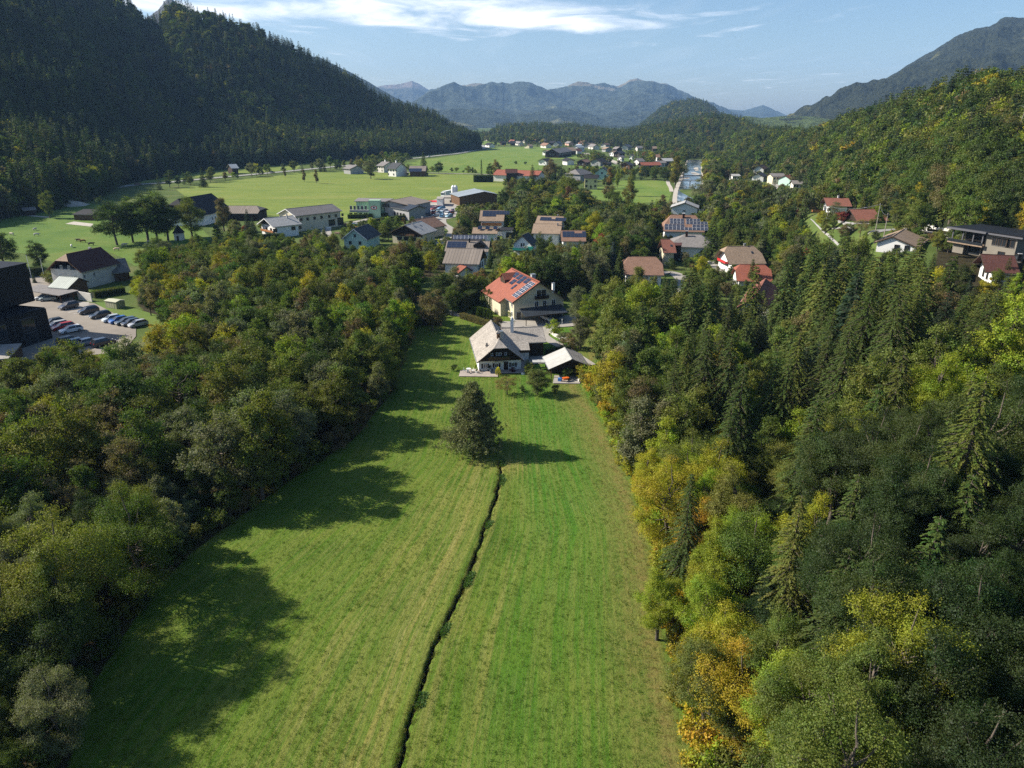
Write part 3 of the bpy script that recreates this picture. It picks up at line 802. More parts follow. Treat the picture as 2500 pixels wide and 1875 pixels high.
def pine_tree(seed=5, H=11.6, width=8.6):
 """the shaggy lone pine of the meadow: full to the ground, tufted, uneven"""
 g = np.random.default_rng(seed)
 P_, D, N, L, W, cl, th_ = [], [], [], [], [], [], []
 segs = [((0, 0, -0.3), (0.1, 0, H * 0.5), 0.24, 0.14), ((0.1, 0, H * 0.5), (0.05, 0, H * 0.97), 0.14, 0.02)]
 for b in range(150):
  t = (b / 150) ** 0.9
  z = H * (0.05 + 0.90 * t)
  a = b * 2.39996 + g.normal() * 0.2
  prof = (1 - t) ** 0.80 if t > 0.12 else 0.86 + t
  Lb = width / 2 * prof * g.uniform(0.62, 1.18) + 0.25
  dr = np.array([math.cos(a), math.sin(a), 0.0]); side = np.array([-dr[1], dr[0], 0.0])
  rise = g.uniform(-0.05, 0.30) + 0.35 * t
  tip = np.array([0, 0, z]) + dr * Lb + [0, 0, Lb * rise]
  segs.append(((0.05, 0, z), tuple(tip), 0.05 * (1 - t) + 0.02, 0.012))
  ntw = max(6, int(46 * (Lb / (width / 2)) ** 1.2))
  hue = g.random()
  for k in range(ntw):
   s = g.uniform(0.28, 1.05) ** 0.75
   c = np.array([0, 0, z]) + dr * Lb * s + [0, 0, Lb * rise * s] + side * g.normal() * 0.30 * Lb * (0.35 + 0.5 * s) + [0, 0, g.normal() * 0.16]
   nk = 15
   u = unit(g.normal(size=(nk, 3)) * 0.62 + dr * 0.5 + [0, 0, 0.50])
   P_.append(c + g.normal(size=(nk, 3)) * 0.09); D.append(u); N.append(unit(g.normal(size=(nk, 3)) + [0, 0, 1.0]))
   l = g.uniform(0.22, 0.40, nk); L.append(l); W.append(l * 0.30)
   cl.append(np.full(nk, 0.5 * hue + 0.5 * g.random())); th_.append(np.full(nk, g.random()))
 P_, D, N, L, W, cl, th_ = (np.concatenate(q) for q in (P_, D, N, L, W, cl, th_))
 V, F = kites(P_, D, N, L, W)
 lv = np.stack([np.repeat(g.random(len(P_)), 4), np.repeat(cl, 4), np.repeat(th_, 4)], -1)
 TV, TF = tubes(segs, 5)
 return V, F, lv, TV, TF
def columnar(seed, H=6.0, width=1.5, n=3000, leaf=0.2):
 g = np.random.default_rng(seed)
 t = g.random(n) ** 0.9; a = g.uniform(0, 6.283, n)
 r = width / 2 * np.minimum(1.0, (1 - t) ** 0.5 * 1.35) * (0.80 + 0.25 * g.random(n)) * (1 + 0.18 * np.sin(a * 3 + t * 7))
 P_ = np.stack([np.cos(a) * r, np.sin(a) * r, 0.1 + t * H * 0.95], -1)
 U = np.stack([np.cos(a), np.sin(a), a * 0 + 0.0], -1)
 D = unit(U * 0.35 + [0, 0, 1.0] + g.normal(size=P_.shape) * 0.3); N = unit(U + g.normal(size=P_.shape) * 0.4)
 L = leaf * g.uniform(0.8, 1.6, n); V, F = kites(P_, D, N, L, L * 0.5)
 lv = np.stack([np.repeat(g.random(n), 4), np.repeat(g.random(n), 4), np.repeat(t, 4)], -1)
 TV, TF = tubes([((0, 0, -0.2), (0, 0, H * 0.8), 0.07, 0.03)], 5)
 return V, F, lv, TV, TF
def crown_mesh(name, t, leafmat):
 V, F, lv, TV, TF = t
 return np_mesh(name, V, F, [leafmat], attrs={'leafvar': ('FLOAT_VECTOR', lv)})
def trunk_mesh(name, t, bark):
 return np_mesh(name, t[3], t[4], [bark])
def whole_mesh(name, t, leafmat, bark):
 V, F, lv, TV, TF = t
 VV = np.concatenate([V, TV]); FF = np.concatenate([F, TF + len(V)])
 mi = np.concatenate([np.zeros(len(F)), np.ones(len(TF))]).astype(np.int32)
 return np_mesh(name, VV, FF, [leafmat, bark], mi, attrs={'leafvar': ('FLOAT_VECTOR', np.concatenate([lv, np.full((len(TV), 3), 0.5)]))})
LIB = {'broad': [], 'spruce': [], 'shrub': []}
BH = [12.0] * 7
for sd, kw in enumerate([dict(width=7.4, lobes=28, base=0.07, conic=.2), dict(width=6.2, lobes=26, conic=0.5, base=0.08), dict(width=8.2, lobes=32, base=0.06, conic=.15), dict(width=6.8, lobes=30, base=0.08, leaf=0.17, leaves=28000, conic=.3),
        dict(width=5.6, lobes=30, conic=0.55, base=0.06), dict(width=7.8, lobes=22, leaves=12000, leaf=0.17, base=0.1), dict(width=7.6, lobes=40, leaf=0.20, base=0.05, leaves=24000, conic=.3),
        dict(width=7.4, lobes=30, leaf=0.10, leaves=84000, base=.06, per=22, conic=.25, tuftr=.36), dict(width=6.4, lobes=28, leaf=0.098, leaves=76000, base=.08, per=22, conic=.5, tuftr=.34), dict(width=8.0, lobes=26, leaf=0.105, leaves=70000, base=.06, per=22, conic=.1, tuftr=.40)]):
 t_ = broadleaf(100 + sd, **kw)
 LIB['broad'].append((crown_mesh('crown', t_, M['leaf']), trunk_mesh('trunk', t_, M['bark']), 12.0))
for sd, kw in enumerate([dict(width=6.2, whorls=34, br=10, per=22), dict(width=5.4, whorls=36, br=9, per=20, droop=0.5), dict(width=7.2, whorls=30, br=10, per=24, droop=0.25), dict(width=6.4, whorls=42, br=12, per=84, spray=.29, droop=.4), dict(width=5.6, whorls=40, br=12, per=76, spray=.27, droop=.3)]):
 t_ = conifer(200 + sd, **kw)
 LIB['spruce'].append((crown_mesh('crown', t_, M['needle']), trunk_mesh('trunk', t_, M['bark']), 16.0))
for sd in range(2):
 t_ = broadleaf(300 + sd, H=2.6, width=3.2, lobes=12, leaves=3600, leaf=0.15, per=9, base=0.0, tuftr=0.2)
 LIB['shrub'].append((crown_mesh('foliage', t_, M['leaf']), trunk_mesh('stem', t_, M['bark']), 2.6))
def src(name, t_, lm):
 o = bpy.data.objects.new(name, whole_mesh(name, t_, lm, M['bark']))      # a source shape for the mass of trees, not itself in the scene
 return o
FAR = {'broad': [src('far_broadleaf', broadleaf(400 + s, width=w, lobes=22, leaves=4200, leaf=0.46, per=8, base=0.12, conic=c_, tuftr=0.45), M['leaf']) for s, (w, c_) in enumerate([(7.8, .1), (6.8, 0.45), (8.6, 0.15)])],
       'spruce': [src('far_spruce', conifer(500 + s, width=w, whorls=20, br=8, per=7, spray=1.25, droop=d_), M['needle']) for s, (w, d_) in enumerate([(5.2, 0.35), (6.0, 0.3), (4.6, 0.5)])]}
FINE = {'broad': [], 'spruce': []}
FINE['broad'] = [src('near_broadleaf', broadleaf(600 + s, width=w, lobes=32, leaves=15000, leaf=0.25, per=14, base=0.10, conic=c_), M['leaf']) for s, (w, c_) in enumerate([(7.2, .2), (6.2, 0.5), (8.0, 0.15)])]
FINE['spruce'] = [src('near_spruce', conifer(700 + s, width=w, whorls=28, br=9, per=14, spray=0.9, droop=d_), M['needle']) for s, (w, d_) in enumerate([(5.8, 0.35), (6.6, 0.3)])]
def mass_object(name, kinds, pts, label, kind='stuff'):
 """pts: list of (x, y, z, scale, rot, (r,g,b), variant) instanced from the source shapes"""
 P_ = np.array([(p[0], p[1], p[2]) for p in pts], np.float32)
 me = bpy.data.meshes.new(name)
 me.vertices.add(len(P_)); me.vertices.foreach_set('co', P_.ravel())
 def attr(n, ty, data, fld):
  a = me.attributes.new(n, ty, 'POINT'); a.data.foreach_set(fld, np.asarray(data).ravel())
 attr('scl', 'FLOAT', np.array([p[3] for p in pts], np.float32), 'value')
 attr('rotz', 'FLOAT', np.array([p[4] for p in pts], np.float32), 'value')
 attr('tint', 'FLOAT_COLOR', np.array([tuple(p[5]) + (1,) for p in pts], np.float32), 'color')
 attr('vid', 'INT', np.array([p[6] for p in pts], np.int32), 'value')
 o = link(name, me); tag(o, label, kind=kind)
 ng = bpy.data.node_groups.new(name, 'GeometryNodeTree')
 ng.interface.new_socket('Geometry', in_out='INPUT', socket_type='NodeSocketGeometry')
 ng.interface.new_socket('Geometry', in_out='OUTPUT', socket_type='NodeSocketGeometry')
 n, l = ng.nodes, ng.links
 gi, go = n.new('NodeGroupInput'), n.new('NodeGroupOutput')
 def named(nm, ty):
  q = n.new('GeometryNodeInputNamedAttribute'); q.data_type = ty; q.inputs[0].default_value = nm
  return next(s for s in q.outputs if s.enabled and s.name == 'Attribute')
 scl, rz, vid = named('scl', 'FLOAT'), named('rotz', 'FLOAT'), named('vid', 'INT')
 cb = n.new('ShaderNodeCombineXYZ'); l.new(rz, cb.inputs[2])
 join = n.new('GeometryNodeJoinGeometry')
 for k, so in enumerate(kinds):
  cmpn = n.new('FunctionNodeCompare'); cmpn.data_type = 'INT'; cmpn.operation = 'EQUAL'
  ia = [s for s in cmpn.inputs if s.enabled or s.type == 'INT']
  ints = [s for s in cmpn.inputs if s.type == 'INT']
  l.new(vid, ints[0]); ints[1].default_value = k
  oi = n.new('GeometryNodeObjectInfo'); oi.inputs['Object'].default_value = so
  iop = n.new('GeometryNodeInstanceOnPoints')
  l.new(gi.outputs[0], iop.inputs['Points']); l.new(cmpn.outputs[0], iop.inputs['Selection'])
  l.new(oi.outputs['Geometry'], iop.inputs['Instance'])
  l.new(cb.outputs[0], iop.inputs['Rotation']); l.new(scl, iop.inputs['Scale'])
  l.new(iop.outputs[0], join.inputs[0])
 l.new(join.outputs[0], go.inputs[0])
 md = o.modifiers.new('trees', 'NODES'); md.node_group = ng
 return o
# colours of foliage
T_OLIVE, T_GREEN, T_DARK, T_GREY, T_BROWN = (0.138, 0.152, 0.028), (0.092, 0.126, 0.022), (0.052, 0.076, 0.018), (0.142, 0.150, 0.074), (0.160, 0.128, 0.055)
T_YEL, T_GOLD, T_ORANGE, T_LIME, T_RED, T_PALE = (0.290, 0.265, 0.020), (0.34, 0.235, 0.020), (0.30, 0.140, 0.018), (0.195, 0.240, 0.020), (0.26, 0.040, 0.020), (0.150, 0.160, 0.075)
T_SPR, T_SPR2, T_SPR3 = (0.052, 0.074, 0.016), (0.088, 0.105, 0.020), (0.026, 0.042, 0.020)
NAMES = {(.030, .050, .012): 'shade-darkened green', T_OLIVE: 'olive green', T_GREEN: 'mid green', T_DARK: 'dark green', T_GREY: 'grey green', T_BROWN: 'brownish', T_YEL: 'yellow', T_GOLD: 'golden yellow', T_ORANGE: 'orange', T_LIME: 'bright yellow-green',
        T_RED: 'red', T_PALE: 'pale grey-green', T_SPR: 'dark green', T_SPR2: 'olive', T_SPR3: 'blue-black'}
def jit(c, a=0.14):
 f = rnd.uniform(1 - a, 1 + a)
 return tuple(max(0.004, q * f * rnd.uniform(1 - a * 0.5, 1 + a * 0.5)) for q in c)
TREES = []     # dicts, sorted out later into single trees and the two masses
def tree(kind, x, y, h, tint, zone, var=None, z=None, near=None, wide=1.0):
 TREES.append(dict(kind=kind, x=x, y=y, z=float(Hgt(x, y)) if z is None else z, h=h, tint=tint, zone=zone, var=var, near=near, wide=wide))
def tree_at(kind, px, py, h, tint, zone, z=None, var=None, near=None, wide=1.0):
 """tree whose foot is seen at the pixel"""
 if z is None: x, y, z = G(px, py)
 else: x, y = at(px, py, z)
 tree(kind, x, y, h, tint, zone, var, z, near, wide)
def top_at(kind, px, py, h, tint, zone, zg=0.0, var=None, near=None, wide=1.0):
 """tree whose top is seen at the pixel, standing on level zg"""
 x, y = at(px, py, zg + h)
 tree(kind, x, y, h, tint, zone, var, zg, near, wide)
def scatter(poly, spacing, seed=0, reject=None):
 g = np.random.default_rng(seed)
 xs = [p[0] for p in poly]; ys = [p[1] for p in poly]
 x0, x1, y0, y1 = min(xs), max(xs), min(ys), max(ys)
 nx, ny = int((x1 - x0) / spacing) + 1, int((y1 - y0) / spacing) + 1
 X, Y = np.meshgrid(np.arange(nx), np.arange(ny), indexing='ij')
 X = x0 + (X + 0.5 * (Y % 2) + g.uniform(-0.38, 0.38, X.shape)) * spacing
 Y = y0 + (Y + g.uniform(-0.38, 0.38, Y.shape)) * spacing
 X, Y = X.ravel(), Y.ravel()
 m = inpoly(X, Y, poly)
 return X[m], Y[m]
def pick(g, table):
 ws = np.array([w for w, _ in table], float); ws /= ws.sum()
 return table[g.choice(len(table), p=ws)][1]
# woods
g0 = np.random.default_rng(42)
xs, ys = scatter(wood_left, 4.9, 1)
for x, y in zip(xs, ys):
 if x < -112 and y < 100: continue
 if y < 24: continue
 n = float(fbm(np.array(x / 22), np.array(y / 22), 3, 3)); n2 = float(vnoise(np.array(x / 7.0), np.array(y / 7.0), 9))
 far = y > 120
 if n < 0.42: tab = [(2, T_DARK), (3, T_GREEN), (2.6, T_GREY), (2.4, T_OLIVE), (.6, T_BROWN), (.4, T_YEL)]
 elif n < 0.56: tab = [(3, T_OLIVE), (4, T_GREEN), (2, T_GREY), (.5, T_BROWN), (1, T_DARK)]
 else: tab = [(3.5, T_OLIVE), (.7, T_BROWN), (2, T_GREY), (2.5, T_GREEN), (0.4, T_YEL)]
 if far: tab = tab + [(0.6, T_LIME), (0.5, T_YEL)]
 if x > -46 and y < 100: tab = [(2.5, T_DARK), (3.5, T_GREY), (2.4, T_GREEN), (1.6, T_OLIVE), (.35, T_BROWN)]
 h = g0.uniform(8.5, 16.0) * (0.86 if far else 1.0)
 if y < 170:
  eh = float(np.interp(y - 3, [34, 44, 52, 56, 60, 64, 68, 73, 79, 83, 90, 97, 102, 107, 113, 119, 126, 134, 142, 150, 160], [7, 9, 14, 17, 12, 17.5, 13, 5.5, 6, 15, 17, 12, 8, 15, 12, 7, 14, 11, 7, 12, 10]))
  be = -float(np.interp(y, [20, 43, 66, 84, 107, 128, 176], [36.5, 36.5, 40.5, 36, 26.5, 23.5, 25])) - x
  if be < 7: h = eh + g0.uniform(-1, 1)
  elif be < 18: h = min(h, eh + 1.5 + (be - 7) * .45)
 if y > 235: h *= 0.72
 if x > -60 and y > 240: h *= 0.85
 if -120 < x < -60 and 105 < y < 150: h = min(h, 12.5)
 tree('broad', x, y, h, pick(g0, tab), 'left')
for px, py, h, c in ((105, 960, 11, T_YEL), (115, 985, 9, T_LIME), (525, 905, 9, T_YEL), (540, 925, 8, T_YEL), (490, 750, 9, T_LIME), (640, 660, 9, T_GOLD), (330, 890, 9, T_LIME), (470, 790, 9, T_YEL), (215, 850, 9, T_YEL), (250, 860, 9, T_LIME)):
 top_at('broad', px, py, h, c, 'left', var=1, near='x')
xs, ys = scatter(wood_right, 5.1, 2)
for x, y in zip(xs, ys):
 if y < 26: continue
 if x > 118 and y > 130: continue
 n = float(fbm(np.array(x / 26 + 5), np.array(y / 26), 6, 3))
 edge = x < (22.5 if y < 60 else 27) and y < 135
 if edge:
  if y > 120: tab = [(3, T_BROWN), (2, T_OLIVE), (2, T_GREY)]
  elif 101 < y: tab = [(2, T_OLIVE), (2, T_GREEN), (2, T_YEL), (1, T_BROWN)]
  elif y > 90: tab = [(2, T_GREY), (2, T_PALE), (1, T_OLIVE)]
  elif y > 58: tab = [(4, T_YEL), (4, T_LIME), (.8, T_GOLD), (.8, T_OLIVE), (.5, T_GREEN)]
  else: tab = [(1, T_YEL), (.6, T_LIME), (1.5, T_OLIVE), (3, T_GREEN), (1.5, T_DARK)]
  kind = 'broad'
 else:
  kind = 'spruce' if n > 0.53 and y > 54 else 'broad'
  tab = [(3, T_SPR), (3, T_SPR2), (1, T_SPR3)] if kind == 'spruce' else [(3, T_OLIVE), (3, T_GREEN), (1.5, T_LIME), (1, T_YEL), (1, T_DARK), (0.5, T_BROWN)]
  if (y < 74 and x > 31 or y < 56 and x > 23.5) and kind == 'broad': tab = [(4, (.030, .050, .012)), (2, T_DARK)]  # extra-dark tint puts the near corner's shade into the leaf colour
 h = g0.uniform(9.0, 15.0) if kind == 'broad' else g0.uniform(14, 22)
 if y > 190: h = min(h, 9.5)
 if x > 95 and y > 150: h *= 0.6
 if y < 58: h = min(h, 11.5 if kind == 'broad' else 17)
 tree(kind, x, y, h, pick(g0, tab), 'right', wide=1.22 if kind == 'spruce' else 1.0)
for px, py, h, c, k_ in ((1835, 1545, 12.5, T_GOLD, 'broad'), (1770, 1250, 13, T_LIME, 'broad'), (1620, 1370, 9.5, T_LIME, 'broad'), (1440, 715, 10, T_LIME, 'broad'), (1420, 760, 9, T_GREY, 'broad')):
 top_at(k_, px, py, h, c, 'right', near='x')
for px, py, h, zg in ((1695, 640, 18, 0), (1625, 690, 17, 0), (1850, 640, 17, 0), (2255, 570, 17, 9), (2330, 620, 17, 12), (1930, 620, 18, 3), (1990, 590, 18, 5), (2040, 650, 18, 6), (1570, 730, 16, 0), (1490, 700, 15, 0), (1775, 760, 19, 0), (2160, 700, 18, 8),
        (2440, 700, 16, 14), (2080, 780, 19, 6), (2210, 850, 19, 7), (2380, 900, 18, 9), (1900, 850, 19, 0), (2000, 960, 19, 2), (1790, 980, 17, 0), (2250, 1080, 18, 4), (2100, 1150, 20, 1), (2380, 1150, 20, 4), (2080, 1330, 21, 0), (2250, 1450, 20, 1), (1960, 1200, 20, 0), (1690, 1150, 15, 0), (1820, 880, 21, 0), (1720, 800, 20, 0), (2300, 1250, 21, 2), (2420, 1400, 19, 2), (2150, 930, 20, 2), (1650, 870, 17, 0), (1540, 800, 16, 0), (1460, 640, 13, 0)):
 top_at('spruce', px, py, h, rnd.choice([T_SPR, T_SPR2, T_SPR]), 'right', zg, near='x', wide=1.12)
def shrub_row(pts, n, hs, tints, jitter=0.8):
 pts = [Vector((a, b, 0)) for a, b in pts]
 seg = [(pts[i + 1] - pts[i]).length for i in range(len(pts) - 1)]; tot = sum(seg)
 for k in range(n):
  d = tot * (k + rnd.random()) / n; i = 0
  while i < len(seg) - 1 and d > seg[i]: d -= seg[i]; i += 1
  p = pts[i].lerp(pts[i + 1], d / seg[i])
  tree('shrub', p.x + rnd.uniform(-jitter, jitter), p.y + rnd.uniform(-jitter, jitter), rnd.uniform(*hs), rnd.choice(tints), 'edge')
shrub_row([(a - 1.2, b) for a, b in meadow_left], 120, (1.3, 3.8), [T_DARK, T_GREEN, T_OLIVE, T_BROWN])
shrub_row([(a + 1.4, b) for a, b in meadow_right[3:]], 110, (1.4, 3.9), [T_YEL, T_LIME, T_GOLD, T_OLIVE])
def hill_forest(hill, n, seed, mix_, tabs, hs, zone, t0=0.0, t1=1.03, clear=None):
 g = np.random.default_rng(seed)
 th = g.uniform(max(hill.th[0], R(-44)), min(hill.th[-1], R(44)), n)
 r1, r0 = np.interp(th, hill.th, hill.r1), np.interp(th, hill.th, hill.r0)
 r = r0 + (r1 - r0) * (t0 + (t1 - t0) * g.random(n))
 x, y = r * np.sin(th), r * np.cos(th)
 z = Hgt(x, y)
 nb = fbm(x / 110, y / 110, seed, 4)
 u = g.random(n)
 for i in range(n):
  if clear is not None and clear(x[i], y[i]): continue
  sp = u[i] < mix_(nb[i])
  tab = tabs[1] if sp else tabs[0]
  h = g.uniform(*(hs[1] if sp else hs[0]))
  tree('spruce' if sp else 'broad', x[i], y[i], h, pick(g, tab), zone, z=z[i])
LB = [(3, T_DARK), (3, T_GREEN), (2.5, T_OLIVE), (1, T_BROWN), (0.8, T_GREY), (0.5, T_YEL)]
LS = [(4, T_SPR), (2, T_SPR3), (1.2, T_SPR2)]
hill_forest(left_hill, 11500, 11, lambda n: 0.86 if n > 0.46 else 0.35, (LB, LS), ((13, 21), (17, 28)), 'left hill')
RB = [(5, T_GREEN), (2.5, T_OLIVE), (7, T_DARK), (.25, T_YEL), (.9, T_BROWN), (0.6, T_LIME), (0.08, T_GOLD)]
mead_top = P([(2380, 262), (2520, 250), (2520, 268), (2400, 275)], 60)
def top_meadow(x, y):
 return 19.0 < 0 or inpoly([x], [y], TOPM)[0]
gx, gy, gz = G(2440, 262)
TOPM = [(gx - 14, gy - 35), (gx + 60, gy - 50), (gx + 80, gy + 30), (gx - 4, gy + 12)]
hill_forest(right_hill, 4600, 12, lambda n: 0.5 if n > 0.58 else 0.16, (RB, LS), ((14, 24), (18, 28)), 'right hill', -0.02, 1.06, clear=top_meadow)
hill_forest(mid_hill, 1500, 13, lambda n: 0.5, (LB, LS), ((12, 18), (16, 24)), 'mid hill', -0.25)
hill_forest(mid_hill2, 2100, 14, lambda n: 0.4, (LB, LS), ((12, 18), (16, 24)), 'mid hill', -0.2)
hill_forest(cone_hill, 2400, 15, lambda n: 0.4, (LB, LS), ((14, 20), (18, 26)), 'cone hill', 0.1, 1.0)
# trees of the valley floor, between the houses
KEEP_CLEAR = []           # filled by the buildings file: (x, y, radius)
ROADS = {}                # name -> (points, width)
# building materials
M['white'] = plain('white_render', (0.74, 0.73, 0.70), 0.85, 0.06, 0.6)
M['old_white'] = plain('weathered_lime_wash', (0.58, 0.55, 0.49), 0.9, 0.16, 0.5, bump=0.02)
M['cream'] = plain('cream_render', (0.56, 0.50, 0.36), 0.85, 0.07, 0.6)
M['cream2'] = plain('pale_cream_render', (0.58, 0.52, 0.38), 0.85, 0.08, 0.6)
M['ochre'] = plain('ochre_render', (0.52, 0.36, 0.17), 0.85, 0.08, 0.6)
M['pink'] = plain('pink_render', (0.55, 0.33, 0.26), 0.85, 0.08, 0.6)
M['yellow'] = plain('pale_yellow_render', (0.56, 0.52, 0.30), 0.85, 0.07, 0.6)
M['mint'] = plain('mint_render', (0.42, 0.58, 0.50), 0.85, 0.06, 0.6)
M['green_wall'] = plain('pale_green_render', (0.36, 0.52, 0.36), 0.85, 0.06, 0.6)
M['grey_wall'] = plain('grey_render', (0.30, 0.30, 0.30), 0.85, 0.12, 0.6)
M['taupe'] = plain('taupe_render', (0.19, 0.17, 0.14), 0.85, 0.10, 0.6)
M['wood_dark'] = striped('dark_boarding', (0.035, 0.022, 0.014), 0, 0.22, 0.5, 0.8, 0.02)
M['wood_darky'] = striped('dark_boarding_side', (0.035, 0.022, 0.014), 1, 0.22, 0.5, 0.8, 0.02)
M['wood_brown'] = striped('brown_boarding', (0.12, 0.065, 0.032), 0, 0.25, 0.55, 0.8, 0.02)
M['wood_orange'] = striped('orange_boarding', (0.36, 0.15, 0.05), 2, 0.25, 0.7, 0.7, 0.02)
M['trim'] = plain('dark_timber', (0.045, 0.030, 0.020), 0.75, 0.2, 2.0)
M['trim_white'] = plain('white_paint', (0.72, 0.72, 0.70), 0.5, 0.04)
M['glass'] = plain('window_glass', (0.018, 0.022, 0.027), 0.08, 0.3, 0.7, spec=0.6)
M['metal'] = plain('zinc_metal', (0.34, 0.35, 0.36), 0.4, 0.1, 1.0, metal=0.6)
M['shingle'] = shingled('weathered_wood_shingles', (0.30, 0.27, 0.235), 0.9, 0.42, 0.30, 0.16, 0.5)
M['red_tile'] = shingled('red_clay_tiles', (0.26, 0.085, 0.053), 0.8, 0.20, 0.38, 0.30, 0.18)
M['brown_tile'] = shingled('brown_concrete_tiles', (0.215, 0.125, 0.085), 0.85, 0.25, 0.38, 0.30, 0.35)
M['tan_tile'] = shingled('faded_tan_tiles', (0.27, 0.195, 0.135), 0.85, 0.25, 0.38, 0.30, 0.35)
M['rust_tile'] = shingled('red_brown_tiles', (0.21, 0.085, 0.058), 0.8, 0.25, 0.38, 0.30, 0.30)
M['maroon_tile'] = shingled('dark_maroon_tiles', (0.075, 0.030, 0.024), 0.85, 0.25, 0.38, 0.30, 0.25)
M['grey_tile'] = shingled('grey_slates', (0.185, 0.170, 0.160), 0.8, 0.2, 0.45, 0.40, 0.4)
M['light_eternit'] = shingled('light_grey_fibre_cement', (0.34, 0.335, 0.32), 0.8, 0.14, 0.6, 0.6, 0.4)
M['dark_slate'] = shingled('dark_slates', (0.040, 0.043, 0.047), 0.7, 0.25, 0.4, 0.3, 0.2)
M['black_roof'] = shingled('black_roofing', (0.020, 0.019, 0.022), 0.85, 0.25, 0.6, 0.5, 0.2)
M['warm_grey'] = striped('warm_grey_corrugated', (0.21, 0.175, 0.145), 0, 1.05, 0.65, 0.8, 0.03)
M['seam_roof'] = striped('dark_standing_seam', (0.030, 0.036, 0.044), 0, 0.5, 0.5, 0.45, 0.03)
M['seam_light'] = striped('pale_green_standing_seam', (0.30, 0.33, 0.29), 0, 0.75, 0.45, 0.5, 0.05)
M['tin'] = striped('pale_tin_sheet', (0.42, 0.41, 0.37), 0, 2.2, 0.85, 0.5, 0.01)
M['silver_roof'] = striped('blue_grey_sheet', (0.26, 0.29, 0.31), 0, 1.0, 0.8, 0.5, 0.02)
M['solar'] = plain('solar_cells', (0.016, 0.022, 0.042), 0.12, 0.2, 0.8, spec=0.6)
M['alu'] = plain('aluminium_frame', (0.62, 0.63, 0.64), 0.35, 0.05)
M['alu_dark'] = plain('dark_frame', (0.10, 0.10, 0.11), 0.4, 0.05)
M['concrete'] = plain('pale_concrete', (0.31, 0.285, 0.25), 0.9, 0.14, 0.35, bump=0.01)
M['asphalt'] = plain('worn_asphalt', (0.235, 0.205, 0.170), 0.92, 0.16, 0.12, bump=0.01)
M['road'] = plain('road_asphalt', (0.27, 0.26, 0.245), 0.9, 0.10, 0.1)
M['gravel'] = plain('pale_gravel', (0.42, 0.38, 0.32), 0.95, 0.25, 0.6, bump=0.05)
M['paving'] = plain('stone_paving', (0.34, 0.29, 0.25), 0.9, 0.2, 1.2, bump=0.01)
M['line'] = plain('road_paint', (0.75, 0.75, 0.72), 0.7, 0.05)
M['black'] = plain('black_cladding', (0.010, 0.010, 0.012), 0.5, 0.3, 0.8)
M['black2'] = striped('black_slat_cladding', (0.013, 0.012, 0.013), 1, 0.35, 0.4, 0.5, 0.03)
M['red_paint'] = plain('red_paint', (0.45, 0.03, 0.03), 0.6, 0.1)
M['teal'] = plain('teal_sheet', (0.02, 0.22, 0.17), 0.6, 0.15)
M['orange_paint'] = plain('orange_paint', (0.65, 0.13, 0.02), 0.5, 0.1)
M['blue_paint'] = plain('blue_paint', (0.05, 0.16, 0.45), 0.5, 0.1)
M['yellow_paint'] = plain('yellow_paint', (0.62, 0.38, 0.03), 0.5, 0.1)
WCACHE = {}
def window_meshes(w, h, style):
 key = (round(w, 2), round(h, 2), style)
 if key in WCACHE: return WCACHE[key]
 fm = {'white': M['trim_white'], 'dark': M['trim'], 'plain': M['trim_white'], 'shutter': M['trim_white']}[style]
 a, b, t, d = w / 2, h / 2, 0.09, 0.10
 m = MB()
 m.box(-a, -a + t, -d, 0.02, -b, b, fm); m.box(a - t, a, -d, 0.02, -b, b, fm)
 m.box(-a + t, a - t, -d, 0.02, b - t, b, fm); m.box(-a + t, a - t, -d, 0.02, -b, -b + t, fm)
 if w > 0.8: m.box(-0.03, 0.03, -d + 0.02, 0.0, -b + t, b - t, fm)
 m.box(-a - 0.06, a + 0.06, -d - 0.06, 0.02, -b - 0.07, -b - 0.002, M['metal'])
 if style == 'shutter':
  for s in (-1, 1):
   x0, x1 = sorted((s * (a + 0.03), s * (a + 0.03 + w * 0.42)))
   m.box(x0, x1, -0.08, -0.01, -b, b, M['trim'])
 p = MB(); p.box(-a + t + 0.003, a - t - 0.003, -0.045, 0.015, -b + t + 0.003, b - t - 0.003, M['glass'])
 WCACHE[key] = (m.mesh('window'), p.mesh('pane'))
 return WCACHE[key]
def add_window(parent, loc, rz, w, h, style='white'):
 """rz turns the window's outer side from local -y"""
 fm, pm = window_meshes(w, h, style)
 f = link('window', fm, parent, loc, (0, 0, rz))
 link('pane', pm, f)
 return f
SP = {}
def solar_mesh(w, h, frame):
 key = (round(w, 2), round(h, 2), frame)
 if key not in SP:
  m = MB()
  m.box(-w / 2, w / 2, -h / 2, h / 2, 0.0, 0.035, M['alu'] if frame == 'white' else M['alu_dark'])
  e = 0.05 if frame == 'white' else 0.035
  m.box(-w / 2 + e, w / 2 - e, -h / 2 + e, h / 2 - e, 0.036, 0.045, M['solar'])
  if frame == 'white': m.box(-w / 2 + e, w / 2 - e, -0.02, 0.02, 0.0452, 0.05, M['alu'])
  SP[key] = m.mesh('solar_panel')
 return SP[key]
HOUSES = []        # footprints and picture boxes to keep free of trees
def keepbox(pts, pad=4):
 q = [project(*p) for p in pts]
 return (min(a[0] for a in q) - pad, max(a[0] for a in q) + pad, min(a[1] for a in q) - pad, max(a[1] for a in q))
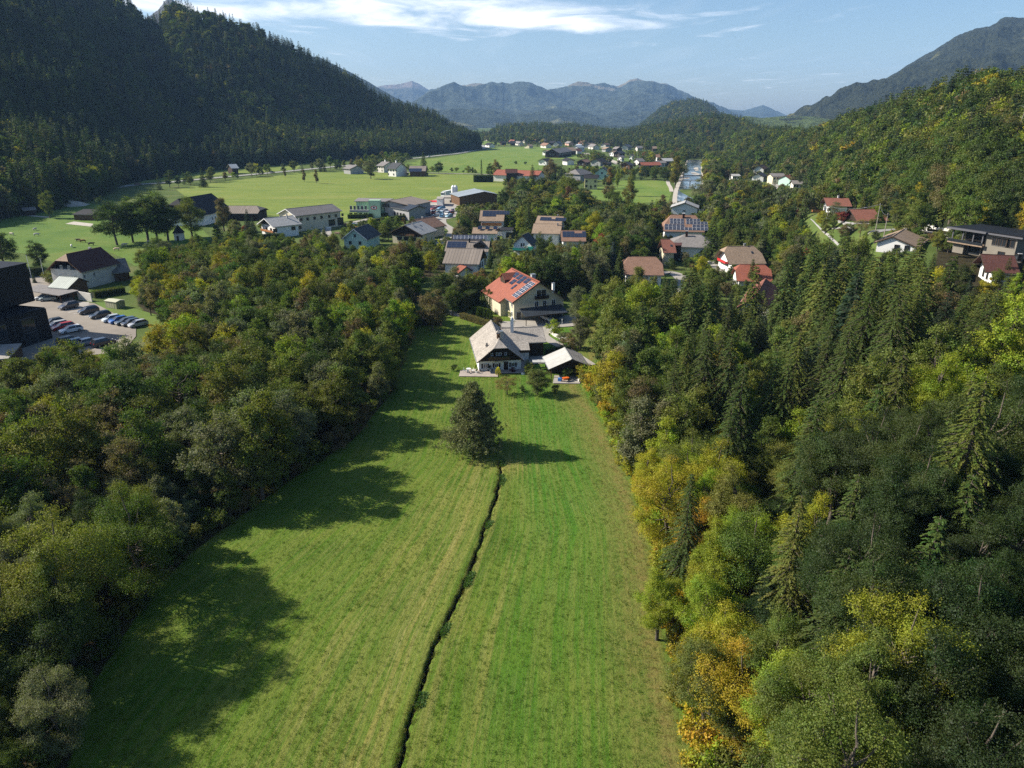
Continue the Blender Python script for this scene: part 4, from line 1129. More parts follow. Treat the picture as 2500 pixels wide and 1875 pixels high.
class House:
 """gabled house: local x runs along the ridge from end A to end B, +y is left of it"""
 def __init__(s, label, cat='house', name='house', A=None, B=None, xyA=None, xyB=None, zr=7.0, ze=4.0, w=5.0, wr=None, zer=None, zg=0.0, roof='brown_tile', wall='white',
        oe=0.7, og=0.8, hipA=0.0, hipB=0.0, hx=2.0, t=0.22, gable=None, gz=None, group=None, vis=0.45, bottom=0.0, fascia='trim', keep=True):
  if A is not None:
   xyA, xyB = at(A[0], A[1], zg + zr), at(B[0], B[1], zg + zr)
  ax, ay = xyA; bx, by = xyB
  s.L = math.hypot(bx - ax, by - ay); s.ang = math.atan2(by - ay, bx - ax)
  s.cx, s.cy, s.zg = (ax + bx) / 2, (ay + by) / 2, zg
  s.zr, s.t = zr, t
  s.w = {1: w, -1: wr or w}; s.ze = {1: ze, -1: zer if zer is not None else ze}
  s.oe, s.og = oe, og
  s.hip = {-1: hipA, 1: hipB}
  s.root = empty(name, (s.cx, s.cy, zg), s.ang)
  tag(s.root, label, cat, group)
  s.x = {-1: -s.L / 2 - (hx if hipA else 0), 1: s.L / 2 + (hx if hipB else 0)}
  s.hx = hx
  s.wallm, s.roofm = M[wall], M[roof]
  x0, x1 = s.x[-1], s.x[1]
  rb = MB()
  for sd in (-1, 1):
   W_, E_ = s.w[sd], s.ze[sd]
   pts = [(x0, sd * W_, E_), (x1, sd * W_, E_)]
   if s.hip[1]:
    q = s.hip[1]
    if q < 1: pts.append((x1, sd * W_ * q, zr - (zr - E_) * q))
    pts.append((x1 - hx, 0, zr))
   else: pts.append((x1, 0, zr))
   if s.hip[-1]:
    q = s.hip[-1]
    pts.append((x0 + hx, 0, zr))
    if q < 1: pts.append((x0, sd * W_ * q, zr - (zr - E_) * q))
   else: pts.append((x0, 0, zr))
   if sd > 0: pts = pts[::-1]
   top = pts; bot = [(p[0], p[1], p[2] - t) for p in pts]
   rb.hexa(bot, top, s.roofm)
  for e in (-1, 1):
   q = s.hip[e]
   if q:
    xe = s.x[e]
    zz = lambda sd: zr - (zr - s.ze[sd]) * q
    pts = [(xe, -s.w[-1] * q, zz(-1)), (xe, s.w[1] * q, zz(1)), (xe - e * hx, 0, zr)]
    if e < 0: pts = pts[::-1]
    rb.hexa([(p[0] , p[1], p[2] - t * 0.9) for p in pts], [(p[0] + e * 0.003, p[1], p[2] + 0.004) for p in pts], s.roofm)
  s.roof = rb.build('roof', s.root)
  rc = MB()
  rx0, rx1 = (x0 + hx if s.hip[-1] else x0), (x1 - hx if s.hip[1] else x1)
  rc.box(rx0 + 0.02, rx1 - 0.02, -0.13, 0.13, zr - 0.06, zr + 0.07, s.roofm)
  rc.build('ridge_cap', s.roof)
  for e in (-1, 1):
   for sd in (-1, 1):
    q = s.hip[e]
    if q >= 1: continue
    xe = s.x[e]
    y1, z1 = sd * s.w[sd] * q, zr - (zr - s.ze[sd]) * q
    y0, z0 = sd * s.w[sd], s.ze[sd]
    a = [(xe + e * 0.004, y0, z0 - t - 0.12), (xe + e * 0.004, y1, z1 - t - 0.12), (xe + e * 0.004, y1, z1 - 0.02), (xe + e * 0.004, y0, z0 - 0.02)]
    b = [(p[0] + e * 0.06, p[1], p[2]) for p in a]
    if (e > 0) == (sd > 0): a, b = a[::-1], b[::-1]
    vb = MB(); vb.hexa(a, b, M[fascia]); vb.build('verge_board', s.roof)
  for sd in (-1, 1):
   gt = MB(); gt.box(x0 + 0.05, x1 - 0.05, *sorted((sd * (s.w[sd] + 0.01), sd * (s.w[sd] + 0.12))), s.ze[sd] - t - 0.03, s.ze[sd] - t + 0.10, M['metal']); gt.build('gutter', s.roof)
  wx0, wx1 = x0 + og, x1 - og
  s.wx = {-1: wx0, 1: wx1}
  s.wy = {sd: sd * (s.w[sd] - oe) for sd in (-1, 1)}
  wb = MB()
  zt = {sd: zr - (zr - s.ze[sd]) * (s.w[sd] - oe) / s.w[sd] - t - 0.01 for sd in (-1, 1)}
  s.zt = zt
  def prof(e):
   q = s.hip[e]
   pr = [(s.wy[-1], bottom), (s.wy[1], bottom), (s.wy[1], zt[1])]
   if q:
    back = max(0.0, min(1.0, og / hx))
    zh = {sd: (zr - (zr - s.ze[sd]) * q) + back * ((zr - s.ze[sd]) * q) for sd in (-1, 1)}
    yq = {sd: sd * s.w[sd] * (zr - zh[sd]) / (zr - s.ze[sd]) for sd in (-1, 1)}
    if abs(yq[1]) < abs(s.wy[1]): pr += [(yq[1], zh[1] - t - 0.01), (yq[-1], zh[-1] - t - 0.01)]
   else: pr += [(0, zr - t - 0.02)]
   pr += [(s.wy[-1], zt[-1])]
   return pr
  pA, pB = prof(-1), prof(1)
  if len(pA) == len(pB):
   n = len(pA)
   V = [(wx0, y, z) for y, z in pA] + [(wx1, y, z) for y, z in pB]
   F = [tuple(range(n))[::-1], tuple(range(n, 2 * n))] + [(i, (i + 1) % n, n + (i + 1) % n, n + i) for i in range(n)]
   wb.add(V, F, s.wallm)
  else:
   wb.box(wx0, wx1, s.wy[-1], s.wy[1], bottom, min(zt.values()), s.wallm)
  s.wall = wb.build('wall', s.root)
  if gable:
   gz = gz if gz is not None else min(zt.values()) * 0.55
   for e in (-1, 1):
    pr = [(y, z) for y, z in prof(e)]
    lo = [(s.wy[-1] - 0.0, gz), (s.wy[1], gz)]
    up = [p for p in pr if p[1] > gz + 0.01]
    poly = lo + up
    xe = s.wx[e]
    a = [(xe + e * 0.004, y, z) for y, z in poly]; b = [(xe + e * 0.09, y, z) for y, z in poly]
    if e < 0: a, b = a[::-1], b[::-1]
    m = MB(); m.hexa(a, b, M[gable]); m.build('gable_boarding', s.wall)
  ca, sa = math.cos(s.ang), math.sin(s.ang)
  s.ca, s.sa = ca, sa
  if keep:
   cs = [s.W(x, y, z) for x in (x0, x1) for (y, z) in ((0, zr), (s.w[1], s.ze[1]), (-s.w[-1], s.ze[-1]))]
   low = [s.W(x, y, s.ze[1] * (1 - vis)) for x in (x0, x1) for y in (s.w[1], -s.w[-1])]
   kb = keepbox(cs)
   kl = keepbox(low)
   HOUSES.append(dict(x=s.cx, y=s.cy, r=math.hypot((x1 - x0) / 2, max(s.w.values())) + 1.0, kb=(kb[0], kb[1], kb[2], max(kb[3], kl[3] if vis > 0 else 0)), near=math.hypot(s.cx, s.cy)))
 def W(s, x, y, z):
  return (s.cx + math.cos(s.ang) * x - math.sin(s.ang) * y, s.cy + math.sin(s.ang) * x + math.cos(s.ang) * y, s.zg + z)
 def win(s, face, us, z, w=1.0, h=1.2, style='white'):
  """face A/B gables, L/R long sides; us = offsets along that face from its middle"""
  for u in us:
   if face == 'A': add_window(s.wall, (s.x[-1] + s.og - 0.0, u, z), R(-90), w, h, style)
   elif face == 'B': add_window(s.wall, (s.wx[1], u, z), R(90), w, h, style)
   elif face == 'R': add_window(s.wall, ((s.wx[-1] + s.wx[1]) / 2 + u, s.wy[-1], z), 0, w, h, style)
   elif face == 'L': add_window(s.wall, ((s.wx[-1] + s.wx[1]) / 2 + u, s.wy[1], z), R(180), w, h, style)
  return s
 def slope_pt(s, side, u, v, up=0.0):
  """point on a roof slope: u metres along from the A end of the ridge, v metres down the slope"""
  dz, dy = s.zr - s.ze[side], s.w[side]
  ln = math.hypot(dz, dy)
  return Vector((-s.L / 2 + u, side * (dy / ln * v) + side * dz / ln * up, s.zr - dz / ln * v + dy / ln * up)), math.atan2(dz, dy)
 def solar(s, side, u0, v0, nu, nv, pw=1.05, ph=1.7, gap=0.03, frame='dark', skip=()):
  me = solar_mesh(pw, ph, frame)
  for i in range(nu):
   for j in range(nv):
    if (i, j) in skip: continue
    p, an = s.slope_pt(side, u0 + (i + 0.5) * (pw + gap), v0 + (j + 0.5) * (ph + gap), 0.09)
    o = link('solar_panel', me, s.roof, p, (-an * side, 0, 0))
  return s
 def chimney(s, u, y, h=1.2, w=0.6, mat='white', cap='grey_wall', label=None):
  side = 1 if y >= 0 else -1
  zb = s.zr - (s.zr - s.ze[side]) * abs(y) / s.w[side]
  m = MB(); x = -s.L / 2 + u
  m.box(x - w / 2, x + w / 2, y - w / 2, y + w / 2, zb - 0.6, zb + h, M[mat])
  m.box(x - w / 2 - 0.08, x + w / 2 + 0.08, y - w / 2 - 0.08, y + w / 2 + 0.08, zb + h, zb + h + 0.12, M[cap])
  o = m.build('chimney', s.root)
  if label: o['label'] = label
  return s
 def skylight(s, side, u, v, w=0.8, h=1.1):
  m = MB(); m.box(-w / 2, w / 2, -h / 2, h / 2, 0, 0.06, M['alu_dark']); m.box(-w / 2 + .08, w / 2 - .08, -h / 2 + .08, h / 2 - .08, 0.061, 0.08, M['glass'])
  p, an = s.slope_pt(side, u, v, 0.02)
  m.build('skylight', s.roof, p, (-an * side, 0, 0))
  return s
 def balcony(s, face, u0, u1, z, d=1.1, h=1.0, mat='wood_brown', slats=True):
  m = MB()
  m.box(u0, u1, -d, -0.01, z - 0.14, z, M['trim'])
  m.box(u0, u1, -d, -d + 0.06, z + 0.12, z + h - 0.13, M[mat]); m.box(u0 - .03, u1 + .03, -d - 0.03, -d + 0.09, z + h - 0.09, z + h, M[mat])
  for a in (u0, u1 - 0.06): m.box(a, a + 0.06, -d + 0.061, -0.01, z + 0.12, z + h - 0.13, M[mat])
  if face == 'R': loc, rz = ((s.wx[-1] + s.wx[1]) / 2, s.wy[-1], 0), 0
  elif face == 'L': loc, rz = ((s.wx[-1] + s.wx[1]) / 2, s.wy[1], 0), R(180)
  elif face == 'A': loc, rz = (s.wx[-1], 0, 0), R(-90)
  else: loc, rz = (s.wx[1], 0, 0), R(90)
  m.build('balcony', s.wall, loc, (0, 0, rz))
  return s
 def dormer(s, side, u, v, w=2.4, h=1.6, roof=None, back=None):
  """small gabled dormer on a slope"""
  rm = roof and M[roof] or s.roofm
  p, an = s.slope_pt(side, u, v)
  dz, dy = s.zr - s.ze[side], s.w[side]
  zt = p.z + h
  run = h / (dz / dy)
  e = side
  m = MB()
  x = p.x
  yf = p.y
  run2 = (h * 0.55) / (dz / dy)
  for sx in (-1, 1):
   quad = [(x, yf + e * 0.25, zt), (x + sx * (w / 2 + 0.2), yf + e * 0.25, p.z + h * 0.42), (x + sx * (w / 2 + 0.2), yf - e * run2 * 0.9, p.z + h * 0.42), (x, yf - e * run, zt)]
   if (sx > 0) == (e > 0): quad = quad[::-1]
   m.hexa([(a, b, c - 0.12) for a, b, c in quad], quad, rm)
  m.build('dormer_roof', s.roof)
  m = MB()
  a = [(x - w / 2, yf, p.z - 0.3), (x + w / 2, yf, p.z - 0.3), (x + w / 2, yf, p.z + h * 0.42), (x, yf, zt - 0.14), (x - w / 2, yf, p.z + h * 0.42)]
  b = [(q[0], q[1] - e * run * 0.8, q[2]) for q in a]
  if e > 0: a, b = b, a
  m.hexa(b[::1] if False else a[::-1] and b, a, M['trim'])
  m.build('dormer', s.roof)
  return s
def flat_box(name, label, cat, pts, z0, z1, wall, roof, zg=0.0, over=0.3, group=None, t=0.25):
 """flat-roofed block on a polygonal plan"""
 cx = sum(p[0] for p in pts) / len(pts); cyy = sum(p[1] for p in pts) / len(pts)
 r = empty(name, (cx, cyy, zg)); tag(r, label, cat, group)
 q = [(p[0] - cx, p[1] - cyy) for p in pts]
 area = sum(q[i][0] * q[(i + 1) % len(q)][1] - q[(i + 1) % len(q)][0] * q[i][1] for i in range(len(q)))
 if area < 0: q = q[::-1]
 m = MB(); m.hexa([(a, b, z0) for a, b in q], [(a, b, z1) for a, b in q], M[wall]); w = m.build('wall', r)
 k = 1 + over / max(1.0, max(math.hypot(*p) for p in q))
 m = MB(); m.hexa([(a * k, b * k, z1 + 0.003) for a, b in q], [(a * k, b * k, z1 + t) for a, b in q], M[roof]); m.build('roof', r)
 return r, w, (cx, cyy)
def strip(name, pts, width, z, mat, label=None, kind='structure', follow=False):
 """a road or path along a polyline, smoothed"""
 P_ = [Vector((p[0], p[1], 0)) for p in pts]
 out = []
 for i in range(len(P_) - 1):
  a, b = P_[max(0, i - 1)], P_[i]; c, d = P_[i + 1], P_[min(len(P_) - 1, i + 2)]
  for k in range(8):
   t = k / 8
   out.append(0.5 * ((2 * b) + (c - a) * t + (2 * a - 5 * b + 4 * c - d) * t * t + (3 * b - a - 3 * c + d) * t ** 3))
 out.append(P_[-1])
 V, F = [], []
 for i, p in enumerate(out):
  d = (out[min(i + 1, len(out) - 1)] - out[max(i - 1, 0)]).normalized()
  nrm = Vector((-d.y, d.x, 0)) * (width / 2)
  for q in (p + nrm, p - nrm):
   V.append((q.x, q.y, z + (float(plain_h(q.x, q.y)) if follow else 0.0)))
  if i: F.append((2 * i - 2, 2 * i - 1, 2 * i + 1, 2 * i))
 me = bpy.data.meshes.new(name); me.from_pydata(V, [], F); me.materials.append(mat)
 o = link(name, me); tag(o, label, kind=kind)
 ROADS[len(ROADS)] = ([(q.x, q.y) for q in out], width)
 return o
# hedges
def hedge(p0, p1, width, h, tint, label, zg=0.0, group=None, n=None, name='hedge', leaf=0.16, bumpy=0.12):
 a, b = Vector((p0[0], p0[1], 0)), Vector((p1[0], p1[1], 0))
 L = (b - a).length; ang = math.atan2((b - a).y, (b - a).x)
 area = 2 * L * h + L * width
 n = n or int(min(5000, area * 42))
 g = np.random.default_rng(int(abs(p0[0] * 13 + p0[1] * 7)) + 5)
 u = g.random(n); face = g.random(n) * area
 x = u * L; y = np.zeros(n); z = np.zeros(n); U = np.zeros((n, 3))
 s1 = face < L * h; s2 = (face >= L * h) & (face < 2 * L * h); s3 = ~(s1 | s2)
 r = g.random(n)
 y[s1] = -width / 2; z[s1] = r[s1] * h; U[s1] = [0, -1, 0.2]
 y[s2] = width / 2; z[s2] = r[s2] * h; U[s2] = [0, 1, 0.2]
 y[s3] = (r[s3] - 0.5) * width; z[s3] = h; U[s3] = [0, 0, 1]
 wob = (fbm(x * 0.9, z * 0.9 + y, 3, 3) - 0.5) * bumpy * 4
 Pp = np.stack([x, y, z], -1) + U * wob[:, None] + g.normal(size=(n, 3)) * 0.05
 D = unit(U * 0.5 + g.normal(size=(n, 3)) * 0.6 + [0, 0, 0.3]); N = unit(U + g.normal(size=(n, 3)) * 0.5)
 Lf = leaf * g.uniform(0.7, 1.5, n); V, F = kites(Pp, D, N, Lf, Lf * 0.7)
 lv = np.stack([np.repeat(g.random(n), 4), np.repeat(vnoise(x * 0.7, z, 5), 4), np.repeat(g.random(n), 4)], -1)
 me = np_mesh('foliage', V, F, [M['leaf']], attrs={'leafvar': ('FLOAT_VECTOR', lv)})
 r_ = empty(name, (a.x, a.y, zg), ang); tag(r_, label, 'hedge', group)
 o = link('foliage', me, r_); o['tint'] = tint
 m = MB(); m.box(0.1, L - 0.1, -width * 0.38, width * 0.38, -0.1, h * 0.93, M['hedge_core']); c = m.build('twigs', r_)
 return r_
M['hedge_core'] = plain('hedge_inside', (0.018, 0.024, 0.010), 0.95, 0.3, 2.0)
# cars
def paint_mat():
 t = NT('car_paint')
 oi = t.node('ShaderNodeAttribute', attribute_type='OBJECT', attribute_name='tint').outputs['Color']
 t.bsdf(oi, 0.28, None, 0.5, 0.0, 0.6)
 return t.mat
M['paint'] = paint_mat()
M['tyre'] = plain('tyre_rubber', (0.02, 0.02, 0.02), 0.9, 0.2)
M['rim'] = plain('alloy_rim', (0.38, 0.38, 0.40), 0.35, 0.05, metal=0.7)
M['lamp'] = plain('headlamp_glass', (0.60, 0.62, 0.64), 0.15, 0.03)
M['tail'] = plain('tail_lamp', (0.30, 0.012, 0.012), 0.25, 0.05)
CARM = {}
def car_meshes(style):
 if style in CARM: return CARM[style]
 L, W, H = {'estate': (4.7, 1.82, 1.48), 'hatch': (4.2, 1.78, 1.48), 'suv': (4.6, 1.88, 1.68), 'sedan': (4.7, 1.82, 1.44)}[style]
 hood = 0.60 * H; belt = 0.66 * H
 low = [(-L / 2, 0.30), (-L / 2 - 0.02, 0.55), (-L / 2 + 0.05, belt - 0.03), (-L / 2 + 0.45, belt + 0.02), (L / 2 - 1.35, belt), (L / 2 - 0.55, hood), (L / 2 - 0.12, 0.48 * H), (L / 2, 0.36 * H), (L / 2 - 0.02, 0.26)]
 b = MB()
 def loft(prof, ys):
  V = []; n = len(prof)
  for (y, ins) in ys:
   for (x, z) in prof:
    V.append((x * (1 - ins * 0.06), y, z - (0.0 if z < 0.5 else ins * 0.05)))
  F = []
  for k in range(len(ys) - 1):
   for i in range(n):
    j = (i + 1) % n
    F.append((k * n + i, k * n + j, (k + 1) * n + j, (k + 1) * n + i))
  F.append(tuple(range(n - 1, -1, -1))); F.append(tuple((len(ys) - 1) * n + i for i in range(n)))
  return V, [f[::-1] for f in F]
 V, F = loft(low, [(-W / 2, 1.0), (-W / 2 + 0.10, 0.3), (0, 0), (W / 2 - 0.10, 0.3), (W / 2, 1.0)])
 b.add(V, F, M['paint'])
 xb, xr0, xr1, xw = {'estate': (-L / 2 + 0.15, -L / 2 + 0.50, 0.35, 1.15), 'hatch': (-L / 2 + 0.12, -L / 2 + 0.62, 0.35, 1.10), 'suv': (-L / 2 + 0.12, -L / 2 + 0.5, 0.40, 1.15), 'sedan': (-L / 2 + 0.75, -L / 2 + 1.35, 0.25, 1.10)}[style]
 wr, wb_ = W / 2 - 0.28, W / 2 - 0.09
 top = [(xr0, -wr, H), (xr1, -wr, H), (xr1, wr, H), (xr0, wr, H)]
 b.hexa([(p[0], p[1], p[2] - 0.05) for p in top], [(p[0] * 0.98, p[1] * 0.93, p[2]) for p in top], M['paint'])
 pl = b
 g = MB()
 g.hexa([(xb, -wb_, belt), (xw, -wb_, belt), (xw, wb_, belt), (xb, wb_, belt)], [(p[0], p[1], H - 0.051) for p in top], M['glass'])
 for y in (-1, 1):
  for (x0, x1) in ((xw, xr1), (xb, xr0)):
   pl.tube((x0, y * (wb_ + 0.01), belt), (x1, y * (wr + 0.01), H - 0.04), 0.045, 0.04, M['paint'], 4)
  pl.tube(((xr0 + xr1) / 2 - 0.1, y * (wb_ + 0.01), belt), ((xr0 + xr1) / 2 - 0.1, y * (wr + 0.01), H - 0.04), 0.035, 0.035, M['paint'], 4)
 wh = MB(); wh.tube((0, -0.11, 0), (0, 0.11, 0), 0.33, 0.33, M['tyre'], 14)
 rm = MB(); rm.tube((0, -0.118, 0), (0, 0.118, 0), 0.21, 0.21, M['rim'], 10)
 hl = MB(); hl.box(-0.05, 0.05, -0.18, 0.18, -0.06, 0.06, M['lamp'])
 tl = MB(); tl.box(-0.03, 0.03, -0.14, 0.14, -0.09, 0.09, M['tail'])
 np_ = MB(); np_.box(-0.01, 0.01, -0.26, 0.26, -0.055, 0.055, M['trim_white'])
 CARM[style] = dict(L=L, W=W, H=H, body=b.mesh('body'), glass=g.mesh('windows'), wheel=wh.mesh('wheel'), rim=rm.mesh('rim'), hl=hl.mesh('headlight'), tl=tl.mesh('tail_light'), plate=np_.mesh('number_plate'))
 return CARM[style]
def car(x, y, z, rz, style, tint, label, group=None, sc=1.0, detail=True, name='parked_car'):
 c = car_meshes(style)
 r = empty(name, (x, y, z), rz, sc); tag(r, label, 'car', group)
 o = link('body', c['body'], r); o['tint'] = tint
 link('windows', c['glass'], r)
 if detail:
  for sx in (-1, 1):
   for sy in (-1, 1):
    w = link('wheel', c['wheel'], r, (sx * c['L'] * 0.295, sy * (c['W'] / 2 - 0.10), 0.33))
    link('rim', c['rim'], w)
  for sy in (-1, 1):
   link('headlight', c['hl'], r, (c['L'] / 2 - 0.10, sy * (c['W'] / 2 - 0.32), 0.44 * c['H']))
   link('tail_light', c['tl'], r, (-c['L'] / 2 + 0.01, sy * (c['W'] / 2 - 0.28), 0.54 * c['H']))
  link('number_plate', c['plate'], r, (c['L'] / 2 - 0.0, 0, 0.42))
 return r
def c6(a, b): return (1100 + a / 6.32, 700 + b / 6.32)
def c8(a, b): return (1050 + a / 4.916, 620 + b / 4.916)
def c1(a, b): return (a / 4.424, 400 + b / 4.424)
def c2(a, b): return (400 + a / 4.424, 400 + b / 4.424)
def c3(a, b): return (800 + a / 4.424, 350 + b / 4.424)
def c4(a, b): return (1200 + a / 4.424, 350 + b / 4.424)
def c5(a, b): return (1600 + a / 4.424, 350 + b / 4.424)
def cr(a, b): return (2000 + a / 4.424, 400 + b / 4.424)
def c7(a, b): return (a / 4.424, 600 + b / 4.424)
def cw(a, b): return (1450 + a / 6.146, 330 + b / 6.146)
def cv(a, b): return (1150 + a / 6.32, 300 + b / 6.32)
# the old farmhouse at the head of the meadow
f = House('old white farmhouse with dark timber gable and grey shingle roof at the meadow head', 'farmhouse', 'farmhouse',
        xyA=(-2.75, 143.4), xyB=(-4.9, 158.4), zr=6.5, ze=2.45, w=4.95, roof='shingle', wall='white', oe=0.45, og=1.1, hipA=0.29, hx=2.7, t=0.16, gable='wood_darky', gz=2.25)
FX = f.wx[-1]                        # front wall, local x
for y, lab in ((3.15, None), (0.75, None), (-2.75, None)):
 o = add_window(f.wall, (FX, y, 1.22), R(-90), 0.85, 0.92, 'shutter')
m = MB(); m.box(-0.44, 0.44, -0.10, 0.02, 0.0, 1.95, M['trim']); m.box(-0.36, 0.36, -0.125, -0.102, 0.08, 1.86, M['wood_dark'])
d = m.build('door', f.wall, (FX, -1.25, 0.0), (0, 0, R(-90)))
m = MB(); m.box(0.24, 0.30, -0.17, -0.127, 0.95, 1.07, M['metal']); m.build('handle', d)
for y in (1.75, 0.6, -0.05, -1.2):
 add_window(f.wall, (FX - 0.09, y, 3.75), R(-90), 0.50, 0.62, 'white')
m = MB()                                                           # carved balcony on the gable
m.box(-2.6, 1.9, -1.15, -0.1, 2.62, 2.72, M['trim'])
m.box(-2.6, 1.9, -1.15, -1.08, 2.74, 3.32, M['wood_brown']); m.box(-2.65, 1.95, -1.2, -1.04, 3.33, 3.42, M['trim'])
for x in (-2.6, -1.1, 0.4, 1.84): m.box(x, x + .07, -1.07, -1.0, 2.73, 4.6, M['trim'])
b = m.build('balcony', f.wall, (FX, 0, 0), (0, 0, R(-90)))
for x0 in (-2.3, 0.4):
 m = MB(); m.box(x0, x0 + 1.3, -1.38, -1.21, 3.16, 3.32, M['wood_brown']); bx_ = m.build('flower_box', b)
g_ = np.random.default_rng(5); n = 260
for x0 in (-2.3, 0.4):
 Pp = np.stack([x0 + g_.random(n) * 1.3, -1.3 + g_.normal(size=n) * 0.09, 3.34 + g_.random(n) * 0.22], -1)
 V, F = kites(Pp, unit(g_.normal(size=(n, 3))), unit(g_.normal(size=(n, 3))), np.full(n, 0.13), np.full(n, 0.09))
 me = np_mesh('flowers', V, F, [M['leaf']], attrs={'leafvar': ('FLOAT_VECTOR', np.repeat(g_.random((n, 3)), 4, 0))})
 o = link('flowers', me, b); o['kind'] = 'stuff'; o['tint'] = (0.20, 0.14, 0.10) if x0 < 0 else (0.10, 0.12, 0.04)
m = MB(); m.box(-1.3, 0.9, -1.30, -1.24, 2.52, 2.66, M['trim'])
for k in range(9): m.box(-0.85 + k * 0.19, -0.75 + k * 0.19, -1.315, -1.301, 2.56, 2.66, M['old_white'])
m.build('carved_board', b)
for y in (-3.5, 3.5):
 m = MB(); m.box(-0.22, 0.22, -0.08, 0.0, 2.9, 3.35, M['trim_white']);
m = MB(); u0 = -f.L / 2 + 1.0
m.box(u0 - 0.32, u0 + 0.32, -0.32, 0.32, f.zr - 0.2, f.zr + 0.75, M['wood_brown'])
for a in (-1, 1):
 for c_ in (-1, 1): m.box(u0 + a * 0.30 - 0.06, u0 + a * 0.30 + 0.06, c_ * 0.30 - 0.06, c_ * 0.30 + 0.06, f.zr + 0.752, f.zr + 1.15, M['trim'])
m.hexa([(u0 - .5, -.5, f.zr + 1.152), (u0 + .5, -.5, f.zr + 1.152), (u0 + .5, .5, f.zr + 1.152), (u0 - .5, .5, f.zr + 1.152)], [(u0 - .16, -.16, f.zr + 1.5), (u0 + .16, -.16, f.zr + 1.5), (u0 + .16, .16, f.zr + 1.5), (u0 - .16, .16, f.zr + 1.5)], M['shingle'])
m.tube((u0, 0, f.zr + 1.5), (u0, 0, f.zr + 2.0), 0.14, 0.02, M['metal'], 6)
m.build('bell_cupola', f.root)
f.chimney(1.9, -0.75, 1.7, 0.62, 'old_white', 'metal')
p_, an = f.slope_pt(1, 1.4, 2.9)
m = MB(); m.hexa([(-.35, -.15, 0), (.35, -.15, 0), (.35, .6, 0), (-.35, .6, 0)], [(-.05, 0.1, .75), (.05, 0.1, .75), (.05, .4, .6), (-.05, .4, .6)], M['shingle'])
m.build('roof_vent', f.roof, tuple(p_), (0, 0, 0))
wg = House('x', 'x', 'wing', xyA=(-2.6, 155.6), xyB=(6.9, 156.9), zr=5.4, ze=3.3, w=5.2, roof='shingle', wall='wood_brown', oe=0.6, og=0.5, t=0.16)
wr = wg.root
for k_ in ('label', 'category'): del wr[k_]
def reparent(child, parent):
 bpy.context.view_layer.update()
 mw = child.matrix_world.copy(); child.parent = parent; child.matrix_world = mw
bpy.context.view_layer.update()
mwr, mff = Matrix.Translation(wr.location) @ Matrix.Rotation(wr.rotation_euler.z, 4, 'Z'), Matrix.Translation(f.root.location) @ Matrix.Rotation(f.root.rotation_euler.z, 4, 'Z')
for ch in list(wr.children):
 ch.matrix_parent_inverse = Matrix.Identity(4)
 nm = mff.inverted() @ mwr @ ch.matrix_basis
 ch.parent = f.root; ch.matrix_basis = nm
bpy.data.objects.remove(wr)
def fparts(m, name, parent=None):
 o = m.build(name, f.root); o.matrix_basis = mff.inverted(); return o
m = MB(); m.slab([(0.2, 146.9, 2.85), (3.9, 147.3, 2.85), (3.6, 151.2, 3.75), (-0.2, 150.7, 3.75)], 0.15, M['shingle']); fparts(m, 'lean_to_roof')
m = MB(); m.hexa([(0.9, 148.4, 0), (3.7, 148.9, 0), (3.5, 151.4, 0), (0.7, 151.0, 0)], [(0.9, 148.4, 1.7), (3.7, 148.9, 1.7), (3.5, 151.4, 1.7), (0.7, 151.0, 1.7)], M['white'])
m.hexa([(0.95, 148.5, 1.702), (3.65, 149.0, 1.702), (3.45, 151.3, 1.702), (0.75, 150.9, 1.702)], [(0.95, 148.5, 2.95), (3.65, 149.0, 2.95), (3.45, 151.3, 3.2), (0.75, 150.9, 3.2)], M['wood_brown'])
fparts(m, 'store_wall')
m = MB(); m.hexa([(1.35, 148.33, 0.95), (1.85, 148.42, 0.95), (1.85, 148.6, 0.95), (1.35, 148.52, 0.95)], [(1.35, 148.33, 1.40), (1.85, 148.42, 1.40), (1.85, 148.6, 1.40), (1.35, 148.52, 1.40)], M['trim']); fparts(m, 'window')
m = MB(); m.hexa([(4.5, 151.0, 0.02), (6.6, 151.3, 0.02), (6.6, 151.5, 0.02), (4.5, 151.2, 0.02)], [(4.5, 151.0, 2.6), (6.6, 151.3, 2.6), (6.6, 151.5, 2.6), (4.5, 151.2, 2.6)], M['wood_dark']); fparts(m, 'barn_door')
x_, y_ = at(1250, 809, 4.9)
m = MB(); m.box(x_ - 0.36, x_ + 0.36, y_ - 0.36, y_ + 0.36, 4.2, 7.7, M['white']); m.tube((x_, y_, 7.7), (x_, y_, 7.95), 0.42, 0.30, M['metal'], 8); m.tube((x_ - 0.02, y_, 7.95), (x_, y_, 8.2), 0.28, 0.24, M['trim_white'], 8)
o = fparts(m, 'chimney'); o['label'] = 'tall white chimney on the side wing'
HOUSES.append(dict(x=0, y=150, r=12, kb=(1140, 1335, 775, 915), near=140))
sheet('terrace', [(-11.0, 137.9), (-2.9, 137.6), (-2.9, 139.6), (1.9, 139.9), (3.6, 141.6), (3.4, 149), (0.6, 148.6), (0.9, 142), (-7.0, 141.4), (-7.4, 142.6), (-10.9, 141.6)], 0.17, M['paving'], 'stone terrace along the farmhouse front')
sheet('courtyard', [(3.4, 145.5), (8.2, 146.6), (7.4, 151.6), (4.0, 151.3)], 0.165, M['concrete'])
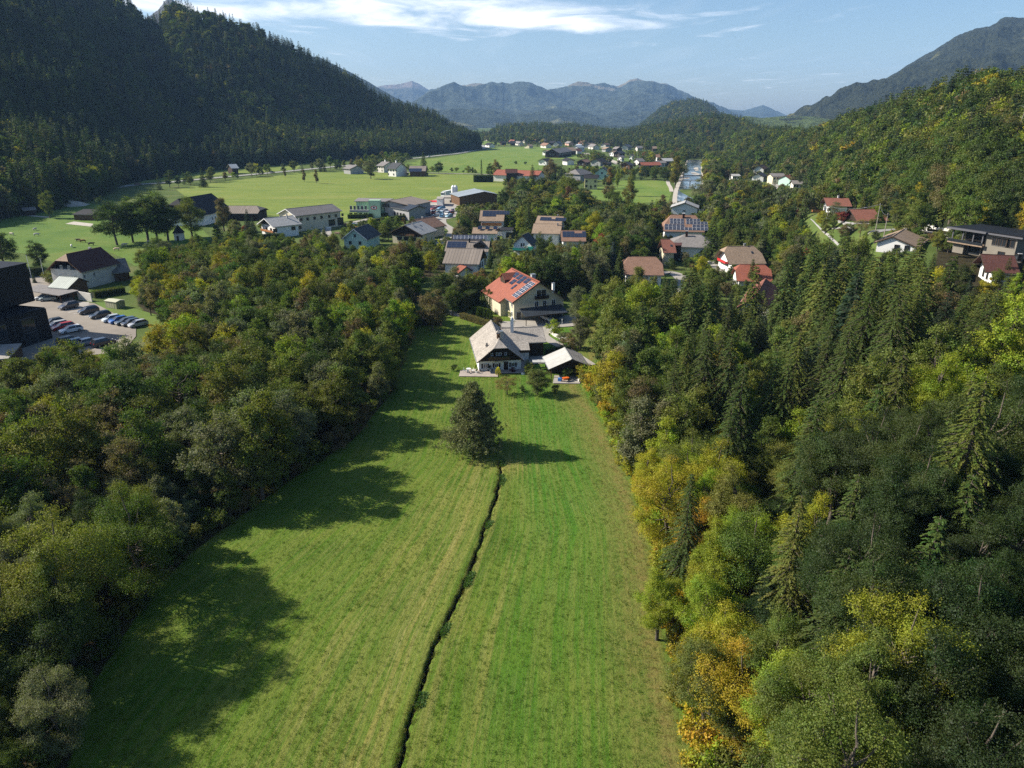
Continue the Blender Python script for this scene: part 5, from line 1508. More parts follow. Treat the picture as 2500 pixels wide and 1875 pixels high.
def bench(x, y, rz, label, c):
 r = empty('garden_bench', (x, y, 0.17), rz); tag(r, label, 'bench', 'benches against the farmhouse wall')
 m = MB(); m.box(-0.95, 0.95, -0.22, 0.22, 0.42, 0.47, c); m.build('seat', r)
 m = MB()
 for k in range(8): m.box(-0.93 + k * 0.235, -0.77 + k * 0.235, 0.20, 0.24, 0.50, 0.95 + 0.06 * math.sin(k * 1.9), c)
 m.box(-0.95, 0.95, 0.241, 0.27, 0.86, 0.98, M['trim']); m.build('backrest', r)
 for s in (-1, 1):
  m = MB(); m.box(s * 0.85 - 0.04, s * 0.85 + 0.04, -0.20, 0.20, 0.0, 0.419, M['trim']); m.build('leg', r)
bench(-5.9, 141.25, R(8), 'white slatted bench with dark rail under the left farmhouse window', M['trim_white'])
bench(-3.35, 141.6, R(8), 'long pale blue bench under the middle farmhouse window', plain('pale_blue_paint', (0.35, 0.45, 0.55), 0.6, 0.06))
def garden_table(x, y):
 r = empty('garden_table', (x, y, 0.17)); tag(r, 'small round dark table on the paved terrace corner', 'table')
 m = MB(); m.tube((0, 0, 0.70), (0, 0, 0.74), 0.5, 0.5, M['trim_white'], 16); m.build('table_top', r)
 m = MB(); m.tube((0, 0, 0.04), (0, 0, 0.70), 0.05, 0.05, M['trim'], 8); m.tube((0, 0, 0), (0, 0, 0.04), 0.3, 0.25, M['trim'], 10); m.build('leg', r)
def chair(x, y, rz, label):
 r = empty('garden_chair', (x, y, 0.17), rz); tag(r, label, 'chair', 'white chairs on the terrace')
 m = MB(); m.box(-.22, .22, -.22, .22, .42, .46, M['trim_white']); m.build('seat', r)
 m = MB(); m.box(-.22, .22, .19, .23, .47, .95, M['trim_white']); m.build('backrest', r)
 for a in (-1, 1):
  for c_ in (-1, 1):
   m = MB(); m.box(a * .19 - .02, a * .19 + .02, c_ * .19 - .02, c_ * .19 + .02, 0, .419, M['trim_white']); m.build('leg', r)
garden_table(-9.1, 140.6)
chair(-9.9, 140.4, R(80), 'white chair left of the round terrace table')
chair(-8.3, 140.3, R(-80), 'white chair right of the round terrace table')
chair(-9.2, 139.7, R(180), 'white chair on the meadow side of the round terrace table')
def pot(x, y, label, h=0.45, tint=T_GREEN):
 r = empty('potted_plant', (x, y, 0.17)); tag(r, label, 'plant', 'plant pots on the terrace')
 m = MB(); m.tube((0, 0, 0), (0, 0, 0.35), 0.16, 0.22, M['trim_white'], 10); m.build('pot', r)
 o = link('foliage', LIB['shrub'][0][0], r, (0, 0, 0.3)); o.scale = (0.22, 0.22, h); o['tint'] = tint
pot(-7.6, 141.0, 'white pot with leafy plant at the left farmhouse corner', 0.5, T_LIME)
pot(-4.6, 141.2, 'dark leafy plant in a pot between the two benches', 0.4, T_DARK)
pot(-7.4, 139.9, 'low pot on the terrace edge below the left corner', 0.25, T_GREY)
def topiary(x, y):
 r = empty('topiary_cone', (x, y, 0.02)); tag(r, 'small clipped yellow-green cone bush in front of the terrace', 'shrub')
 V, F, lv, TV, TF = columnar(77, 1.7, 1.1, 900, 0.12)
 o = link('foliage', np_mesh('foliage', V, F, [M['leaf']], attrs={'leafvar': ('FLOAT_VECTOR', lv)}), r); o['tint'] = (0.42, 0.36, 0.04)
 link('stem', np_mesh('stem', TV, TF, [M['bark']]), r)
topiary(-2.9, 138.9)
def bush(x, y, h, tint, label, w=1.0, z=0.0, name='shrub', group=None, cat='shrub'):
 r = empty(name, (x, y, z)); tag(r, label, cat, group)
 sh = LIB['shrub'][rnd.randrange(2)]
 o = link('foliage', sh[0], r); o.scale = (h / 2.6 * w, h / 2.6 * w, h / 2.6); o['tint'] = tint
 o2 = link('stem', sh[1], r); o2.scale = o.scale
 return r
bush(0.1, 141.0, 1.0, (0.13, 0.035, 0.045), 'low dark red bush beside the farmhouse door', 1.35)
bush(-12.3, 141.8, 1.5, T_DARK, 'round dark bush on the shaded lawn left of the terrace')
m = MB(); m.tube((0, 0, 0), (0, 0, 0.25), 0.45, 0.38, M['trim_white'], 12); m.tube((0, 0, 0.2), (0, 0, 0.5), 0.1, 0.05, M['metal'], 6)
bb = m.build('bird_bath', None, (2.3, 139.6, 0.02)); tag(bb, 'small white stone bird bath on the lawn edge', 'bird bath')
# open shed on the right
sh = House('open timber shed with a pale sheet roof slope, right of the farmhouse', 'shed', 'timber_shed', xyA=(12.2, 137.2), xyB=(11.2, 145.2), zr=4.1, ze=2.15, w=4.7, wr=3.6, zer=2.6, roof='tin', wall='wood_dark', oe=0.5, og=0.5, t=0.14, bottom=0.0)
for o in list(sh.wall.children): bpy.data.objects.remove(o)
bpy.data.objects.remove(sh.wall)
m = MB(); m.box(sh.wx[1] - 0.12, sh.wx[1], sh.wy[-1], sh.wy[1], 0, 2.1, M['wood_dark'])
m.box(-0.9, -0.78, sh.wy[-1] + .2, sh.wy[1] - 0.2, 0, 2.1, M['wood_dark']); m.box(sh.wx[-1] + 2.2, sh.wx[1] - 0.13, sh.wy[-1], sh.wy[-1] + 0.1, 0, 2.2, M['wood_dark'])
m.build('wall', sh.root)
m = MB();
poly = [(sh.wy[-1], 2.2), (sh.wy[1], 2.0), (0.2, 3.85)]
m.hexa([(sh.wx[-1] + 0.05, y, z) for y, z in poly], [(sh.wx[-1] + 0.13, y, z) for y, z in poly], M['wood_darky']); m.build('gable_boarding', sh.root)
for sx in (sh.wx[-1] + 0.1, sh.wx[-1] + 3.6):
 for sy in (sh.wy[1] - 0.1, 0.4, sh.wy[-1] + 0.1):
  m = MB(); m.box(sx - .09, sx + .09, sy - .09, sy + .09, 0, 2.3, M['wood_brown']); m.build('post', sh.root)
m = MB(); q = [(sh.x[-1] + 0.02, -0.02, sh.zr + 0.02), (sh.x[1] - 0.02, -0.02, sh.zr + 0.02), (sh.x[1] - 0.02, -3.6, 2.63), (sh.x[-1] + 0.02, -3.6, 2.63)]
m.slab([q[0], q[3], q[2], q[1]], 0.03, M['shingle']); m.build('shingle_slope', sh.roof)
sheet('shed_floor', [(8.2, 133.8), (13.6, 133.6), (14.5, 138), (8.8, 138.5)], 0.16, M['concrete'])
cn = empty('garden_canopy', (5.9, 141.8, 0)); tag(cn, 'small flat pale canopy between farmhouse and shed', 'canopy')
m = MB(); m.box(-1.6, 1.5, -0.9, 0.9, 2.1, 2.18, M['tin']); m.build('roof', cn)
for a in (-1.45, 1.35):
 for b_ in (-0.8, 0.8):
  m = MB(); m.box(a - .05, a + .05, b_ - .05, b_ + .05, 0, 2.099, M['trim']); m.build('post', cn)
def wheelbarrow(x, y, rz):
 r = empty('wheelbarrow', (x, y, 0.16), rz); tag(r, 'orange wheelbarrow parked at the open front of the shed', 'wheelbarrow')
 m = MB(); m.hexa([(-.4, -.25, .35), (.4, -.25, .35), (.4, .25, .35), (-.4, .25, .35)], [(-.6, -.4, .8), (.7, -.4, .8), (.7, .4, .8), (-.6, .4, .8)], M['orange_paint']); m.build('tray', r)
 m = MB(); m.tube((.75, -.06, .2), (.75, .06, .2), .2, .2, M['tyre'], 12); m.build('wheel', r)
 for s in (-1, 1):
  m = MB(); m.tube((.75, s * .1, .2), (-1.1, s * .3, .7), .025, .025, M['metal'], 5); m.build('handle', r)
wheelbarrow(10.8, 134.9, R(20))
def crate(x, y, z, mat, label, w=.6, d=.4, h=.35, name='crate', cat='crate'):
 r = empty(name, (x, y, z), rnd.uniform(-.4, .4)); tag(r, label, cat)
 m = MB(); m.box(-w / 2, w / 2, -d / 2, d / 2, 0, h, M[mat]); m.box(-w / 2 - .02, w / 2 + .02, -d / 2 - .02, d / 2 + .02, h - .06, h + 0.002, M[mat]); m.build('body', r)
crate(9.7, 135.1, .16, 'blue_paint', 'blue box beside the orange wheelbarrow', .7, .6, .6)
crate(13.6, 134.9, .16, 'trim_white', 'small white box at the shed wall', .4, .4, .5)
# yellow house
yh = House('cream house with red tiled roof full of solar panels, behind the old farmhouse', 'house', 'family_house', xyA=(7.3, 183.4), xyB=(-0.1, 201.9), zr=10.0, ze=5.2, w=7.7, wr=8.3, zer=4.3, roof='red_tile', wall='cream', oe=0.8, og=1.0, t=0.25, fascia='trim')
WX = yh.wx[-1]
m = MB(); m.box(yh.x[-1] + 5.2, yh.x[1] - 0.02, 7.72, 9.4, 4.15, 4.2, M['red_tile'])
dz = (10.0 - 5.2) / 7.7
q = [(yh.x[-1] + 5.4, 7.70, 5.2), (yh.x[1] - 0.02, 7.70, 5.2), (yh.x[1] - 0.02, 9.5, 5.2 - 1.8 * dz), (yh.x[-1] + 5.4, 9.5, 5.2 - 1.8 * dz)]
m = MB(); m.slab(q[::1], 0.25, M['red_tile']); m.build('eave_extension', yh.roof)
m = MB(); m.hexa([(yh.x[-1] + 6.2, 6.91, 0), (yh.wx[1], 6.91, 0), (yh.wx[1], 8.7, 0), (yh.x[-1] + 6.2, 8.7, 0)], [(yh.x[-1] + 6.2, 6.91, 5.2), (yh.wx[1], 6.91, 5.2), (yh.wx[1], 8.7, 4.15), (yh.x[-1] + 6.2, 8.7, 4.15)], M['cream']); m.build('side_wing_wall', yh.root)
def fw(u, z, w, h, st='white'): return add_window(yh.wall, (WX, u, z), R(-90), w, h, st)
fw(-0.9, 6.75, 2.9, 1.75, 'white')
m = MB(); m.box(-1.9 - .9 + .9, 1.9, -0.75, -0.02, 5.25, 5.35, M['trim']); m.box(-1.9, 1.9, -0.80, -0.72, 5.36, 6.15, M['wood_dark'])
for a in (-1.9, 1.82): m.box(a, a + .08, -0.719, -0.02, 5.36, 6.15, M['wood_dark'])
m.build('balcony', yh.wall, (WX, -0.9, 0), (0, 0, R(-90)))
for u in (0.45, -1.9, -4.5): fw(u, 3.85, 1.15, 1.6)
m = MB(); m.box(-0.75, 0.75, -0.06, 0.01, 0, 2.0, M['trim_white']); m.box(-0.62, 0.62, -0.075, -0.061, 0.1, 1.9, M['glass']); m.build('terrace_door', yh.wall, (WX, 5.6, 0.2), (0, 0, R(-90)))
yh.win('L', (-7.6,), 3.9, 1.0, 1.2); yh.win('L', (-7.6,), 1.4, 1.0, 1.4)
yh.solar(1, 0.6, 1.1, 2, 4, 1.55, 1.0, 0.06, 'white')
yh.solar(1, 0.6, 5.4, 2, 2, 1.55, 1.0, 0.06, 'white')
yh.solar(1, 4.4, 0.55, 2, 2, 1.0, 0.95, 0.05, 'dark')
yh.solar(1, 7.1, 0.55, 2, 3, 1.0, 0.95, 0.05, 'dark')
yh.solar(1, 9.8, 0.55, 2, 2, 1.0, 0.95, 0.05, 'dark'); yh.solar(1, 9.8, 2.8, 2, 2, 1.0, 0.95, 0.05, 'dark')
yh.solar(1, 12.6, 0.55, 2, 2, 1.1, 0.95, 0.05, 'dark'); yh.solar(1, 7.1, 4.0, 1, 2, 1.0, 0.95, 0.05, 'dark')
yh.dormer(1, 15.2, 5.4, 3.6, 2.6)
yh.chimney(7.5, -1.3, 1.3, 1.1, 'grey_wall', 'metal'); yh.chimney(0.9, -4.3, 2.0, 0.6, 'white', 'metal')
yh.skylight(-1, 6, 3)
m = MB()
for k in range(30): m.box(-yh.L / 2 + 0.3 + k * 0.62, -yh.L / 2 + 0.42 + k * 0.62, 0.35, 0.55, 9.84, 9.98, M['trim'])
m.build('snow_guard', yh.roof)
cp = empty('carport', (8.4, 180.5, 0)); tag(cp, 'carport with dark seamed roof along the cream house front', 'carport')
ox, oy = 8.4, 180.5
q = [(3.4 - ox, 175.6 - oy, 2.65), (14.6 - ox, 180.2 - oy, 2.65), (13.2 - ox, 186.2 - oy, 3.35), (1.9 - ox, 181.3 - oy, 3.35)]
m = MB(); m.slab(q, 0.16, M['seam_roof']); m.build('roof', cp)
m = MB(); a, b_ = Vector(q[0]), Vector(q[1]); dd = (b_ - a).normalized(); nn = Vector((dd.y, -dd.x, 0)) * 0.05
m.hexa([a + nn * .1 - Vector((0, 0, .22)), b_ + nn * .1 - Vector((0, 0, .22)), b_ + nn - Vector((0, 0, .22)), a + nn - Vector((0, 0, .22))][::-1], [a + nn * .1, b_ + nn * .1, b_ + nn, a + nn][::-1], M['trim']); m.build('fascia', cp)
for k in range(4):
 p_ = a.lerp(b_, (k + .1) / 3.4) + Vector((-.1, .25, 0)); m = MB(); m.box(p_.x - .09, p_.x + .09, p_.y - .09, p_.y + .09, 0, 2.46, M['trim']); m.build('post', cp)
car(9.3, 181.4, 0.2, R(-60), 'suv', (0.72, 0.72, 0.72), 'white SUV parked in the carport of the cream house', sc=1.0)
car(12.3, 182.6, 0.2, R(-62), 'hatch', (0.16, 0.22, 0.27), 'blue-grey car parked right in the carport of the cream house', sc=0.95)
sheet('driveway', [(-7, 181.4), (-5.4, 178.2), (-2.0, 173.4), (1, 171.2), (6, 169.6), (9.2, 171.6), (11.6, 174.6), (15.3, 175.6), (17.5, 177.5), (17, 187), (0, 181.5), (1.2, 180.0), (-3, 180.5)], 0.18, M['concrete'], 'pale concrete driveway')
strip('garden_path', [(9.4, 172), (7.7, 168.4), (9.0, 163.5), (11.9, 157.8), (14.4, 151.5), (17, 145)], 2.6, 0.172, M['concrete'])
strip('lane', [(-23, 196), (-18, 190), (-13, 186.5), (-9, 183.5), (-4, 180.5)], 3.6, 0.176, M['concrete'])
sw = empty('stone_wall', (9.7, 170.6, 0)); tag(sw, 'low curved wall of pale stone blocks beside the driveway', 'wall')
pts = [Vector(p) for p in ((9.9, 171.8, 0), (9.6, 170.0, 0), (10.4, 167.2, 0), (12.0, 164.4, 0), (14.0, 161.6, 0), (15.6, 159.4, 0))]
for i in range(5):
 a, b_ = pts[i], pts[i + 1]
 nst = 4
 for k in range(nst):
  p0, p1 = a.lerp(b_, k / nst), a.lerp(b_, (k + .94) / nst)
  d_ = (p1 - p0).normalized(); n_ = Vector((-d_.y, d_.x, 0)) * rnd.uniform(.20, .28); o3 = Vector((9.7, 170.6, 0))
  hh = Vector((0, 0, rnd.uniform(.62, .8)))
  bt = [p0 - n_ - o3, p1 - n_ - o3, p1 + n_ - o3, p0 + n_ - o3]
  m = MB(); m.hexa(bt, [q_ * 1.0 + hh for q_ in bt], M['old_white']); m.build('stone', sw)
HEDGES = []
hedge((-13.6, 184.0), (-5.3, 174.8), 1.2, 1.5, (0.16, 0.13, 0.04), 'clipped yellowish hedge along the lane left of the driveway', n=4200)
hedge((7.7, 151.8), (13.3, 155.5), 1.1, 1.4, T_DARK, 'dark clipped hedge between farmhouse and garden path')
hedge((3.6, 139.6), (3.4, 142.6), 1.2, 1.7, T_OLIVE, 'short olive hedge beside the pale canopy')
for i, (px, py, h, lb) in enumerate(((1184, 702, 5.6, 'tallest slim thuja left of the cream house'), (1194, 705, 5.8, 'slim thuja touching the tallest one left of the cream house'), (1167, 752, 3.2, 'short thuja at the lane, leftmost of the low row'), (1175, 750, 3.3, 'short thuja second from the left in the low row'),
        (1183, 755, 3.0, 'short thuja below the two tall ones'), (1192, 757, 3.0, 'short thuja second from the right in the low row'), (1199, 760, 3.0, 'short thuja at the right end of the low row'), (1102, 715, 4.5, 'dark thuja beside the lane, left of the hedge'), (1365, 712, 3.6, 'dark thuja behind the carport'), (1200, 712, 5.2, 'slim thuja right of the tallest pair'))):
 t_ = columnar(900 + i, h, h * 0.26 + 0.2, 1500, 0.16)
 V, F, lv, TV, TF = t_
 x, y = at(px, py, h)
 r = empty('thuja', (x, y, 0)); tag(r, lb, 'thuja', 'slim thujas around the cream house')
 o = link('crown', np_mesh('crown', V, F, [M['leaf']], attrs={'leafvar': ('FLOAT_VECTOR', lv)}), r); o['tint'] = (0.050, 0.075, 0.014) if i != 7 else T_DARK
 link('trunk', np_mesh('trunk', TV, TF, [M['bark']]), r)
m = MB(); m.tube((0, 0, 0), (0, 0, 1.5), .04, .04, M['metal'], 6); m.tube((0, 0, 1.5), (0, 0, 1.75), .16, .16, M['trim_white'], 10); o = m.build('garden_lamp', None, (0.6, 175.8, .18)); tag(o, 'low white globe lamp on the driveway', 'lamp')
m = MB(); m.tube((0, 0, 0), (0, 0, 1.4), .05, .05, M['trim_white'], 6); m.box(-.18, .18, -.05, .05, 1.2, 1.6, M['trim_white']); o = m.build('driveway_marker', None, (12.9, 176.6, .18)); tag(o, 'white post with a box at the right driveway edge', 'post')
# garden trees near the farmhouse, and the lone pine
V, F, lv, TV, TF = pine_tree(5, 11.9, 9.4)
r = empty('pine_tree', (-6.2, 103.4, 0)); tag(r, 'large shaggy lone pine standing in the meadow at the head of the ditch', 'pine tree')
o = link('crown', np_mesh('crown', V, F, [M['needle']], attrs={'leafvar': ('FLOAT_VECTOR', lv)}), r); o['tint'] = (0.165, 0.175, 0.075)
link('trunk', np_mesh('trunk', TV, TF, [M['bark']]), r)
def single_tree(x, y, h, tint, label, var=0, wide=1.0, z=0.0, kind='broad', name='broadleaf_tree', cat='tree', group=None):
 cm, tm, H0 = LIB[kind][var]
 r = empty(name, (x, y, z), rnd.uniform(0, 6), 1); r.scale = (h / H0 * wide, h / H0 * wide, h / H0)
 tag(r, label, cat, group)
 o = link('crown', cm, r); o['tint'] = tint; link('trunk', tm, r)
 return r
x, y = at(1238, 963); single_tree(x, y, 4.0, (0.20, 0.15, 0.045), 'small sparse tree with thin reddish-yellow leaves on the lawn', 5, 1.7)
x, y = at(1312, 963); single_tree(x, y, 5.6, (0.11, 0.13, 0.035), 'rounded green apple tree beside the shed, right of the sparse tree', 0, 1.7)
bush(at(1355, 958)[0], at(1355, 958)[1], 1.7, T_DARK, 'small dark ball of a bush in the apple tree shade')
x, y = at(1275, 955); bush(x, y, 1.2, T_DARK, 'low dark bush between the two lawn trees')
hedge((-14.5, 188.5), (-10.0, 200.5), 2.2, 4.6, T_DARK, 'tall dark thuja hedge left of the cream house', n=4500, leaf=.2)
hedge((-10.5, 187.5), (-6.5, 184.5), 1.6, 2.2, T_GREEN, 'loose green shrub hedge behind the short thujas', n=2500)
House('small dark shed under the trees at the end of the lawn', 'shed', 'shed', xyA=(-23.5, 178.5), xyB=(-18.5, 179.6), zr=2.8, ze=2.0, w=2.4, roof='brown_tile', wall='wood_dark', oe=.4, og=.3)
for (px, py, h, tint, lb, wd) in ((1103, 690, 9, T_GREEN, 'green tree above the lane, left of the tall hedge', 1.1), (1075, 722, 8, T_GREY, 'grey-green tree where the lane leaves the wood', 1.2), (1145, 662, 9, T_OLIVE, 'olive tree behind the tall dark hedge', 1.2), (1052, 702, 11, T_BROWN, 'brownish tree at the lane end of the left wood', 1.2), (1078, 655, 12, T_DARK, 'dark tree between corrugated roof and left wood', 1.1),
  (1170, 655, 8, (.2, .12, .05), 'reddish-brown tree left of the cream house dormer', 1.1), (1215, 770, 3.5, (.14, .1, .04), 'brownish bushy tree at the cream house corner', 1.5), (1232, 640, 9, T_YEL, 'yellowish tree behind the cream house gable dormer', 1.1)):
 x, y = at(px, py, h); single_tree(x, y, h, tint, lb, 0, wd)
for (px, py, h, w_, tint, lb) in ((1290, 912, 2.2, 1.0, T_OLIVE, 'rounded olive bush at the left side of the open shed'), (1303, 930, 2.6, 1.1, T_GREEN, 'leafy bush before the left post of the shed'), (1385, 925, 2.6, 1.0, T_DARK, 'dark climber bush at the right front of the shed'), (1352, 815, 3.6, 1.1, T_LIME, 'bright green bush above the curved stone wall'), (1375, 840, 3, 1.2, T_GREY, 'grey-green bush behind the curved stone wall'), (1392, 850, 3.4, 1.2, T_BROWN, 'brownish bush at the end of the stone wall'),
  (1250, 775, 2.2, 1.2, T_OLIVE, 'small olive bush at the cream house entrance'), (1205, 745, 3.2, 1.2, T_GREEN, 'green bush filling the corner left of the cream house')):
 x, y = at(px, py); bush(x, y, h, tint, lb, w_)
# left: dark modern block, car park, old farmhouse
def lot_pt(a, b, z=0.0): return at(*c7(a, b), z)
sheet('car_park', [at(*p) for p in ((20, 668), (60, 672), (118, 674), (128, 702), (190, 735), (232, 742), (262, 757), (300, 778), (332, 797), (332, 822), (300, 860), (200, 870), (60, 880), (-60, 870), (-60, 690))], 0.12, M['asphalt'], 'worn tan asphalt car park')
sheet('concrete_apron', [at(*c1(*p)) for p in ((640, 1500), (960, 1495), (960, 1545), (840, 1560))], 0.124, M['concrete'])
def line_on_ground(a, b, w=0.14, z=0.128):
 a, b = Vector((*a, z)), Vector((*b, z)); d = (b - a).normalized(); n = Vector((-d.y, d.x, 0)) * w / 2
 m = MB(); m.add([a - n, b - n, b + n, a + n], [(0, 1, 2, 3)], M['line']); o = m.build('bay_line'); tag(o, kind='structure')
hd = Vector((-0.65, -0.76, 0)).normalized(); sdv = Vector((0.85, -0.53, 0)).normalized()
row0 = Vector((-117.2, 189.6, 0))
for k in range(9):
 p = row0 + sdv * (k * 2.75 - 6.4); line_on_ground((p - hd * 2.4)[:2], (p + hd * 2.6)[:2])
ang = math.atan2(hd.y, hd.x)
G1 = 'cars in the row along the lawn of the car park'
row = [(740, 655, 'suv', (0.035, 0.035, 0.045), 'black SUV standing alone in front of the carport'), (955, 705, 'suv', (0.015, 0.020, 0.032), 'dark blue SUV, first of the row along the lawn'), (1080, 750, 'estate', (0.012, 0.018, 0.026), 'dark estate car, second of the row along the lawn'),
       (1205, 790, 'hatch', (0.52, 0.58, 0.60), 'silver car between the dark estate and the bright blue car'), (1280, 805, 'hatch', (0.02, 0.10, 0.34), 'bright blue car in the row along the lawn'), (1362, 818, 'estate', (0.03, 0.045, 0.055), 'dark grey estate right of the bright blue car'),
       (1418, 832, 'hatch', (0.012, 0.014, 0.02), 'black hatchback second from the right end of the row'), (1490, 845, 'hatch', (0.35, 0.36, 0.38), 'grey car half hidden by treetops at the right end of the row')]
for a, b, st, tint, lb in row:
 x, y = lot_pt(a, b, 0.7)
 car(x, y, 0.13, ang + (0.25 if a == 740 else rnd.uniform(-.04, .04)), st, tint, lb, G1, 1.12)
G2 = 'cars in the short row beside the black building'
for a, b, st, tint, lb in ((580, 825, 'hatch', (0.05, 0.06, 0.07), 'dark grey car nearest the black building wall'), (612, 858, 'estate', (0.45, 0.46, 0.47), 'silver car between the dark grey and the red one'), (682, 875, 'estate', (0.40, 0.03, 0.03), 'red car beside the white estate'), (765, 908, 'estate', (0.74, 0.74, 0.74), 'white estate car at the near end of the short row')):
 x, y = lot_pt(a, b, 0.7); car(x, y, 0.13, ang + rnd.uniform(-.04, .04), st, tint, lb, G2, 1.12)
G3 = 'cars in the shadow below the black building'
for a, b, st, tint, lb in ((745, 1030, 'suv', (0.05, 0.06, 0.075), 'dark SUV in the shadow right of the black building'), (850, 1040, 'hatch', (0.20, 0.25, 0.28), 'grey-blue car half hidden by the trees in the shadow'), (960, 1040, 'hatch', (0.33, 0.34, 0.35), 'light grey car in the shadow behind the yellow treetops'), (1120, 1050, 'suv', (0.02, 0.02, 0.025), 'black van-like car at the right end of the shadow row')):
 x, y = lot_pt(a, b, 0.7); car(x, y, 0.13, ang + math.pi + .1, st, tint, lb, G3, 1.12)
bx, by = -111.4, 165.2
ux, uy = 0.27, 0.963
r = empty('office_building', (bx, by, 0), math.atan2(uy, ux)); tag(r, 'black cubic building with slatted upper storey at the car park', 'building')
m = MB(); m.box(-30, 0, 0, 26, 0, 7.4, M['black']); wl_ = m.build('wall', r)
m = MB(); m.box(-30, 0.05, -0.05, 26, 7.403, 7.5, M['black']); m.box(-30, -0.2, 0.15, 0.35, 7.5, 7.75, M['black']); m.box(-0.2, 0.05, 0.35, 26, 7.501, 7.75, M['black']); m.build('roof', r)
m = MB(); m.box(-21.6, 4.6, 8.2, 30, 7.76, 17.0, M['black2']); m.build('upper_storey', r)
m = MB(); m.box(-21.8, 4.8, 8.0, 30, 17.003, 17.2, M['black']); m.build('upper_roof', r)
def big_pane(x, w, z, h, lb=None):
 m = MB(); m.box(x - w / 2, x + w / 2, -0.08, 0.02, z, z + h, M['alu_dark']); f_ = m.build('window', wl_)
 m = MB(); m.box(x - w / 2 + .1, x + w / 2 - .1, -0.10, -0.081, z + .1, z + h - .1, M['glass']); m.build('pane', f_)
big_pane(-5.4, 3.4, 3.6, 3.0); big_pane(-12.6, 3.4, 3.6, 3.0); big_pane(-5.4, 3.4, 0.2, 3.0); big_pane(-12.6, 3.4, 0.2, 3.0); big_pane(-19.5, 3.4, 3.6, 3.0)
for xx in (-2.9, -9.0, -16):
 m = MB(); m.box(xx - .03, xx + .03, -.03, -.002, 0.1, 7.3, M['alu_dark']); m.build('panel_joint', wl_)
HOUSES.append(dict(x=-118, y=165, r=14, kb=(-50, 128, 650, 830), near=190))
rr, ww, _ = flat_box('terrace_building', 'low brown flat-roofed annex at the left picture edge, below the black building', 'building', [(-110.5, 140.5), (-106.0, 141.5), (-110.0, 152.0), (-124, 149), (-122, 136)], 0, 2.6, 'wood_brown', 'concrete')
HOUSES.append(dict(x=-112, y=145, r=10, kb=(-50, 38, 865, 915), near=150))
r = empty('carport', (-137, 206, 0)); tag(r, 'large flat grey carport roof on posts at the car park', 'carport')
q = [(-145.0, 206.3, 2.7), (-129.3, 198.6, 2.7), (-127.4, 205.2, 2.7), (-144.0, 213.5, 2.7)]
m = MB(); m.slab([(a + 137, b - 206, c) for a, b, c in q], 0.2, M['grey_tile']); m.build('roof', r)
for (a, b) in ((-143.6, 207.3), (-137, 204), (-130.2, 200.4), (-143.0, 212.0), (-129.0, 204.6)):
 m = MB(); m.box(a + 137 - .12, a + 137 + .12, b - 206 - .12, b - 206 + .12, 0, 2.49, M['wood_brown']); m.build('post', r)
HOUSES.append(dict(x=-137, y=206, r=9, kb=(52, 215, 690, 765), near=200))
x, y = lot_pt(470, 560, .7); car(x, y, 0.13, ang - .5, 'hatch', (0.6, 0.62, 0.64), 'silver car under the left end of the flat carport', 'cars under the flat carport', 1.1)
x, y = lot_pt(520, 570, .7); car(x, y, 0.13, ang - .5, 'hatch', (0.25, 0.32, 0.33), 'grey-green car under the flat carport', 'cars under the flat carport', 1.1)
House('shed with pale seamed metal roof and dark wooden gable beside the flat carport', 'shed', 'shed', A=c1(640, 1212), B=c1(850, 1228), zr=5.4, ze=3.6, w=3.2, wr=4.6, zer=3.0, roof='seam_light', wall='wood_brown', oe=.4, og=.4, vis=0.1)
r = empty('garden_wall', (-125, 203.5, 0), R(-28)); tag(r, 'pale rendered wall beside the carport with red climber', 'wall')
m = MB(); m.box(-3.2, 3.2, -.15, .15, 0, 2.5, M['old_white']); m.build('wall', r)
lf = House('old white farmhouse with dark maroon half-hipped roof beside the pasture', 'farmhouse', 'farmhouse', A=(161.5, 620), B=(245.5, 603), zr=10.5, ze=5.6, w=6.8, roof='maroon_tile', wall='old_white', oe=.7, og=.8, hipA=.38, hx=2.2, vis=0.7, fascia='wood_brown')
q_ = lf.hip[-1]; zz = lf.zr - (lf.zr - lf.ze[1]) * q_
m = MB(); pts = [(lf.x[-1] - 0.03, lf.w[1] * q_, zz + .04), (lf.x[-1] - 0.03, -lf.w[-1] * q_, zz + .04), (lf.x[-1] + 2.15, 0, lf.zr + .05)]
m.hexa([(p[0], p[1], p[2] - .03) for p in pts], pts, M['tan_tile']); m.build('hip_tiles', lf.roof)
lf.win('A', (-1.5, 1.5), 6.6, .9, 1.15); lf.win('A', (-3.2, 2.6), 3.6, .9, 1.15); lf.win('R', (-6.3, -2.6), 3.9, .9, 1.15); lf.win('R', (-6.3,), 1.2, .9, 1.1)
lf.chimney(10, 1.0, 1.0, .7, 'old_white')
w2 = House('grey-roofed barn wing in front of the maroon farmhouse', 'barn', 'barn', A=(263, 634.5), B=(305, 630), zr=6.6, ze=2.9, w=4.6, roof='grey_tile', wall='wood_brown', oe=.5, og=.4, vis=0.3)
hedge(at(228, 728), at(305, 715), 2.2, 2.0, (0.10, 0.115, 0.02), 'broad trimmed hedge behind the electricity box', n=5000)
r = empty('transformer_box', (*at(283, 751), 0), R(-24)); tag(r, 'small olive electricity cabin on the car park lawn', 'cabin')
m = MB(); m.box(-2.2, 2.2, -1.4, 1.4, 0, 2.1, plain('olive_cabin', (0.30, 0.31, 0.19), .7, .06)); m.build('wall', r)
m = MB(); m.hexa([(-2.4, -1.6, 2.103), (2.4, -1.6, 2.103), (2.4, 1.6, 2.103), (-2.4, 1.6, 2.103)], [(-2.3, -.1, 2.45), (2.3, -.1, 2.45), (2.3, .1, 2.45), (-2.3, .1, 2.45)], plain('olive_roof', (0.42, 0.42, 0.30), .7, .06)); m.build('roof', r)
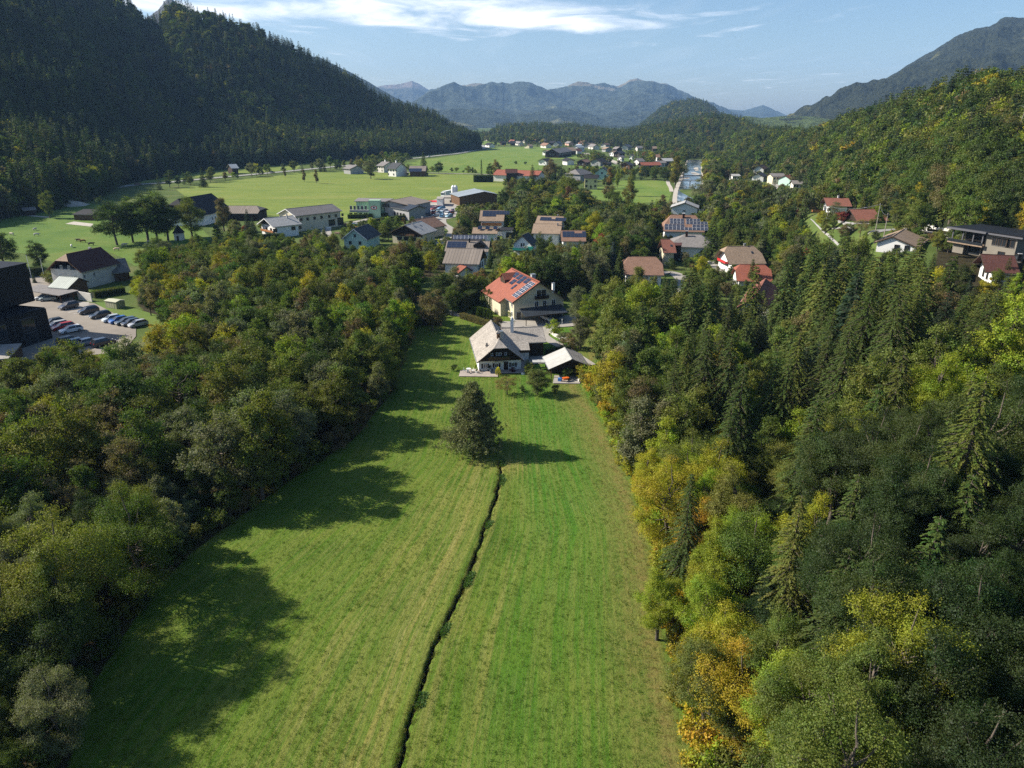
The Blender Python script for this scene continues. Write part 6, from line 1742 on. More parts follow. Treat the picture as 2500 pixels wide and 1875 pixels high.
for a in (-.9, .0, .9):
 m = MB(); m.box(a - .4, a + .4, -1.43, -1.402, .2, 1.9, plain('cabin_door', (0.36, 0.36, 0.24), .6, .06)); m.build('door', r)
HOUSES.append(dict(x=-113, y=197, r=4, kb=(260, 308, 728, 755), near=199))
for (px, py, h, lb) in ((77, 678, 7.5, 'tall white pole by the street, left one'), (108, 676, 6, 'thin pale pole by the street hedge, right one')):
 m = MB(); m.tube((0, 0, 0), (0, 0, h), .09, .06, M['trim_white'], 6); m.box(-.35, .35, -.08, .08, h, h + .12, M['metal']); o = m.build('street_lamp', None, (*at(px, py), 0)); tag(o, lb, 'street lamp', 'poles on the street behind the car park')
x, y = at(85, 691); single_tree(x, y, 3.4, T_SPR, 'tiny conical fir in a tub at the carport corner', 0, 1.0, 0, 'spruce', 'small_fir', 'fir tree')
hedge(at(45, 678), at(112, 672), 2.5, 3.0, T_DARK, 'dark clipped hedge along the street behind the poles', n=4000)
bush(*at(124, 690), 4.4, (0.14, 0.14, 0.04), 'large olive bush left of the maroon-roofed farmhouse', 1.0)
GL = 'large trees around the pasture'
for (px, py, h, tint, lb, v, wd) in ((14, 655, 15, T_DARK, 'dense dark tree cut by the left picture edge', 2, 1.0), (99, 660, 11, T_DARK, 'round dark tree above the street hedge, left of the farmhouse', 0, 1.1),
      (287, 599, 21, T_DARK, 'huge linden at the left end of the pasture clump', 2, 1.2), (325, 592, 20, T_GREEN, 'huge linden second in the pasture clump', 0, 1.15), (362, 590, 23, T_DARK, 'tallest linden in the middle of the pasture clump', 2, 1.3), (385, 590, 22, T_GREEN, 'broad linden right of the tallest in the pasture clump', 0, 1.25), (411, 588, 21, T_DARK, 'linden at the right end of the pasture clump', 3, 1.2),
      (470, 580, 19, T_OLIVE, 'rounded linden in front of the black barn', 0, 1.2), (122, 533, 15, T_OLIVE, 'single olive tree on the pasture with its shadow to the right', 0, 0.9),
      (548, 565, 17, T_BROWN, 'brownish tree between black barn and white house', 4, 1.05), (600, 575, 5, T_RED, 'rust red maple in front of the white grey-roofed house', 0, 1.3),
      (150, 490, 19, T_OLIVE, 'dark round tree at the mountain foot, left of the twin crowns', 0, 1.0), (175, 488, 16, T_GREEN, 'smaller tree at the mountain foot behind the pasture', 2, 1.0), (222, 487, 19, T_DARK, 'broad dark tree at the mountain foot where the highway starts', 2, 1.1),
      (28, 500, 19, T_OLIVE, 'slender olive tree at the mountain foot near the left edge', 4, 1.0), (60, 498, 16, T_GREEN, 'green tree at the mountain foot near the left edge', 0, 1.0)):
 x, y = at(px, py); single_tree(x, y, h, jit(tint, .08), lb, v, wd, 0, group=GL)
for (px, py, h, lb) in ((610, 582, 13, 'dark spruce left of the white grey-roofed house'), (622, 585, 10, 'shorter dark spruce beside the white grey-roofed house')):
 x, y = at(px, py); single_tree(x, y, h, T_SPR3, lb, 0, 1.1, 0, 'spruce', 'spruce_tree', 'spruce tree')
wbn = House('low wooden barn with black roof on a pale slab in the pasture', 'barn', 'barn', A=c1(905, 487), B=c1(1075, 490), zr=5.2, ze=3.1, w=6.2, roof='black_roof', wall='wood_brown', oe=.5, og=.4, hipA=.9, hx=2.5, vis=0.9)
sheet('barn_slab', [at(*c1(*p)) for p in ((705, 650), (800, 625), (1010, 650), (985, 680))], 0.13, M['gravel'])
def mound(px, py, rx, h, lb, z=0.0, mat='gravel'):
 x, y = at(px, py); n = 14; V = [(0, 0, h)]; F = []
 for k, (rr_, zz_) in enumerate(((.35, .8), (.7, .38), (1.0, 0))):
  for i in range(n):
   a = 6.283 * i / n; q = rr_ * rx * rnd.uniform(.85, 1.15); V.append((math.cos(a) * q, math.sin(a) * q * .6, h * zz_ * rnd.uniform(.8, 1.15) if zz_ else -0.1))
 for i in range(n): F.append((0, 1 + i, 1 + (i + 1) % n))
 for k in range(2):
  for i in range(n): F.append((1 + k * n + i, 1 + (k + 1) * n + i, 1 + (k + 1) * n + (i + 1) % n, 1 + k * n + (i + 1) % n))
 me = bpy.data.meshes.new('gravel_heap'); me.from_pydata(V, [], F); me.materials.append(M[mat]); o = link('gravel_heap', me, None, (x, y, z)); tag(o, lb, 'heap')
mound(172, 502, 11, 3.2, 'pale gravel heap beside the track in the pasture'); mound(188, 500, 8, 2.4, 'smaller pale gravel heap right of the large one'); mound(8, 522, 10, 3.0, 'dark rubble heap at the left picture edge')
strip('track', [at(-20, 520), at(25, 523), at(60, 526), at(120, 531)], 3.0, 0.14, M['gravel'])
sf = House('open field shelter with moss-grey roof near the left edge', 'shelter', 'field_shelter', A=(52, 507), B=(86, 505), zr=4.2, ze=3.2, w=4.5, roof='grey_tile', wall='wood_dark', vis=.4)
ch = House('tiny white wayside chapel with steep dark pyramid roof', 'chapel', 'chapel', xyA=(at(439, 586)[0] - .1, at(439, 586)[1]), xyB=(at(439, 586)[0] + .1, at(439, 586)[1]), zr=6.6, ze=3.3, w=1.9, roof='black_roof', wall='old_white', oe=.3, og=.3, hipA=1, hipB=1, hx=1.8, keep=True, vis=1.0)
m = MB(); m.box(-.45, .45, -.06, .02, .1, 2.0, M['wood_dark']); m.build('door', ch.wall, ((ch.wx[-1] + ch.wx[1]) / 2, ch.wy[-1], 0))
def cow(px, py, rz, col, lb, lying=False):
 x, y = at(px, py); z = -0.35 if lying else 0.0
 me = bpy.data.meshes.new('body');
 sk = [(-1.05, 0, 1.15, .34), (-.45, 0, 1.12, .42), (.35, 0, 1.10, .40), (.85, 0, 1.22, .30), (1.15, 0, 1.25, .19), (1.45, 0, 1.12, .17), (1.72, 0, .98, .10)]
 V = [s[:3] for s in sk]; E = [(i, i + 1) for i in range(6)]; Rr = [s[3] for s in sk]
 def leg(j, lx, ly, hind):
  k = len(V); V.extend([(lx, ly, .72), (lx + (-.08 if hind else .0), ly, .40), (lx, ly, .06)]); Rr.extend([.16, .085, .075]); E.extend([(j, k), (k, k + 1), (k + 1, k + 2)])
 leg(0, -1.0, .24, 1); leg(0, -1.0, -.24, 1); leg(3, .75, .22, 0); leg(3, .75, -.22, 0)
 k = len(V); V.extend([(-1.35, 0, 1.05), (-1.42, 0, .55)]); Rr.extend([.05, .04]); E.extend([(0, k), (k, k + 1)])
 me.from_pydata(V, E, [])
 o = link('cow', me, None, (x, y, z), (0, 0, rz)); md = o.modifiers.new('skin', 'SKIN')
 for i, sv in enumerate(me.skin_vertices[0].data): sv.radius = (Rr[i], Rr[i]); sv.use_root = (i == 1)
 sb = o.modifiers.new('sub', 'SUBSURF'); sb.levels = sb.render_levels = 1
 mt = plain('cow_hide', col, .8, .2, 1.5); o.modifiers['skin'].use_smooth_shade = True
 me.materials.append(mt); o.scale = (.95, .95, .95); tag(o, lb, 'cow', 'cattle grazing on the pasture')
 m = MB()
 for s in (-1, 1): m.box(1.28, 1.34, min(s * .16, s * .36), max(s * .16, s * .36), 1.2, 1.3, mt)
 m.build('ears', o)
for i, (a, b, rz, col, lb) in enumerate(((380, 722, 90, (.5, .45, .38), 'pale cow far out on the pasture, behind the others'), (400, 780, 20, (.45, .42, .38), 'pale cow left of the middle of the pasture'), (130, 775, 160, (.5, .42, .33), 'pale cow nearest the left picture edge'), (848, 842, 170, (.02, .015, .012), 'black cow beside the brown one'),
      (895, 852, 200, (.22, .11, .04), 'brown cow grazing beside the black one'), (990, 882, 10, (.02, .015, .015), 'dark cow right of the brown one'), (775, 905, 120, (.6, .57, .5), 'white cow just above the maroon farmhouse ridge'), (1265, 942, 5, (.55, .42, .28), 'cream cow below the linden shadow'), (1348, 893, 30, (.5, .42, .33), 'pale cow in the shade under the lindens'), (1620, 862, 0, (.45, .38, .3), 'cow lying in the shade of the right lindens'))):
 p_ = c1(a, b); cow(p_[0], p_[1], R(rz), col, lb)
hw = [at(*p) for p in ((190, 476), (255, 463), (330, 452), (400, 447), (455, 441.5), (535, 434), (600, 428), (664, 422.3), (734, 415.6), (800, 409), (870, 402), (930, 395), (981, 389.6), (1037, 384), (1080, 379), (1116, 375), (1150, 369), (1175, 364), (1183, 360), (1178, 356), (1165, 352), (1150, 349))]
strip('highway_bank', hw, 16, 0.33, M['garden'])
strip('highway', hw, 8.2, 0.36, M['road'], 'pale two-lane highway along the mountain foot')
for off in (-3.9, 3.9, 0):
 pts = []
 for i, p in enumerate(hw):
  a, b = Vector(hw[max(0, i - 1)]), Vector(hw[min(len(hw) - 1, i + 1)]); d = (b - a).normalized(); pts.append((p[0] - d.y * off, p[1] + d.x * off))
 strip('lane_marking', pts, .18, 0.368, M['line'])
for (px, py, tint, lb) in ((337, 451, (.10, .02, .02), 'dark red car on the highway behind the linden tops'), (455.5, 441, (.02, .02, .02), 'black car driving on the highway, leftmost clear one'), (664.5, 421.7, (.05, .07, .07), 'dark car on the highway above the hay field'), (1004, 387.5, (.03, .03, .03), 'tiny dark car on the far stretch of highway'), (1047, 383, (.7, .7, .7), 'small white van far along the highway')):
 x, y = at(px, py, .4); car(x, y, .37, math.atan2(1, .55) if px < 1000 else R(65), 'sedan', tint, lb, 'vehicles on the highway', 1.15)
strip('farm_road', [at(*p) for p in ((838, 416), (860, 418), (940, 419), (1010, 421.5), (1100, 423.5), (1175, 425.5), (1240, 428))], 3.2, 0.16, M['gravel'])
strip('field_lane', [at(*p) for p in ((1300, 470), (1318, 462), (1338, 456), (1352, 452))], 4, 0.16, M['road'])
# village houses
def HA(label, A, B, **k):
 return House(label, A=A, B=B, **k)
hb = HA('big black-roofed barn with white lower walls at the corner of the hay field', c2(150, 378), c2(515, 318), cat='barn', name='barn', zr=13, ze=5.0, w=11, roof='black_roof', wall='white', hipA=.35, hx=3, vis=.6)
hb.win('R', (-2, 0.5, 7, 9), 2.6, 1.1, 1.3)
h = HA('long low grey-brown barn right of the black barn', c2(690, 452), c2(1005, 452), cat='barn', name='barn', zr=6.8, ze=3.8, w=8.5, roof='warm_grey', wall='wood_dark', hipB=.6, hx=3, vis=.7)
h = HA('white house with light grey fibre-cement roof and balcony, before the long cream workshop', c2(1080, 588), c2(1395, 556), zr=8.2, ze=5.0, w=7.4, roof='light_eternit', wall='white', gable='wood_darky', gz=5.2, og=1.8, vis=.8, fascia='trim_white')
h.win('R', (-6, 3.0), 3.4, 2.0, 1.6, 'dark'); h.win('A', (-2, 2), 2.9, 1.6, 1.9, 'dark'); h.balcony('A', -5, 6, 2.2, 1.5, 1.0, 'wood_orange'); h.chimney(10.5, -1.5, 1.6, .5, 'grey_wall'); h.chimney(14.5, -5, 1.2, .4, 'grey_wall')
h = HA('long two-storey cream workshop with grey roof beside the hay field', c2(1310, 486), c2(1820, 432), cat='workshop', name='workshop', zr=10.2, ze=7.4, w=7.5, roof='grey_tile', wall='cream2', vis=.95, fascia='trim_white')
h.win('R', (-14, -10, -6.5, -2.5, 1.5, 6, 10, 14), 5.4, 1.3, 1.3, 'dark'); h.win('R', (-15, -11), 2.0, 1.4, 1.4, 'dark'); h.win('R', (7.3,), 2.3, 3.8, 2.8, 'dark'); h.win('R', (12.5,), 2.4, 3.6, 3.6, 'dark')
h = HA('mint green house with steep dark slate roof at the timber yard', c2(2048, 702), c3(440, 866), zr=8.4, ze=4.2, w=5.6, roof='dark_slate', wall='mint', vis=.5, fascia='trim_white')
h.win('A', (0,), 5.6, .9, 1.1, 'dark'); h.win('A', (-2, 2.2), 2.7, 1.1, 1.2, 'dark')
h = HA('chalet with faded grey roof and dark wooden gable left of the lane', c3(830, 882), c3(1010, 836), zr=8.2, ze=4.6, w=8.0, roof='light_eternit', wall='cream', gable='wood_darky', gz=3.2, og=1.8, vis=.5)
h.win('A', (-3.4, .5, 3.8), 2.2, 2.4, 1.5, 'dark'); h.balcony('A', -3, 4, 3.6, 1.2, .9); h.chimney(5, -1, .9, .5, 'grey_wall'); h.skylight(-1, 4, 3); h.skylight(-1, 9, 3)
h = HA('brown-roofed chalet behind the grey-roofed one on the lane', c3(940, 822), c3(1150, 790), zr=7.8, ze=4.4, w=7.5, roof='brown_tile', wall='cream', vis=.2); h.chimney(6, 1, 1.0, .5, 'grey_wall')
hedge(at(*c3(215, 815)), at(*c3(890, 790)), 1.4, 2.2, T_GREEN, 'long clipped thuja hedge in front of the pale green offices', n=4500, leaf=.25)
hedge(at(*c3(470, 875)), at(*c3(890, 820)), 1.6, 2.6, T_DARK, 'dark hedge strip behind the mint green house', n=3500, leaf=.25)
hedge(at(*c2(960, 830)), at(*c2(1290, 815)), 1.5, 2.4, T_DARK, 'dark clipped hedge below the white grey-roofed house', n=3500, leaf=.25)
p0, p1 = at(*c3(455, 797)), at(*c3(575, 800))
ax, ay = at(*c3(300, 800)); bx2, by2 = at(*c3(620, 790))
r, w_, c_ = flat_box('office_building', 'pale green two-storey office with a red eye sign on its tower', 'building', [at(*c3(318, 790)), at(*c3(618, 795)), (at(*c3(618, 795))[0] + 2, at(*c3(618, 795))[1] + 14), (at(*c3(318, 790))[0] - 1, at(*c3(318, 790))[1] + 15)], 0, 8.0, 'green_wall', 'grey_tile', over=1.6)
HOUSES.append(dict(x=c_[0], y=c_[1], r=14, kb=(860, 945, 478, 532), near=math.hypot(*c_)))
x0, y0 = at(*c3(455, 803)); x1, y1 = at(*c3(575, 806))
m = MB(); m.box(x0 - c_[0], x1 - c_[0], y0 - 1.2 - c_[1], y0 + 3 - c_[1], 0, 9.2, M['green_wall']); tw = m.build('tower', r)
def eye_sign(parent, x, y, z):
 m = MB(); n = 20
 ring = [(x + 1.75 * math.cos(6.283 * i / n) * (1 - .0), y - .04, z + 1.05 * math.sin(6.283 * i / n)) for i in range(n)]
 inn = [(x + 1.35 * math.cos(6.283 * i / n), y - .04, z + .72 * math.sin(6.283 * i / n)) for i in range(n)]
 m.add(ring + inn, [(i, (i + 1) % n, n + (i + 1) % n, n + i) for i in range(n)], M['red_paint'])
 m.add([(x + .5 * math.cos(6.283 * i / n), y - .05, z + .5 * math.sin(6.283 * i / n)) for i in range(n)], [tuple(range(n))], M['black'])
 m.add([(x + 1.33 * math.cos(6.283 * i / n), y - .03, z + .70 * math.sin(6.283 * i / n)) for i in range(n)], [tuple(range(n))], M['white'])
 o = m.build('sign', parent); return o
eye_sign(tw, (x0 + x1) / 2 - .3 - c_[0], y0 - 1.21 - c_[1], 5.4)
for k in range(5): add_window(w_, (x0 - c_[0] - 1.8 - k * 2.0, y0 - c_[1] + .35, 5.2), 0, 1.3, 2.2, 'white')
m = MB(); m.box(at(*c3(290, 790))[0] - c_[0] - 1, x0 - c_[0] - .02, y0 - 1.6 - c_[1], y0 + .2 - c_[1], 3.0, 4.2, M['grey_wall']); m.build('balcony', w_)
for k in range(4): add_window(w_, (x0 - c_[0] - 2.3 - k * 2.6, y0 - c_[1] + .35, 1.8), 0, 1.8, 1.4, 'dark')
for k in range(4): add_window(w_, (x1 - c_[0] + 1.3 + k * 1.4, y0 - c_[1] + .6, 6.2), 0, .9, 1.6, 'dark')
h = HA('grey hall with faded corrugated roof right of the pale green office', c3(660, 618), c3(905, 572), cat='hall', name='industrial_hall', zr=9.0, ze=6.6, w=4, wr=13, zer=6.8, roof='warm_grey', wall='grey_wall', vis=.6)
h = HA('lower dark-roofed office wing with windows in front of the grey hall', c3(700, 628), c3(985, 672), cat='building', name='office_wing', zr=7.4, ze=6.0, w=5, wr=6.5, zer=5.6, roof='seam_roof', wall='grey_wall', vis=.9)
h.win('R', (-8, -5, -2, 1, 4, 7), 2.4, 1.7, 1.8, 'dark')
for (a, c0, mt, lb) in ((783, 790, 'red_paint', 'red flag on a tall pole in front of the offices, left of three'), (832, 795, 'trim_white', 'blue and white flag on a pole between two red ones'), (880, 792, 'red_paint', 'red flag on a tall pole, right of three')):
 x, y = at(*c3(a, c0)); r = empty('flag_pole', (x, y - 1, 0)); tag(r, lb, 'flag pole', 'flags in front of the offices')
 m = MB(); m.tube((0, 0, 0), (0, 0, 7.2), .07, .05, M['trim_white'], 6); m.build('pole', r)
 m = MB(); m.hexa([(.06, -.02, 3.4), (.9, -.1, 3.5), (.9, -.06, 3.5), (.06, .02, 3.4)], [(.06, -.02, 7.0), (1.0, .1, 6.9), (1.0, .14, 6.9), (.06, .02, 7.0)], M[mt]); m.build('flag', r)
x, y = at(*c3(410, 797)); car(x, y - 1, 0.1, R(10), 'hatch', (.72, .72, .72), 'white van-like car parked at the pale green office', sc=1.25)
x, y = at(*c3(942, 800)); car(x, y, 0.1, R(30), 'hatch', (.4, .5, .6), 'light blue car beside the office wing', sc=1.1)
sheet('yard', [at(*p) for p in (c2(1690, 690), c2(2212, 610), c3(560, 860), c3(640, 850), c3(640, 800), c3(1040, 780), c3(1060, 700), c3(1000, 690), c3(20, 900), c2(1850, 860), c2(1700, 760))], 0.10, M['concrete'])
sheet('yard', [at(*p) for p in (c3(1040, 640), c3(1200, 595), c3(1420, 600), c3(1760, 610), c3(1820, 585), c3(1800, 660), c3(1420, 680), c3(1380, 800), c3(1240, 830), c3(1040, 800))], 0.104, M['concrete'])
LAB = ('pale timber', 'grey timber', 'brown timber', 'white-wrapped', 'orange-brown')
STK = []
for i in range(34):
 a, b = (rnd.uniform(1760, 2180), rnd.uniform(640, 760)) if i < 14 else (rnd.uniform(30, 560), rnd.uniform(835, 935))
 px, py = c2(a, b) if i < 14 else c3(a, b)
 x, y = at(px, py); w_, d_, h_ = rnd.uniform(1.2, 3.6), rnd.uniform(.9, 1.6), rnd.uniform(.5, 1.5)
 k = i % 5; mt = (M['tan_tile'], M['old_white'], M['wood_orange'], M['white'], M['wood_brown'])[k]
 m = MB()
 nl = 3
 for q in range(nl): m.box(-w_ / 2, w_ / 2, -d_ / 2 + q * .02, d_ / 2 - q * .02, h_ * q / nl + .06, h_ * (q + .85) / nl, mt)
 o = m.build('timber_stack', None, (x, y, .1), (0, 0, rnd.uniform(-.5, .5)))
 STK.append((o, f'{LAB[k]} stack', 'beside the cream workshop' if i < 14 else 'behind the mint green house', w_ * h_))
for o, a_, b_, v_ in STK:
 sib = sorted([q[3] for q in STK if q[1:3] == (a_, b_)]); k = sib[::-1].index(v_)
 tag(o, ['bulkiest ', 'second bulkiest ', 'middling ', 'smallish ', 'tiny ', 'tiniest '][k] + f'{a_} in the yard {b_}', 'timber stack', 'stacks in the timber yard')
h = HA('wooden hall with blue-grey sheet roof at the edge of the hay field', c3(1580, 486), c3(1690, 521), cat='hall', name='industrial_hall', zr=8.2, ze=6.4, w=9, wr=16, zer=5.6, roof='silver_roof', wall='wood_brown', oe=.5, og=.5, vis=.95)
for i, (a, lb) in enumerate(((1360, 'white silo left one beside the wooden hall'), (1385, 'white silo right one against the wooden hall'))):
 x, y = at(*c3(a, 626)); m = MB(); m.tube((0, 0, 2.4), (0, 0, 9), 1.35, 1.35, M['trim_white'], 16); m.tube((0, 0, 9), (0, 0, 10), 1.35, .4, M['trim_white'], 16); m.tube((0, 0, .8), (0, 0, 2.4), .3, 1.35, M['trim_white'], 16)
 r = empty('silo', (x, y, .1)); tag(r, lb, 'silo', 'white silos'); m.build('tank', r)
 for s in (-1, 1): m = MB(); m.box(s * 1.2 - .08, s * 1.2 + .08, -.08, .08, 0, 2.6, M['metal']); m.build('leg', r)
x, y = at(*c3(1262, 585)); r = empty('truck', (x, y, .1), R(-112)); tag(r, 'white articulated lorry facing the camera beside the wooden hall', 'truck')
m = MB(); m.box(-12, 0.5, -1.3, 1.3, 1.1, 4.1, M['trim_white']); m.build('trailer', r)
m = MB(); m.hexa([(1.0, -1.25, .6), (3.2, -1.25, .6), (3.2, 1.25, .6), (1.0, 1.25, .6)], [(1.0, -1.2, 3.7), (2.8, -1.2, 3.7), (2.8, 1.2, 3.7), (1.0, 1.2, 3.7)], M['trim_white']); cb_ = m.build('cab', r)
m = MB(); m.hexa([(3.03, -1.1, 2.0), (3.09, -1.1, 2.0), (3.09, 1.1, 2.0), (3.03, 1.1, 2.0)], [(2.87, -1.1, 3.1), (2.93, -1.1, 3.1), (2.93, 1.1, 3.1), (2.87, 1.1, 3.1)], M['glass']); m.build('windscreen', cb_)
for xx in (2.3, -8, -9.4, -10.8):
 for yy in (-1.1, 1.1): m = MB(); m.tube((xx, yy - .2, .5), (xx, yy + .2, .5), .5, .5, M['tyre'], 12); m.build('wheel', r)
r_, w__, _ = flat_box('office_hut', 'small white flat-roofed office hut in front of the silos', 'hut', [at(*c3(1180, 678)), at(*c3(1245, 680)), at(*c3(1262, 655)), at(*c3(1190, 652))], 0, 4.2, 'white', 'concrete', over=.5)
r_, w__, _ = flat_box('open_shelter', 'long flat shelter beside the small white hut', 'shelter', [at(*c3(1260, 640)), at(*c3(1400, 640)), at(*c3(1400, 615)), at(*c3(1260, 615))], 2.6, 3.0, 'concrete', 'concrete', over=.2)
m = MB(); x, y = at(*c3(1135, 672)); m.hexa([(-3, -2, 2.2), (3, -2, 2.2), (3, 2, 2.8), (-3, 2, 2.8)], [(-3, -2, 2.35), (3, -2, 2.35), (3, 2, 2.95), (-3, 2, 2.95)], M['red_paint'])
r = empty('awning', (x, y, 0)); tag(r, 'red awning left of the small white hut', 'awning'); m.build('canopy', r)
for s in (-1, 1): m = MB(); m.box(s * 2.8 - .06, s * 2.8 + .06, -1.9, -1.78, 0, 2.2, M['metal']); m.build('post', r)
yc = [((.72, .72, .72), 'white'), ((.1, .3, .5), 'blue'), ((.3, .5, .6), 'light blue'), ((.5, .5, .5), 'silver'), ((.45, .06, .05), 'red'), ((.05, .05, .06), 'black')]
WHERE = ('at its left end near the office wing', 'nearest the lane, lower left corner', 'left of its middle, upper row', 'left of its middle, lower row', 'middle of the lowest row', 'right of its middle, upper row', 'centre, between the rows', 'middle, nearest the village', 'right half, second row', 'right half, lower row', 'back row under the red awning', 'back row below the white hut', 'at the far right end', 'right end, upper row', 'right end, nearest the village', 'back left corner', 'back row, right of the white hut')
spots = ((1080, 745), (1080, 785), (1140, 720), (1150, 760), (1175, 790), (1200, 735), (1215, 770), (1240, 800), (1255, 745), (1285, 775), (1130, 700), (1195, 705), (1325, 765), (1350, 735), (1310, 800), (1100, 712), (1230, 712))
for i, (a, b) in enumerate(spots):
 x, y = at(*c3(a, b)); t_, n_ = yc[(i * 5 + i // 3) % 6]
 car(x, y, .11, rnd.uniform(0, 6.28), ('suv', 'hatch', 'estate')[i % 3], t_, f'{n_} vehicle in the crowded yard, {WHERE[i]}', 'vehicles in the crowded yard', 1.15, detail=True)
r = empty('excavator', (*at(*c3(1800, 585)), .1), R(160)); tag(r, 'yellow excavator at the right end of the wooden hall', 'excavator')
m = MB(); m.box(-1.2, 1.4, -1, 1, 1.0, 2.2, M['yellow_paint']); m.build('body', r)
m = MB(); m.box(.2, 1.4, -1.0, .1, 2.203, 3.1, M['glass']); m.build('cab', r)
m = MB(); m.tube((1.4, .4, 1.8), (4.2, .4, 4.0), .25, .2, M['yellow_paint'], 6); m.tube((4.2, .4, 4.0), (6.5, .4, 1.2), .2, .15, M['yellow_paint'], 6); m.build('boom', r)
for s in (-1, 1): m = MB(); m.box(-1.7, 1.7, s * .9 - .3, s * .9 + .3, 0, .95, M['tyre']); m.build('track', r)
h = HA('tall house with tan roof carrying two rows of solar panels and an orange band', c3(1650, 722), c3(1915, 724), zr=10.5, ze=7.2, w=5.5, wr=7.2, zer=6.6, roof='tan_tile', wall='white', vis=.9)
h.solar(-1, 1.2, .5, 8, 2, 1.5, 1.35, .05, 'dark'); h.solar(-1, 1.2, 3.4, 4, 1, 1.5, 1.35, .05, 'dark')
m = MB(); m.box(h.wx[-1] + .5, h.wx[1] - .2, h.wy[-1] - 1.0, h.wy[-1] - .02, 4.6, 5.7, M['wood_orange']); m.build('balcony', h.wall); h.win('R', (4.2, ), 2.6, 2.2, 1.4, 'dark')
h = HA('low tan-roofed house with three tilted solar collectors', c3(1570, 906), c3(1842, 909), zr=5.6, ze=3.6, w=4.5, wr=4.6, roof='tan_tile', wall='white', vis=.7)
for k in range(3):
 u = 3.2 + k * 3.4; p_, an = h.slope_pt(-1, u, 1.6)
 m = MB(); m.hexa([(-.9, -.9, .1), (.9, -.9, .1), (.9, .7, 1.3), (-.9, .7, 1.3)], [(-.9, -.95, .2), (.9, -.95, .2), (.9, .65, 1.4), (-.9, .65, 1.4)], M['solar']); o = m.build('solar_collector', h.roof, tuple(p_))
h.win('R', (6,), 1.6, 1.2, 1.3, 'dark')
h = HA('garage with dark flat-pitched roof right of the tan solar house', c3(1875, 905), c3(2010, 908), zr=4.6, ze=3.9, w=3.5, roof='black_roof', wall='white', cat='garage', name='garage', vis=.8); h.win('R', (1.5,), 1.6, 3.4, 2.4, 'dark')
h = HA('dark-roofed house fully covered with a grid of solar panels', c3(1345, 985), c3(1672, 985), zr=6.4, ze=4.4, w=5, wr=5.6, roof='black_roof', wall='white', vis=.2)
h.solar(-1, .6, .8, 9, 2, 1.45, 1.5, .06, 'white')
h = HA('warm grey house with black solar field and a small cross gable', c3(1290, 1050), c3(1755, 1056), zr=7.6, ze=4.8, w=6, wr=6.4, roof='warm_grey', wall='white', vis=.1)
h.solar(-1, .4, .6, 4, 3, 1.75, 1.35, .0, 'dark'); h.dormer(-1, 12.5, 4.6, 4.2, 2.2, 'black_roof'); h.chimney(8.5, -.9, 1.5, .5, 'black', 'metal')
h = HA('house with broad brown-grey corrugated roof in front of the solar-roofed houses', c3(1292, 1130), c3(1682, 1141), zr=8.8, ze=5.0, w=6, wr=7.4, roof='warm_grey', wall='white', vis=.5, gable='wood_darky', gz=5.0)
h.win('B', (-4, -1.5, 1.5), 3.4, 1.0, 1.7, 'dark')
h = HA('small outhouse with striped orange tile roof below the corrugated roof', c3(1420, 1312), c3(1500, 1330), zr=4.6, ze=3.0, w=2.6, wr=3.4, roof='red_tile', wall='white', vis=.0, cat='outhouse', name='outhouse')
h = HA('small white gabled house with dark slate roof and green balcony sheet', c4(330, 992), c4(402, 962), zr=8.6, ze=4.8, w=4.3, roof='dark_slate', wall='white', vis=.55, og=.5)
h.win('A', (-.6, .35), 4.9, .8, 1.5, 'white'); h.balcony('A', -3.4, 2.4, 2.8, 1.6, 1.1, 'teal')
m = MB(); m.box(-.8, -.02, -4.4, -2.4, 2.2, 4.4, M['teal']); m.build('green_screen', h.wall, (h.wx[-1], 0, 0))
h = HA('tan house with two dark solar groups near its ridge, behind the lower tan roof', c4(500, 780), c4(782, 790), zr=9.6, ze=6.4, w=5, wr=6.5, roof='tan_tile', wall='white', vis=.0)
h.solar(-1, 1.6, 1.1, 3, 2, 1.6, 1.3, .04, 'dark'); h.solar(-1, 8.4, 1.1, 3, 2, 1.6, 1.3, .04, 'dark'); h.solar(-1, 6.6, 2.4, 1, 1, 1.6, 1.3, .04, 'dark'); h.chimney(9, .2, .8, .5, 'grey_wall')
h = HA('wide faded tan roof in front of the twin solar groups', c4(455, 866), c4(762, 872), zr=7.8, ze=4.8, w=5, wr=7.8, roof='tan_tile', wall='white', vis=.0); h.chimney(10.5, -1.2, .9, .5, 'grey_wall'); h.skylight(-1, 13, 2)
h = HA('brown-grey house with broad dark solar rows right of the faded tan roof', c4(748, 940), c4(1012, 941), zr=7.4, ze=4.2, w=5, wr=7.4, roof='brown_tile', wall='white', vis=.35)
h.solar(-1, .6, .8, 6, 3, 1.55, 1.4, .04, 'dark', skip=((3, 0), (4, 0))); h.win('R', (-2, 2), 2.4, 1.2, 1.3)
h = HA('reddish-brown roof half hidden by the green tree left of the access road', c4(1480, 1222), c4(1778, 1226), zr=8.2, ze=4.0, w=6, wr=8.6, roof='brown_tile', wall='white', vis=.0, hipA=.45, hipB=.4, hx=1.8)
h = HA('large mansard house whose brown roof is covered with framed solar panels', c5(170, 770), c5(435, 775), zr=11.0, ze=5.2, w=7, wr=9.4, roof='brown_tile', wall='white', hipA=.75, hipB=.75, hx=3.4, vis=.7)
sk = []
h.solar(-1, -2.8, 6.4, 11, 2, 1.55, 1.75, .10, 'white', skip=((5, 0), (6, 0)))
h.solar(-1, -0.6, 2.6, 4, 2, 1.4, 1.7, .10, 'white'); h.solar(-1, 6.2, 4.4, 6, 1, 1.4, 1.7, .10, 'white'); h.solar(-1, 6.2, 2.6, 4, 1, 1.4, 1.6, .10, 'white')
